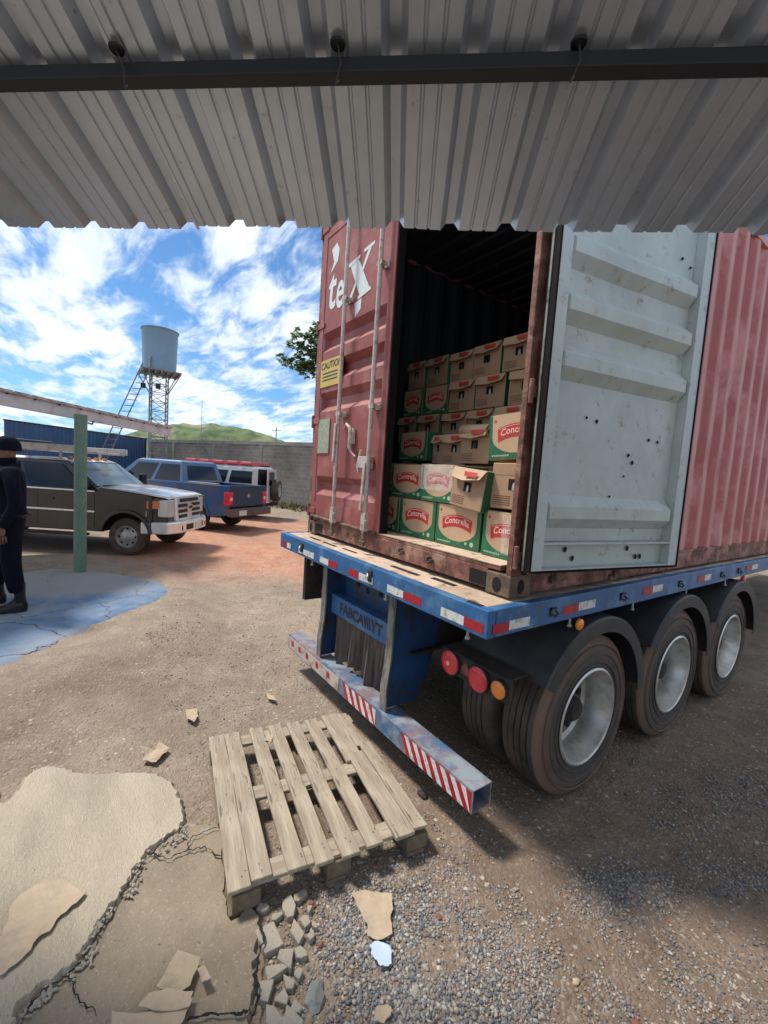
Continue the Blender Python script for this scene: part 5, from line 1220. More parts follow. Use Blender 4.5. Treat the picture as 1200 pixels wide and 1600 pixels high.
scrap([(218, 1172), (240, 1174), (249, 1163), (264, 1172), (252, 1184), (244, 1193), (222, 1190), (226, 1181)], 'card', 'star shaped tan scrap between the pale slab and the pallet', .02, seed=6, curl=.02)
scrap([(290, 1110), (308, 1108), (310, 1122), (303, 1131), (291, 1124)], 'card', 'small tan scrap on the dirt above the pallet\'s left corner', .02, seed=7, curl=.02)
scrap([(414, 1083), (426, 1088), (432, 1097), (420, 1094)], 'card', 'tiny pale scrap on the dirt left of the bumper', .02, seed=8, curl=.02)
scrap([(308, 1520), (320, 1514), (330, 1534), (316, 1542)], 'card', 'small orange tan crumb of card right of the overlapping bottom scraps', .052, seed=9, curl=.015)
scrap([(590, 1575), (606, 1570), (612, 1582), (600, 1602), (584, 1600)], 'card', 'small tan scrap in the gravel at the bottom edge below the blue plastic', .014, seed=10)
scrap([(418, 1148), (427, 1150), (424, 1160), (414, 1158)], 'card', 'small tan scrap lying on top of the pallet boards', ZP+.004, seed=11, curl=.006)
scrap([(577, 1479), (590, 1471), (603, 1476), (612, 1486), (612, 1506), (602, 1511), (592, 1509), (583, 1496)], 'plastic_blue', 'pale blue flat plastic piece on the gravel below the torn cardboard', .02, 'plastic scrap', 'plastic_scrap', curl=.005, seed=12)
for (px, py, s, lab, m_, fl) in ((492, 1558, .055, 'long grey green flat stone in the gravel near the bottom edge', 'slate', .3), (486, 1412, .02, 'reddish stone in the gravel near the pallet corner', 'rust_red', .7), (500, 1476, .014, 'small orange red stone left of the blue plastic', 'rust_red', .7),
                                 (686, 1430, .014, 'bright orange brick crumb on the dirt right of the torn cardboard', 'rust_red', .7), (650, 1548, .02, 'pale grey stone in the gravel right of the blue plastic', 'broken_cement', .6), (900, 1532, .014, 'small tan stone in the gravel at the lower right', 'card', .6),
                                 (806, 1388, .013, 'pale pebble beside the bumper shadow', 'broken_cement', .6), (872, 1340, .012, 'white pebble on the brown mud below the first wheel', 'broken_cement', .6), (660, 1240, .03, 'dark clod of earth under the striped bumper', 'chassis', .6), (995, 1600, .02, 'rusty stone at the bottom edge right of centre', 'rust_red', .6)):
    mb = MB(); rock(mb, (0, 0, 0), s, int(px), fl, 2); p = at(px, py, .01); o = mb.build('stone', m_, loc=(p.x, p.y, ground_full(p.x, p.y)+s*fl*.5), bevel=.001); tag(o, lab, 'stone')
    if 'long' in lab: o.scale = (1.0, .55, 1); o.rotation_euler = (0, 0, R(-20))

# ================================================================== SHELTER with green post
fa, fbp = dep(0, 628, 5.3), dep(265, 682, 9.3); fdir = Vector((fbp.x-fa.x, fbp.y-fa.y, 0)).normalized(); fback = Vector((fdir.y, -fdir.x, 0))
if fback.dot(Vector((cf[0], cf[1], 0))) < 0: fback = -fback
SH = empty('shelter', (at(125, 893, SLAB).x, at(125, 893, SLAB).y, SLAB), 'open shelter with white roof edge on a green post over blue floor', 'shelter')
pb = at(125, 893, SLAB)
mb = MB(); mb.tube([(pb.x, pb.y, SLAB-.03), (pb.x, pb.y, 2.53)], .082, 24); bw(mb, 'post', 'green_post', SH, smooth=True)
p2 = pb-fdir*4.2; mb = MB(); mb.tube([(p2.x, p2.y, 0), (p2.x, p2.y, 2.53)], .082, 24); bw(mb, 'post', 'green_post', SH, smooth=True)
st = Vector((pb.x, pb.y, 0))-fdir*5.0; en = Vector((fbp.x, fbp.y, 0)); st_ = en+fdir*-1*((en-st).length)
# follow the measured line of the eave
def eave(t, z, back=0.0): q = st_.lerp(en, t)+fback*back; return Vector((q.x, q.y, z))
off = (Vector((pb.x, pb.y, 0))-(st_+fdir*((Vector((pb.x, pb.y, 0))-st_).dot(fdir)))).dot(fback)
mb = MB(); mb.hexa([eave(0, 2.50, -.03), eave(1, 2.47, -.03), eave(1, 2.47, .02), eave(0, 2.50, .02), eave(0, 2.66, -.03), eave(1, 2.63, -.03), eave(1, 2.63, .02), eave(0, 2.66, .02)]); bw(mb, 'eave_beam', 'white_paint', SH, bevel=.006)
mb = MB(); Ls = (en-st_).length; prf = []; q = 0
while q < Ls: prf += [(q, 0), (q+.05, .025), (q+.11, .025), (q+.16, 0), (q+.22, 0)]; q += .25
mb.sheet(prf, lambda a, b_, d: tuple(Vector((st_+fdir*a+fback*d)[:2]+(0,))+Vector((0, 0, 2.68-.03*a/Ls+b_+d*.10))), -.08, 3.2); bw(mb, 'roof_sheet', 'white_paint', SH, fix=False, solid=.002)
mb = MB()
mb.hexa([eave(0, 2.662, -.05), eave(1, 2.632, -.05), eave(1, 2.632, .03), eave(0, 2.662, .03), eave(0, 2.70, -.07), eave(1, 2.675, -.07), eave(1, 2.675, .03), eave(0, 2.70, .03)]); bw(mb, 'drip_edge', 'white_paint', SH)
mb = MB(); k_ = .2
while k_ < Ls:
    q = st_+fdir*k_-fback*.034; mb.tube([(q.x, q.y, 2.655-.03*k_/Ls), (q.x-fback.x*.02, q.y-fback.y*.02, 2.655-.03*k_/Ls)], .012, 8); k_ += .42
bw(mb, 'roof_screws', 'chassis', SH)
mb = MB()
for i in range(4): a = .6+i*.8; mb.hexa([eave(0, 2.60+a*.1, a), eave(1, 2.57+a*.1, a), eave(1, 2.57+a*.1, a+.05), eave(0, 2.60+a*.1, a+.05), eave(0, 2.665+a*.1, a), eave(1, 2.635+a*.1, a), eave(1, 2.635+a*.1, a+.05), eave(0, 2.665+a*.1, a+.05)])
bw(mb, 'purlins', 'white_paint', SH)
q = pb+fdir*.1; mb = MB(); mb.tube([(q.x, q.y, 2.50), (q.x+fdir.x*.03, q.y+fdir.y*.03, 2.43), (q.x+fdir.x*.14, q.y+fdir.y*.14, 2.42), (q.x+fdir.x*.17, q.y+fdir.y*.17, 2.47)], .012, 8); bw(mb, 'cable_hook', 'chassis', SH, smooth=True)

# ================================================================== WATER TOWER and ladder
tb = dep(250, 760, 25.0); tx_, ty_ = tb.x, tb.y
WT = empty('water_tower', (tx_, ty_, 0), 'pale blue water tank on a steel lattice mast rising behind the shelter roof', 'water tower')
def tr(mb, name, m, **k): return bw(mb, name, m, WT, **k)
cr_h = Vector((cr[0], cr[1], 0)).normalized(); zt0 = 6.98
tcx, tcy = dep(249, 583, 25).x, dep(249, 583, 25).y
mb = MB(); mb.lathe([(0, .0005), (0, .86), (.02, .88), (1.2, .91), (2.20, .945), (2.26, .98), (2.31, .98), (2.33, .94), (2.44, .5), (2.47, .0005)], (tcx, tcy, zt0+.04), 48, 'z'); tk = tr(mb, 'tank', 'tank', smooth=True)
mb = MB(); mb.lathe([(2.255, .95), (2.255, .995), (2.325, .995), (2.325, .95)], (tcx, tcy, zt0+.04), 48, 'z', closed=True); bw(mb, 'tank_rim', 'tower_steel', tk, smooth=True)
mb = MB(); mb.box(tcx-1.02, tcx+1.02, tcy-1.02, tcy+1.02, zt0-.04, zt0+.03)
for i in range(7): mb.box(tcx-1.0, tcx+1.0, tcy-1.0+i*.32, tcy-.92+i*.32, zt0-.14, zt0-.04)
tr(mb, 'platform', 'tower_steel')
mb = MB(); s_ = .42
legs = [(s_*a, s_*b_) for a, b_ in ((-1, -1), (1, -1), (1, 1), (-1, 1))]
for a, b_ in legs: mb.bar((tcx+a, tcy+b_, 0), (tcx+a, tcy+b_, zt0-.1), .06, .06)
nz = 13
for i in range(nz):
    z0, z1 = .3+i*.5, .3+(i+1)*.5
    for j in range(4):
        p, q = legs[j], legs[(j+1) % 4]
        mb.bar((tcx+p[0], tcy+p[1], z1), (tcx+q[0], tcy+q[1], z1), .035, .035); 
        if i % 2: p, q = q, p
        mb.bar((tcx+p[0], tcy+p[1], z0), (tcx+q[0], tcy+q[1], z1), .03, .03)
tr(mb, 'lattice_mast', 'tower_steel')
mb = MB()
for a, b_ in legs: mb.bar((tcx+a, tcy+b_, zt0-1.2), (tcx+a*2.3, tcy+b_*2.3, zt0-.12), .04, .04)
tr(mb, 'struts', 'tower_steel')
fr = -Vector((cf[0], cf[1], 0)).normalized()
mb = MB(); q = Vector((tcx, tcy, 0))+fr*.9; mb.tube([(q.x, q.y, zt0+.7), (q.x+fr.x*.1, q.y+fr.y*.1, zt0+.55), (q.x+fr.x*.05, q.y+fr.y*.05, 0)], .045, 10); tr(mb, 'water_pipe', 'tower_steel', smooth=True)
mb = MB()
for sgn in (-1, 1): c_ = q+cr_h*sgn*.42; mb.box(c_.x-.12, c_.x+.12, c_.y-.12, c_.y+.12, zt0-1.05, zt0-.78)
tr(mb, 'floodlight', 'chassis', bevel=.02)
l0, l1 = dep(232, 572, 24.4), dep(140, 760, 24.4); l1 = l0+(l1-l0)*((l0.z+.0)/(l0.z-l1.z)) if l1.z != 0 else l1
LD = empty('ladder', (l1.x, l1.y, 0), 'long steel ladder leaning up to the platform of the water tank', 'ladder')
hw = cr_h*.27
for sgn in (-1, 1): mb = MB(); mb.bar(l1+hw*sgn, l0+hw*sgn+Vector((0, 0, .3)), .06, .045); bw(mb, 'rail', 'tower_steel', LD)
mb = MB(); n = 22
for i in range(1, n): t = i/n; p = l1.lerp(l0, t); mb = MB(); mb.bar(p-hw, p+hw, .045, .04); bw(mb, 'rung', 'tower_steel', LD)

# ================================================================== FENCE, WALL, far things
fl_, fr_ = dep(7, 755, 19.6), dep(230, 762, 29.0); HW = 3.27
def strip_wall(p, q, h, th): 
    p = Vector((p.x, p.y, 0)); q = Vector((q.x, q.y, 0)); d = (q-p).normalized(); n_ = Vector((d.y, -d.x, 0)); 
    if n_.dot(Vector((cf[0], cf[1], 0))) > 0: n_ = -n_
    return p, q, d, n_
p, q, d_, n_ = strip_wall(fl_, fr_, HW, .1)
FE = empty('metal_fence', (p.x, p.y, 0), 'dark blue corrugated metal fence behind the parked trucks', 'fence')
mb = MB(); prf = []; a = 0; Lf = (q-p).length
while a < Lf-.25: prf += [(a, 0), (a+.04, .035), (a+.12, .035), (a+.16, 0), (a+.25, 0)]; a += .25
mb.sheet(prf, lambda a_, b_, dd: tuple(p+d_*a_+n_*b_+Vector((0, 0, dd))), 0, HW); bw(mb, 'cladding', 'blue_clad', FE, fix=False, solid=.003)
mb = MB(); mb.bar(p+Vector((0, 0, HW+.03)), q+Vector((0, 0, HW+.03)), .10, .06); bw(mb, 'top_rail', 'chassis', FE)
for t in (.02, .34, .67, .985): mb = MB(); c_ = p.lerp(q, t)-n_*.06; mb.tube([(c_.x, c_.y, 0), (c_.x, c_.y, HW)], .05, 10); bw(mb, 'post', 'chassis', FE)
wr = dep(505, 797, 20.8); p, q, d_, n_ = strip_wall(fr_, wr, HW, .15)
q = q+d_*16
WL = empty('block_wall', (p.x, p.y, 0), 'grey concrete block wall behind the blue pickup and white wagon', 'wall')
mb = MB(); th = .15
def wq(a, dd, z): return tuple(p+d_*a+n_*dd+Vector((0, 0, z)))
Lw = (q-p).length
mb.hexa([wq(0, 0, -.1), wq(Lw, 0, -.1), wq(Lw, -th, -.1), wq(0, -th, -.1), wq(0, 0, HW), wq(Lw, 0, HW), wq(Lw, -th, HW), wq(0, -th, HW)])
def brick_mat():
    m = bpy.data.materials.new('brickwork'); m.use_nodes = True; nt = m.node_tree; b = nt.nodes['Principled BSDF']; b.inputs['Roughness'].default_value = .95
    t = N(nt, 'ShaderNodeTexCoord'); mp_ = N(nt, 'ShaderNodeMapping'); mp_.inputs['Rotation'].default_value = (0, 0, -math.atan2(d_.y, d_.x)); L(nt, t.outputs['Object'], mp_.inputs[0])
    sp = N(nt, 'ShaderNodeSeparateXYZ'); L(nt, mp_.outputs[0], sp.inputs[0]); cb = N(nt, 'ShaderNodeCombineXYZ'); L(nt, sp.outputs[0], cb.inputs[0]); L(nt, sp.outputs[2], cb.inputs[1])
    br = N(nt, 'ShaderNodeTexBrick'); L(nt, cb.outputs[0], br.inputs['Vector']); br.inputs['Scale'].default_value = 1; br.inputs['Brick Width'].default_value = .4; br.inputs['Row Height'].default_value = .2; br.inputs['Mortar Size'].default_value = .012
    br.inputs['Color1'].default_value = (.155, .145, .13, 1); br.inputs['Color2'].default_value = (.20, .185, .165, 1); br.inputs['Mortar'].default_value = (.24, .225, .20, 1)
    n1_ = N(nt, 'ShaderNodeTexNoise'); n1_.inputs['Scale'].default_value = .5; n1_.inputs['Detail'].default_value = 7; L(nt, t.outputs['Object'], n1_.inputs['Vector'])
    h = N(nt, 'ShaderNodeMapRange'); L(nt, n1_.outputs[0], h.inputs[0]); h.inputs[1].default_value = .35; h.inputs[2].default_value = .65; h.inputs[3].default_value = .65; h.inputs[4].default_value = 1.25
    v = N(nt, 'ShaderNodeVectorMath', operation='SCALE'); L(nt, br.outputs[0], v.inputs[0]); L(nt, h.outputs[0], v.inputs['Scale']); L(nt, v.outputs[0], b.inputs['Base Color'])
    MATS['brickwork'] = m
brick_mat()
bw(mb, 'blockwork', 'brickwork', WL)
mb = MB()
for a in np.arange(2.8, Lw, 4.0): mb.hexa([wq(a, .012, 0), wq(a+.25, .012, 0), wq(a+.25, -th-.012, 0), wq(a, -th-.012, 0), wq(a, .012, HW-.16), wq(a+.25, .012, HW-.16), wq(a+.25, -th-.012, HW-.16), wq(a, -th-.012, HW-.16)])
mb.hexa([wq(0, .015, HW-.16), wq(Lw, .015, HW-.16), wq(Lw, -th-.015, HW-.16), wq(0, -th-.015, HW-.16), wq(0, .015, HW+.02), wq(Lw, .015, HW+.02), wq(Lw, -th-.015, HW+.02), wq(0, -th-.015, HW+.02)])
bw(mb, 'columns_and_band', 'block_wall', WL)
# low weeds at the wall foot
mb = MB(); rnd = random.Random(4)
for i in range(2600):
    t = rnd.random()**.8; a = Lw*(.30+.5*t); dd = abs(rnd.gauss(.3, .5)); z = 0; c_ = Vector(wq(a, dd, 0)); h = rnd.uniform(.06, .42)*(1-min(.9, dd*.5)); an = rnd.uniform(0, 6.3); wv = rnd.uniform(.02, .06)
    lean = Vector((rnd.uniform(-.2, .2), rnd.uniform(-.2, .2), 0)); u_ = Vector((math.cos(an), math.sin(an), 0))*wv
    mb.add([c_-u_, c_+u_, c_+lean+Vector((0, 0, h))], [(0, 1, 2)])
o = mb.build('weeds', 'weeds', fix=False); tag(o, 'dry weeds and brush along the foot of the block wall', 'weeds', kind='stuff')
# tree: branch sprays with leaf clusters
trunk = dep(545, 760, 24.5); TRp = Vector((trunk.x, trunk.y, 0))
TR = empty('broadleaf_tree', tuple(TRp), 'broad leaved green tree showing past the left edge of the red container', 'tree')
mb = MB(); tips = []
top = TRp+Vector((0, 0, 7.6)); mb.tube([TRp, TRp+Vector((.1, .1, 3.8)), top, top+Vector((.1, 0, 1.6))], [.2, .16, .12, .07], 10)
rnd = random.Random(11)
for i in range(18):
    a = rnd.uniform(0, 6.28); z = rnd.uniform(8.0, 10.6); ln = rnd.uniform(1.2, 2.6); s_ = TRp+Vector((0, 0, z-.8)); e_ = s_+Vector((math.cos(a)*ln, math.sin(a)*ln, rnd.uniform(.4, 2.0)))
    tips.append((s_, e_))
# the spray that shows left of the container
for (px, py, dd) in ((448, 560, 24.3), (458, 535, 24.6), (470, 520, 24.2), (456, 572, 24.5), (475, 552, 24.4), (472, 574, 24.8), (490, 515, 24.5), (495, 545, 24.3)): tips.append((TRp+Vector((0, 0, 7.4)), dep(px, py, dd)))
for s_, e_ in tips: mid = s_.lerp(e_, .5)+Vector((0, 0, .12)); mb.tube([s_, mid, e_], [.06, .035, .012], 6)
bw(mb, 'trunk', 'bark', TR, smooth=True)
mb = MB()
for s_, e_ in tips:
    for k_ in range(46):
        c_ = s_.lerp(e_, rnd.uniform(.6, 1.06))+Vector((rnd.gauss(0, .22), rnd.gauss(0, .22), rnd.gauss(0, .19)))
        for l in range(11):
            a = rnd.uniform(0, 6.28); ln = rnd.uniform(.14, .27); wd = ln*.32; dr_ = Vector((math.cos(a), math.sin(a), rnd.uniform(-.9, .25))).normalized(); sdv = dr_.cross(Vector((0, 0, 1))).normalized()
            up_ = sdv.cross(dr_); mb.add([c_, c_+dr_*ln*.5+sdv*wd+up_*.01, c_+dr_*ln, c_+dr_*ln*.5-sdv*wd+up_*.01], [(0, 1, 2, 3)])
bw(mb, 'crown', 'leaf', TR, fix=False)
# thin masts on the skyline
for px, py, dd, hh, lab in ((316, 625, 300, 34, 'thin radio mast on the hill top right of the water tower'), (432, 668, 60, 4.5, 'thin utility pole above the block wall near the container')):
    t_ = dep(px, py, dd); mb = MB(); mb.tube([(0, 0, -hh if px == 316 else 0), (0, 0, 0 if px == 316 else t_.z)], .16 if px == 316 else .07, 6)
    if px != 316: mb.bar((-.5, -.5, t_.z-.4), (.5, .5, t_.z-.4), .08, .08)
    o = mb.build('antenna_mast' if px == 316 else 'utility_pole', 'tower_steel', loc=(t_.x, t_.y, t_.z if px == 316 else 0)); tag(o, lab, 'mast' if px == 316 else 'pole')

# ================================================================== VEHICLES
def vframe(origin, fwd, lat):
    o = Vector(origin); f = Vector(fwd).normalized(); l_ = Vector(lat).normalized()
    return lambda a, l, z: tuple(o+f*a+l_*l+Vector((0, 0, z)))
def vhex(mb, F, a0, a1, l0, l1, z0, z1, ta0=0, ta1=0, tl=0):  # box with top inset
    mb.hexa([F(a0, l0, z0), F(a1, l0, z0), F(a1, l1, z0), F(a0, l1, z0), F(a0+ta0, l0+tl, z1), F(a1-ta1, l0+tl, z1), F(a1-ta1, l1-tl, z1), F(a0+ta0, l1-tl, z1)])
def vprism(mb, F, poly, l0, l1): mb.prism(poly, lambda a, z, l: F(a, l, z), l0, l1)
def arch(ac, r, zc, z_bot, n=10):
    """points from right to left over a wheel opening centred at ac"""
    a = math.asin(max(-1, min(1, (z_bot-zc)/r))); pts = []
    for i in range(n+1): t = a+(math.pi-2*a)*i/n; pts.append((ac+r*math.cos(t), zc+r*math.sin(t)))
    return pts
def vwheel(F, P_, a, l_out, sgn, r, w=.24, rimm='galv'):
    """sgn = -1: outer face towards smaller l"""
    root = bpy.data.objects.new('wheel', None); col.objects.link(root); root.empty_display_size = .1; root.parent = P_
    c_ = Vector(F(a, l_out, r)); root.location = c_-Vector(P_.location)
    ex = (Vector(F(0, 1, 0))-Vector(F(0, 0, 0)))*sgn; fx = Vector(F(1, 0, 0))-Vector(F(0, 0, 0))
    def lat_(prof, n=32):
        mb = MB(); k_ = len(prof)
        for i in range(n):
            t = 2*math.pi*i/n
            for (x, rr) in prof: q = c_+ex*x+fx*(rr*math.cos(t))+Vector((0, 0, rr*math.sin(t))); mb.v.append(tuple(q))
        for i in range(n):
            for j in range(k_-1): mb.f.append((i*k_+j, i*k_+j+1, ((i+1) % n)*k_+j+1, ((i+1) % n)*k_+j)); mb.mi.append(0)
        return mb
    bw(lat_([(-w, r*.55), (-w, r*.9), (-w+.03, r*.985), (-w/2, r), (-.03, r*.985), (0, r*.9), (.006, r*.75), (-.004, r*.58), (-.03, r*.56)]), 'tyre', 'tyre', root, smooth=True)
    rm = bw(lat_([(-.004, r*.585), (.004, r*.56), (-.03, r*.52), (-.06, r*.48), (-.035, r*.36), (-.015, r*.26), (-.0, r*.16), (.015, r*.10), (.015, .0005)]), 'rim', rimm, root, smooth=True)
    mb = MB()
    for i in range(8):
        t = i*math.pi/4; q = c_+ex*(-.034)+fx*(r*.43*math.cos(t))+Vector((0, 0, r*.43*math.sin(t))); e2 = fx*math.cos(t)+Vector((0, 0, math.sin(t))); e3 = e2.cross(ex)
        mb.add([q+e2*.02*math.cos(s_)+e3*.025*math.sin(s_)+ex*.004 for s_ in np.linspace(0, 6.283, 9)[:-1]], [tuple(range(8))])
    bw(mb, 'rim_holes', 'hole', rm, fix=False)
    return root
def vwindow(mb, quad, u0, u1, v0, v1, push):
    q = [Vector(p) for p in quad]; n_ = (q[1]-q[0]).cross(q[3]-q[0]).normalized()*push
    def b_(u, v): return (q[0].lerp(q[1], u)).lerp(q[3].lerp(q[2], u), v)+n_
    mb.add([b_(u0, v0), b_(u1, v0), b_(u1, v1), b_(u0, v1)], [(0, 1, 2, 3)])
def pickup(P_, F, W, WB, r, body, hood, roofz=1.90, belt=1.24, crew=True, tail='car_tail', zs=0.40, bed_top=1.27, rim='galv', tailgate=True, glass='car_glass'):
    end = -WB-1.15; cab0, cab1 = -.55, (-3.15 if crew else -2.2)
    up = lambda pts: pts
    poly = [(.50, zs+.05), (.50, 1.20), (.42, 1.235), (-.52, 1.33), (-.60, belt+.01), (cab1, belt+.01), (cab1-.02, bed_top), (end, bed_top-.01), (end, zs+.12)]
    poly += list(reversed(arch(-WB, r+.075, r+.02, zs+.05)))+list(reversed(arch(0, r+.09, r+.02, zs+.05)))
    # lower body as two skins plus filled core so the wheel wells stay open
    mb = MB(); vprism(mb, F, poly, 0, .10); vprism(mb, F, poly, W-.10, W); bw(mb, 'body_side', body, P_, bevel=.028)
    mb = MB(); vhex(mb, F, -WB+r+.12, -r-.12, .101, W-.101, zs+.05, belt); vhex(mb, F, -r-.12, .5, .30, W-.30, zs+.12, 1.15); vhex(mb, F, end+.05, -WB+r+.12, .30, W-.30, zs+.12, .80); bw(mb, 'under_body', 'chassis', P_)
    mb = MB(); mb.add([F(.50, .02, 1.20), F(.50, W-.02, 1.20), F(-.56, W-.02, 1.345), F(-.56, .02, 1.345)], [(0, 1, 2, 3)])
    mb = MB()
    n = 8; vs_ = []
    for i in range(n+1):
        l = .015+(W-.03)*i/n; c = .035*(1-((i-n/2)/(n/2))**2); 
        for a, z in ((.78, 1.185), (.70, 1.215), (.50, 1.245), (0, 1.30), (-.56, 1.345)): inn = .10 if a > .6 else 0; vs_.append(F(a, min(max(l, .015+inn*1.0), W-.015-inn), z+c-.02+(.006 if a < .6 else 0)))
    mb.add(vs_, [(i*5+j, i*5+j+1, (i+1)*5+j+1, (i+1)*5+j) for i in range(n) for j in range(4)]); bw(mb, 'hood', hood, P_, smooth=True, fix=False, solid=.012)
    # nose
    mb = MB(); mb.hexa([F(.49, .02, .68), F(.76, .15, .68), F(.76, W-.15, .68), F(.49, W-.02, .68), F(.49, .02, 1.195), F(.74, .15, 1.17), F(.74, W-.15, 1.17), F(.49, W-.02, 1.195)]); bw(mb, 'nose', body, P_, bevel=.04)
    for s_ in (0, 1):   # headlight clusters wrapping the corner
        fl = (lambda l: l) if s_ == 0 else (lambda l: W-l)
        mb = MB(); mb.hexa([F(.38, fl(-.008), .80), F(.775, fl(.14), .80), F(.775, fl(.39), .80), F(.5, fl(.39), .80), F(.40, fl(-.004), 1.14), F(.765, fl(.14), 1.15), F(.765, fl(.39), 1.15), F(.5, fl(.39), 1.15)]); hl = bw(mb, 'headlight', 'lamp_glass', P_, bevel=.02)
        ln = lambda t, z, o_: F(.38+(.775-.38)*t+o_*.35, fl(-.008+.148*t-o_), z)
        mb = MB(); mb.hexa([ln(.04, .97, 0), ln(.60, .97, 0), ln(.60, .97, .012), ln(.04, .97, .012), ln(.06, 1.125, 0), ln(.60, 1.125, 0), ln(.60, 1.125, .012), ln(.06, 1.125, .012)]); bw(mb, 'turn_lamp', 'amber', hl)
    mb = MB(); mb.hexa([F(.74, .39, .70), F(.83, .40, .70), F(.83, W-.40, .70), F(.74, W-.39, .70), F(.66, .39, 1.255), F(.79, .41, 1.235), F(.79, W-.41, 1.235), F(.66, W-.39, 1.255)]); gr = bw(mb, 'grille', 'chrome', P_, bevel=.03)
    mb = MB()
    for z in (.76, .87, .985):
        for l0, l1 in ((.47, W/2-.13), (W/2+.13, W-.47)): mb.hexa([F(.80, l0, z), F(.838, l0, z), F(.838, l1, z), F(.80, l1, z), F(.80, l0, z+.062), F(.832, l0, z+.062), F(.832, l1, z+.062), F(.80, l1, z+.062)])
    mb.hexa([F(.80, .55, 1.095), F(.832, .55, 1.095), F(.832, W-.55, 1.095), F(.80, W-.55, 1.095), F(.79, .55, 1.16), F(.818, .55, 1.16), F(.818, W-.55, 1.16), F(.79, W-.55, 1.16)])
    bw(mb, 'grille_slots', 'black', gr)
    mb = MB(); c_ = Vector(F(.846, W/2, .965)); lv = (Vector(F(0, 1, 0))-Vector(F(0, 0, 0))); fv = Vector(F(1, 0, 0))-Vector(F(0, 0, 0))
    mb.add([c_+lv*.13*math.cos(t)+Vector((0, 0, .055*math.sin(t))) for t in np.linspace(0, 6.283, 21)[:-1]], [tuple(range(20))]); em = bw(mb, 'oval_badge', 'chrome', gr, fix=False)
    mb = MB(); c_ = c_+fv*.003; mb.add([c_+lv*.105*math.cos(t)+Vector((0, 0, .038*math.sin(t))) for t in np.linspace(0, 6.283, 21)[:-1]], [tuple(range(20))]); bw(mb, 'badge_field', 'car_dark', gr, fix=False)
    mb = MB(); pl_ = [(.30, -.03), (.80, .06), (.93, .35), (.96, W/2), (.93, W-.35), (.80, W-.06), (.30, W+.03), (.30, W-.1), (.72, W-.2), (.72, .2), (.30, .1)]
    mb.add([F(a, l, .46) for a, l in pl_]+[F(a, l, .70) for a, l in pl_], [tuple(range(10, -1, -1)), tuple(range(11, 22))]+[(i, (i+1) % 11, 11+(i+1) % 11, 11+i) for i in range(11)]); bp = bw(mb, 'front_bumper', 'chrome', P_, bevel=.025)
    mb = MB()
    for l0, l1, ea, eb in ((.20, .42, .858, .944), (W-.42, W-.20, .944, .858)): mb.hexa([F(ea-.03, l0, .51), F(ea, l0, .51), F(eb, l1, .51), F(eb-.03, l1, .51), F(ea-.03, l0, .61), F(ea, l0, .61), F(eb, l1, .61), F(eb-.03, l1, .61)])
    mb.hexa([F(.90, .58, .51), F(.952, .58, .51), F(.962, W-.58, .51), F(.90, W-.58, .51), F(.90, .58, .63), F(.952, .58, .63), F(.962, W-.58, .63), F(.90, W-.58, .63)])
    bw(mb, 'bumper_openings', 'black', bp)
    mb = MB(); mb.hexa([F(.93, W*.50, .49), F(.975, W*.50, .49), F(.975, W*.50+.30, .49), F(.93, W*.50+.30, .49), F(.93, W*.50, .64), F(.97, W*.50, .64), F(.97, W*.50+.30, .64), F(.93, W*.50+.30, .64)]); bw(mb, 'number_plate', 'plate', bp)
    # wheel-arch flares
    for ac in (0, -WB):
        for l0, l1 in ((-.035, .02), (W-.02, W+.035)):
            mb = MB(); A = arch(ac, r+.085, r+.02, zs+.08, 14); B = arch(ac, r+.155, r+.02, zs+.08, 14)
            vprism(mb, F, A+list(reversed(B)), l0, l1); bw(mb, 'wheel_flare', body, P_, bevel=.012)
    # cab
    ti = .15; h = [F(cab1, .03, belt), F(cab0, .03, belt), F(cab0, W-.03, belt), F(cab1, W-.03, belt), F(cab1+.18, .03+ti, roofz-.05), F(cab0-.72, .03+ti, roofz-.05), F(cab0-.72, W-.03-ti, roofz-.05), F(cab1+.18, W-.03-ti, roofz-.05)]
    mb = MB(); mb.hexa(h); cb_ = bw(mb, 'cab', body, P_, bevel=.015)
    mb = MB(); mb.hexa([Vector(p)+Vector((0, 0, .0015)) for p in h[4:]]+[F(cab1+.30, .09+ti, roofz), F(cab0-.88, .09+ti, roofz), F(cab0-.88, W-.09-ti, roofz), F(cab1+.30, W-.09-ti, roofz)]); bw(mb, 'roof', hood, cb_, bevel=.01)
    near = [h[0], h[1], h[5], h[4]]; far = [h[2], h[3], h[7], h[6]]; ws = [h[1], h[2], h[6], h[5]]; rw = [h[3], h[0], h[4], h[7]]
    for qd in (near, far):
        rg = ((.04, .42), (.47, .90)) if crew else ((.08, .88),)
        if qd is far: rg = tuple((1-b_, 1-a) for a, b_ in rg)
        for u0, u1 in rg: mb = MB(); vwindow(mb, qd, u0, u1, .08, .88, .012 if True else 0); mb.v = mb.v; bw(mb, 'side_window', glass, cb_, fix=False, solid=.028)
    mb = MB(); vwindow(mb, ws, .04, .96, .16, .93, .010); bw(mb, 'windscreen', 'windscreen', cb_, fix=False, solid=.024)
    mb = MB(); vwindow(mb, rw, .12, .88, .15, .85, .010); bw(mb, 'rear_window', glass, cb_, fix=False, solid=.024)
    mb = MB(); mb.bar(Vector(h[1])*.5+Vector(h[2])*.5+Vector((0, 0, .12))+fv*.0+lv*.1, Vector(h[1])+Vector((0, 0, .115))+lv*.12, .012, .02); mb.bar(Vector(h[2])+Vector((0, 0, .115))-lv*.12, Vector(h[1])*.5+Vector(h[2])*.5+Vector((0, 0, .12))+lv*.2, .012, .02); bw(mb, 'wipers', 'black', cb_)
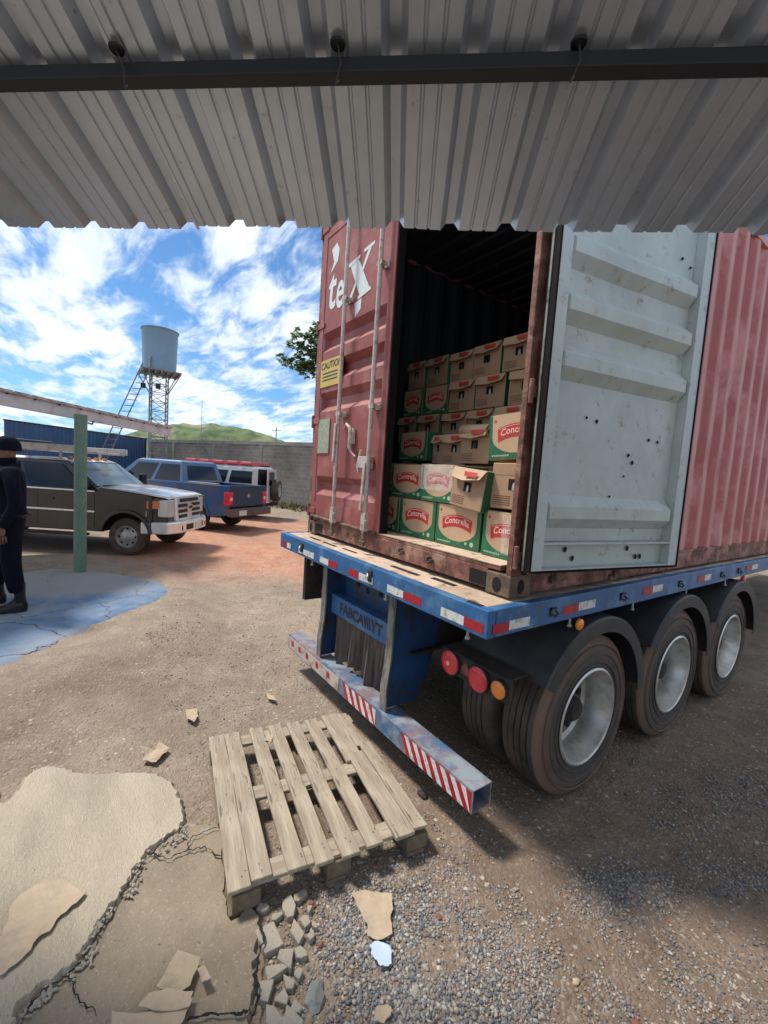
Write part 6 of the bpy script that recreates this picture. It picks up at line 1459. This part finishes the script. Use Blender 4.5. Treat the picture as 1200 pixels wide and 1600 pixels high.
    for a in ((cab0-.08, -1.75, cab1+.12) if crew else (cab0-.08, cab1+.12)):    # door gaps and handles
        mb = MB()
        for l in (-.0015, W+.0015): mb.add([F(a, l, zs+.14), F(a+.012, l, zs+.14), F(a+.012, l, belt-.01), F(a, l, belt-.01)], [(0, 1, 2, 3)])
        bw(mb, 'door_gap', 'black', P_, fix=False)
    for a in ((-1.62, -2.85) if crew else (-1.9,)):
        for l0, l1 in ((-.03, .002), (W-.002, W+.03)): mb = MB(); vhex(mb, F, a, a+.2, l0, l1, 1.04, 1.08); bw(mb, 'door_handle', body, P_, bevel=.01)
    mb = MB()
    for l0, l1 in ((-.014, .001), (W-.001, W+.014)): vhex(mb, F, cab1, -.62, l0, l1, belt-.005, belt+.02); vhex(mb, F, cab1, -.62, l0, l1, .83, .86)
    bw(mb, 'trim_strip', 'chrome' if body == 'car_dark' else body, P_)
    for s_ in (0, 1):      # mirrors
        fl = (lambda l: l) if s_ == 0 else (lambda l: W-l)
        mb = MB(); l0, l1 = sorted((fl(-.26), fl(-.06))); vhex(mb, F, cab0-.34, cab0-.24, l0, l1, belt+.03, belt+.34); mb.bar(F(cab0-.3, fl(.02), belt+.06), F(cab0-.3, fl(-.1), belt+.12), .04, .04); bw(mb, 'mirror', 'black', P_, bevel=.03)
    # bed
    mb = MB(); vhex(mb, F, end+.04, cab1-.03, .101, W-.101, .80, .84); vhex(mb, F, cab1-.06, cab1-.03, .101, W-.101, .84, bed_top); bw(mb, 'bed_floor', 'black', P_)
    mb = MB(); vhex(mb, F, end-.012, end+.045, .06, W-.06, .74, bed_top); tg = bw(mb, 'tailgate', tail, P_, bevel=.012)
    mb = MB(); vhex(mb, F, end-.018, end-.010, .40, W-.40, .90, bed_top-.1); bw(mb, 'tailgate_panel', tail, tg, bevel=.004)
    mb = MB(); c_ = Vector(F(end-.022, W/2, 1.06)); mb.add([c_+lv*.07*math.cos(t)+Vector((0, 0, .06*math.sin(t))) for t in np.linspace(0, 6.283, 15)[:-1]], [tuple(range(14))]); bw(mb, 'tailgate_badge', 'galv', tg, fix=False)
    for s_ in (0, 1):
        fl = (lambda l: l) if s_ == 0 else (lambda l: W-l)
        l0, l1 = sorted((fl(-.012), fl(.19))); mb = MB(); vhex(mb, F, end-.030, end+.14, l0, l1, .80, 1.17); tl = bw(mb, 'tail_lamp', 'red_lens', P_, bevel=.02)
        l0, l1 = sorted((fl(.05), fl(.15))); mb = MB(); vhex(mb, F, end-.036, end-.029, l0, l1, .93, 1.02); bw(mb, 'reversing_lamp', 'plate', tl)
    mb = MB(); vhex(mb, F, end-.22, end+.02, -.01, W+.01, .48, .70); rb = bw(mb, 'rear_bumper', 'car_mud', P_, bevel=.03)
    mb = MB(); vhex(mb, F, end-.232, end-.219, .22, .56, .52, .66); bw(mb, 'number_plate', 'plate', rb)
    for a in (0, -WB):
        vwheel(F, P_, a, .02, -1, r, rimm=rim); vwheel(F, P_, a, W-.02, 1, r, rimm=rim)
# dark pickup in front, its side to the viewer
fw = Vector((math.cos(R(55)), math.sin(R(55)), 0)); lw = Vector((-fw.y, fw.x, 0))
og = at(197, 868, 0); o1 = og-lw*.02
F1 = vframe(o1, fw, lw)
V1 = empty('pickup_truck', tuple(o1), 'dark brown pickup with chrome grille and white roof rack, behind the green post', 'pickup truck')
pickup(V1, F1, 1.93, 3.7, .375, 'car_dark', 'car_hood', roofz=1.86)
mb = MB()
for l in (.16, 1.60): mb.bar(F1(-.95, l, 2.06), F1(-4.6, l, 2.06), .07, .13)
for a in (-1.1, -2.2, -3.3, -4.4): mb.bar(F1(a, .1, 2.0), F1(a, 1.75, 2.0), .05, .05)
for l in (.28, 1.5):
    for a in (-1.5, -3.2): mb.bar(F1(a, l, 1.80), F1(a, l, 2.02), .05, .05)
bw(mb, 'roof_rack', 'white_paint', V1, bevel=.01)
mb = MB(); vhex(mb, F1, -3.9, -2.6, .22, 1.55, 2.075, 2.20); bw(mb, 'rack_load', 'car_dark', V1, bevel=.03)
for l in (.42, .70, .96, 1.22, 1.50): mb = MB(); vhex(mb, F1, -1.46, -1.36, l-.05, l+.05, 1.845, 1.90, .02, .02, .02); bw(mb, 'clearance_lamp', 'amber', V1, bevel=.01)
mb = MB(); vhex(mb, F1, -3.1, -.75, -.10, .06, .36, .41); bw(mb, 'side_step', 'chassis', V1, bevel=.01)
# blue pickup seen from behind its left rear corner
fw2 = Vector((math.cos(R(217)), math.sin(R(217)), 0)); lw2 = Vector((math.cos(R(127)), math.sin(R(127)), 0))
oc = at(303, 828, 0); o2 = oc+fw2*3.6-lw2*.02; F2 = vframe(o2, fw2, lw2)
V2 = empty('pickup_truck', tuple(o2), 'dusty blue pickup with red tail lamp, parked behind the dark pickup', 'pickup truck')
pickup(V2, F2, 1.84, 3.6, .39, 'car_blue', 'car_blue', roofz=1.98, belt=1.32, bed_top=1.36)
mb = MB(); vhex(mb, F2, -4.3, -3.3, .04, .20, 1.345, 1.39); bw(mb, 'bed_rail_board', 'card', V2)
# white wagon with red roof rack and open rear door carrying the spare wheel
fw3 = Vector((math.cos(R(224)), math.sin(R(224)), 0)); lw3 = Vector((math.cos(R(134)), math.sin(R(134)), 0))
oc = at(362, 810.5, 0); o3 = oc+fw3*2.9-lw3*.02; F3 = vframe(o3, fw3, lw3)
V3 = empty('station_wagon', tuple(o3), 'boxy white wagon with red roof rack and an open rear door', 'wagon')
W3 = 1.75; e3 = -3.75
poly = [(.75, .50), (.75, 1.05), (-.6, 1.18), (-.62, 1.25), (e3, 1.25), (e3, .52)]+list(reversed(arch(-2.9, .48, .42, .50)))+list(reversed(arch(0, .48, .42, .50)))
mb = MB(); vprism(mb, F3, poly, 0, .08); vprism(mb, F3, poly, W3-.08, W3); bw(mb, 'body_side', 'car_white', V3, bevel=.015)
mb = MB(); vhex(mb, F3, -2.3, .6, .081, W3-.081, .52, 1.1); vhex(mb, F3, e3+.1, -2.3, .081, W3-.081, .6, .7); bw(mb, 'under_body', 'chassis', V3)
mb = MB(); vhex(mb, F3, -.65, .76, .01, W3-.01, 1.04, 1.16, 0, .05, .02); bw(mb, 'hood', 'car_white', V3, bevel=.02)
ti = .09
h = [F3(e3, .02, 1.25), F3(-.62, .02, 1.25), F3(-.62, W3-.02, 1.25), F3(e3, W3-.02, 1.25), F3(e3+.05, .02+ti, 1.84), F3(-1.0, .02+ti, 1.84), F3(-1.0, W3-.02-ti, 1.84), F3(e3+.05, W3-.02-ti, 1.84)]
mb = MB()
for (i, j) in ((0, 1), (2, 3), (1, 2)):   # side and front walls of the cabin as thick panels
    p_, q_ = Vector(h[i]), Vector(h[j]); pt, qt = Vector(h[4+i]), Vector(h[4+j]); n_ = (q_-p_).cross(Vector((0, 0, 1))).normalized()*.05
    mb.hexa([p_, q_, q_+n_, p_+n_, pt, qt, qt+n_, pt+n_])
cbn = bw(mb, 'cabin', 'car_white', V3)
mb = MB(); mb.hexa([Vector(p)+Vector((0, 0, .002)) for p in h[4:]]+[F3(e3+.10, .17, 1.93), F3(-1.15, .17, 1.93), F3(-1.15, W3-.17, 1.93), F3(e3+.10, W3-.17, 1.93)]); bw(mb, 'roof', 'car_white', V3, bevel=.02)
near = [h[0], h[1], h[5], h[4]]; far = [h[2], h[3], h[7], h[6]]
for qd in (near, far):
    for u0, u1 in ((.04, .33), (.38, .66), (.71, .93)):
        if qd is far: u0, u1 = 1-u1, 1-u0
        mb = MB(); vwindow(mb, qd, u0, u1, .12, .86, -.004); bw(mb, 'side_window', 'car_glass', cbn, fix=False, solid=.03)
mb = MB(); vwindow(mb, [h[1], h[2], h[6], h[5]], .06, .94, .12, .9, -.002); bw(mb, 'windscreen', 'windscreen', cbn, fix=False, solid=.03)
mb = MB(); vhex(mb, F3, e3+.06, e3+.10, .08, W3-.08, .70, 1.82); bw(mb, 'interior', 'black', V3)
for l0, l1 in ((.0, .22), (W3-.22, W3)): mb = MB(); vhex(mb, F3, e3-.012, e3+.055, l0, l1, .62, 1.86); bw(mb, 'rear_pillar', 'car_white', V3, bevel=.01)
for l0, l1 in ((.05, .17), (W3-.17, W3-.05)): mb = MB(); vhex(mb, F3, e3-.03, e3-.010, l0, l1, .70, .95); bw(mb, 'tail_lamp', 'red_lens', V3, bevel=.01)
mb = MB(); vhex(mb, F3, e3-.14, e3, .0, W3, .48, .60); bw(mb, 'rear_bumper', 'chassis', V3, bevel=.02)
mb = MB()
for i in range(5): vhex(mb, F3, -1.3-i*.56, -1.02-i*.56+.18, .12, W3-.12, 1.99, 2.09, .05, .05, .04)
for l in (.16, W3-.16): mb.bar(F3(-1.0, l, 1.965), F3(-3.7, l, 1.965), .04, .04)
bw(mb, 'roof_rack', 'rack_red', V3, bevel=.015)
for a in (0, -2.9): vwheel(F3, V3, a, .02, -1, .40); vwheel(F3, V3, a, W3-.02, 1, .40)
# rear door swung open on the far side
hp = Vector(F3(e3, W3-.02, 0)); dd_ = (-fw3*.22-lw3*.97).normalized(); dn = Vector((dd_.y, -dd_.x, 0))
if dn.dot(fw3) < 0: dn = -dn      # towards the car's inside
def Fd(a, n, z): return tuple(Vector((hp.x, hp.y, 0))+dd_*a+dn*n+Vector((0, 0, z)))
mb = MB(); mb.hexa([Fd(.0, 0, .62), Fd(1.25, 0, .62), Fd(1.25, .06, .62), Fd(0, .06, .62), Fd(0, 0, 1.25), Fd(1.25, 0, 1.25), Fd(1.25, .06, 1.25), Fd(0, .06, 1.25)])
for a0_, a1_, z0_, z1_ in ((0, .12, 1.2505, 1.84), (1.13, 1.25, 1.2505, 1.84), (.1205, 1.1295, 1.76, 1.84)): mb.hexa([Fd(a0_, 0, z0_), Fd(a1_, 0, z0_), Fd(a1_, .06, z0_), Fd(a0_, .06, z0_), Fd(a0_, 0, z1_), Fd(a1_, 0, z1_), Fd(a1_, .06, z1_), Fd(a0_, .06, z1_)])
rdo = bw(mb, 'rear_door', 'car_white', V3, bevel=.01)
mb = MB(); mb.hexa([Fd(.13, .02, 1.26), Fd(1.12, .02, 1.26), Fd(1.12, .04, 1.26), Fd(.13, .04, 1.26), Fd(.13, .02, 1.75), Fd(1.12, .02, 1.75), Fd(1.12, .04, 1.75), Fd(.13, .04, 1.75)]); bw(mb, 'door_glass', 'car_glass', rdo)
c_ = Vector(Fd(.60, -.02, 1.08)); Fs = lambda a, l, z: tuple(c_+dd_*a-dn*l+Vector((0, 0, z-.42)))
vwheel(Fs, V3, 0, .28, 1, .42, w=.27); [ch for ch in V3.children][-1].name = 'spare_wheel'

# ================================================================== PERSON (security guard, cut by the left edge)
def skin_body(name, joints, edges, m, parent, loc, sub=2, root=0):
    me = bpy.data.meshes.new(name); me.from_pydata([j[0] for j in joints], edges, [])
    o = bpy.data.objects.new(name, me); col.objects.link(o); me.materials.append(MATS[m]); o.parent = parent
    o.location = Vector(loc)-(Vector(parent.location) if parent else Vector())
    sk = o.modifiers.new('skin', 'SKIN'); sk.use_smooth_shade = True
    for i, j in enumerate(joints):
        r_ = j[1]; me.skin_vertices[0].data[i].radius = r_ if isinstance(r_, tuple) else (r_, r_)
    me.skin_vertices[0].data[root].use_root = True
    sb = o.modifiers.new('sub', 'SUBSURF'); sb.levels = sub; sb.render_levels = sub
    return o
ft = at(24, 955, SLAB); K = 1.06
pf_ = (-Vector((cr[0], cr[1], 0)).normalized()*.80-Vector((cf[0], cf[1], 0)).normalized()*.60).normalized()   # turned left and partly towards the viewer
pl_l = Vector((-pf_.y, pf_.x, 0))
PO = Vector((ft.x, ft.y, SLAB))
nearv = pl_l if pl_l.dot(Vector((cr[0], cr[1], 0))) > 0 else -pl_l      # side at the right of the picture
PO = PO-nearv*.10
def Q(f, s, z): v = pf_*f*K+nearv*s*K; return (v.x, v.y, z*K)
pj = [((Q(.03, 0, .98)), (.165*K, .13*K)), (Q(.03, 0, 1.12), (.165*K, .13*K)), (Q(.035, 0, 1.28), (.185*K, .14*K)), (Q(.03, 0, 1.42), (.175*K, .125*K)), (Q(.04, 0, 1.50), (.085*K, .08*K)), (Q(.05, 0, 1.55), (.062*K, .062*K)),
      (Q(.03, .105, .88), .110*K), (Q(.03, .12, .52), .090*K), (Q(-.01, .115, .24), .082*K), (Q(-.02, .115, .20), .060*K),
      (Q(.03, -.105, .88), .110*K), (Q(.14, -.20, .54), .086*K), (Q(.18, -.27, .24), .080*K), (Q(.18, -.275, .20), .060*K),
      (Q(.02, .20, 1.44), .082*K), (Q(.0, .265, 1.34), .072*K), (Q(-.02, .285, 1.14), .060*K), (Q(.07, .27, .94), .046*K), (Q(.09, .265, .90), .044*K),
      (Q(.02, -.20, 1.44), .082*K), (Q(.0, -.265, 1.34), .072*K), (Q(.0, -.285, 1.14), .060*K), (Q(.10, -.27, .94), .046*K)]
pe = [(0, 1), (1, 2), (2, 3), (3, 4), (4, 5), (0, 6), (6, 7), (7, 8), (8, 9), (0, 10), (10, 11), (11, 12), (12, 13), (3, 14), (14, 15), (15, 16), (16, 17), (17, 18), (3, 19), (19, 20), (20, 21), (21, 22)]
PE = empty('person', tuple(PO), 'person in dark navy uniform and shiny black boots at the left edge', 'person')
skin_body('body', pj, pe, 'navy_cloth', PE, PO)
hj = [(Q(.05, 0, 1.54), .055*K), (Q(.065, 0, 1.60), (.072*K, .080*K)), (Q(.07, 0, 1.68), (.080*K, .096*K)), (Q(.065, 0, 1.72), (.070*K, .080*K))]
hd = skin_body('head', hj, [(0, 1), (1, 2), (2, 3)], 'skin', PE, PO)
skin_body('nose', [(Q(.155, 0, 1.665), .012*K), (Q(.182, 0, 1.635), .015*K), (Q(.165, 0, 1.625), .010*K)], [(0, 1), (1, 2)], 'skin', hd, PO)
mj = [(Q(.05, 0, 1.50), .072*K), (Q(.06, 0, 1.56), (.078*K, .084*K)), (Q(.066, 0, 1.61), (.082*K, .092*K))]
skin_body('neck_gaiter', mj, [(0, 1), (1, 2)], 'navy_cloth', PE, PO)
def Qp(f, sd, z): p = Q(f, sd, z); return (PO.x+p[0], PO.y+p[1], PO.z+p[2])
mb = MB(); m_, n_c = 24, 8; vs_ = []
for j_ in range(n_c+1):
    e = (math.pi/2)*j_/n_c; rr_ = math.cos(e)**.8 if j_ < n_c else .001
    for k_ in range(m_): a = 2*math.pi*k_/m_; vs_.append(Qp(.055+.112*rr_*math.cos(a), .092*rr_*math.sin(a), 1.69+.125*math.sin(e)))
for k_ in range(m_): a = 2*math.pi*k_/m_; vs_.append(Qp(.055+.112*math.cos(a), .092*math.sin(a), 1.665))
mb.add(vs_, [(j_*m_+k_, j_*m_+(k_+1) % m_, (j_+1)*m_+(k_+1) % m_, (j_+1)*m_+k_) for j_ in range(n_c) for k_ in range(m_)]+[(n_c*m_+m_+k_, n_c*m_+m_+(k_+1) % m_, (k_+1) % m_, k_) for k_ in range(m_)])
cap_ = bw(mb, 'cap', 'navy_cloth', PE, smooth=True)
mb = MB(); up_ = []; lo_ = []
for k_ in range(13):
    a = -1.15+2.3*k_/12; up_.append(Qp(.055+.108*math.cos(a), .088*math.sin(a), 1.685)); lo_.append(Qp(.055+.112*math.cos(a)+.075*max(0, math.cos(a*1.3)), .090*math.sin(a), 1.670-.012*max(0, math.cos(a*1.3))))
mb.add(up_+lo_, [(k_, k_+1, 14+k_, 13+k_) for k_ in range(12)]); bw(mb, 'brim', 'navy_cloth', cap_, solid=.006)
for sgn in (-1, 1):
    mb = MB(); q = Qp(.135, .030*sgn, 1.652); mb.lathe([(-.006, .002), (0, .010), (.006, .002)], q, 10, 'z'); bw(mb, 'eye', 'black', hd)
    mb = MB(); q = Qp(.055, .082*sgn, 1.635); mb.lathe([(-.028, .004), (-.01, .016), (.014, .018), (.030, .006)], q, 10, 'z'); bw(mb, 'ear', 'skin', hd, smooth=True)
# near hand: palm, four fingers and thumb hanging down, slightly curled
w0 = Vector(Q(.09, .265, .895)); dn_ = Vector((0, 0, -1)); fr_v = pf_; sd_v = nearv
def hpnt(d, f, s): v = w0+dn_*d+fr_v*f+sd_v*s; return tuple(v)
hand = [(hpnt(-.02, 0, 0), (.026, .034)), (hpnt(.03, .0, .0), (.020, .036)), (hpnt(.085, .004, .0), (.017, .040))]
he = [(0, 1), (1, 2)]
hb = skin_body('hand', hand, he, 'skin', PE, PO, 2, 0)
for k_, (fo, ln, rr) in enumerate(((-.033, .070, .0088), (-.011, .082, .0095), (.012, .088, .0098), (.034, .080, .0095))):
    fj = [(hpnt(.080, fo, 0), rr*1.1), (hpnt(.085+ln*.45, fo*1.1, -.004), rr), (hpnt(.085+ln*.78, fo*1.12, -.016-.003*k_), rr*.92), (hpnt(.085+ln, fo*1.12, -.032-.003*k_), rr*.8)]
    skin_body('finger', fj, [(0, 1), (1, 2), (2, 3)], 'skin', hb, Vector(PO)+Vector((0, 0, 0)), 2).location = (0, 0, 0)
tj = [(hpnt(.025, .030, .0), .012), (hpnt(.055, .052, -.004), .0115), (hpnt(.085, .060, -.010), .0105), (hpnt(.105, .058, -.016), .009)]
skin_body('thumb', tj, [(0, 1), (1, 2), (2, 3)], 'skin', hb, PO, 2).location = (0, 0, 0)
mb = MB(); c_ = PO+w0
mb.lathe([(-.012, .036), (-.010, .043), (.010, .043), (.012, .036)], (c_.x, c_.y, c_.z+.03), 20, 'z', closed=True); bw(mb, 'watch', 'boot', PE, smooth=True)
# boots
for (f_, s_) in ((-.02, .115), (.18, -.275)):
    mb = MB(); secs = [(-.082, .030, .085), (-.065, .040, .13), (-.03, .046, .145), (.03, .047, .135), (.08, .046, .098), (.13, .049, .078), (.19, .052, .066), (.24, .046, .056), (.275, .030, .042), (.288, .012, .030)]
    m_ = 12; vs_ = []
    for t, w, hh in secs:
        for k_ in range(m_+1): a = math.pi*k_/m_; p = Q(f_+t, s_+w*math.cos(a)*(1 if abs(math.cos(a)) < .9 else .98), .024+(hh-.024)*math.sin(a)**.75); vs_.append((PO.x+p[0], PO.y+p[1], PO.z+p[2]))
    n = len(secs); mb.add(vs_, [(i*(m_+1)+j, i*(m_+1)+j+1, (i+1)*(m_+1)+j+1, (i+1)*(m_+1)+j) for i in range(n-1) for j in range(m_)]+[tuple(range(m_+1)), tuple((n-1)*(m_+1)+k_ for k_ in range(m_, -1, -1))])
    pa, pb_ = Q(f_-.022, s_, .10), Q(f_-.012, s_, .30); mb.tube([(PO.x+pa[0], PO.y+pa[1], PO.z+pa[2]), (PO.x+pa[0]*.5+pb_[0]*.5, PO.y+pa[1]*.5+pb_[1]*.5, PO.z+.20), (PO.x+pb_[0], PO.y+pb_[1], PO.z+pb_[2])], [.052, .050, .058], 16)
    bw(mb, 'boot', 'boot', PE, smooth=True)
    mb = MB(); out2 = []
    for t, w in ((-.075, .030), (-.03, .045), (.08, .045), (.17, .052), (.25, .045), (.285, .02)): out2.append((t, w))
    pl3 = [Q(f_+t, s_+w, 0) for t, w in out2]+[Q(f_+t, s_-w, 0) for t, w in reversed(out2)]
    n = len(pl3); mb.add([(PO.x+p[0], PO.y+p[1], PO.z+.002) for p in pl3]+[(PO.x+p[0], PO.y+p[1], PO.z+.028) for p in pl3], [tuple(range(n-1, -1, -1)), tuple(range(n, 2*n))]+[(i, (i+1) % n, n+(i+1) % n, n+i) for i in range(n)])
    bw(mb, 'sole', 'black', PE, bevel=.006)
# belt, sleeve patch, chest badge
mb = MB(); c_ = PO+Vector(Q(.03, 0, 1.0)); n = 28; rr0 = [(.165*K, .150*K)]
vs_ = []
for z in (-.022, .022):
    for i in range(n): t = 2*math.pi*i/n; v = pf_*math.cos(t)*.150*K+nearv*math.sin(t)*.180*K; vs_.append((c_.x+v.x, c_.y+v.y, c_.z+z))
mb.add(vs_, [(i, (i+1) % n, n+(i+1) % n, n+i) for i in range(n)]); bw(mb, 'belt', 'boot', PE, solid=.008)
mb = MB()
c_ = PO+Vector(Q(.125, .095, 1.36)); nv = (nearv*.35+pf_*.94).normalized(); tv = Vector((0, 0, 1)).cross(nv).normalized()
mb.add([c_+nv*.035+tv*.032*math.cos(t)+Vector((0, 0, .036*math.sin(t))) for t in np.linspace(0, 6.283, 15)[:-1]], [tuple(range(14))]); bdg = bw(mb, 'badge', 'patch', PE, fix=False, solid=.004)
mb = MB(); mb.add([c_+nv*.0385+tv*.017*math.cos(t)+Vector((0, 0, .020*math.sin(t))) for t in np.linspace(0, 6.283, 15)[:-1]], [tuple(range(14))]); bw(mb, 'badge_field', 'navy_cloth', bdg, fix=False)
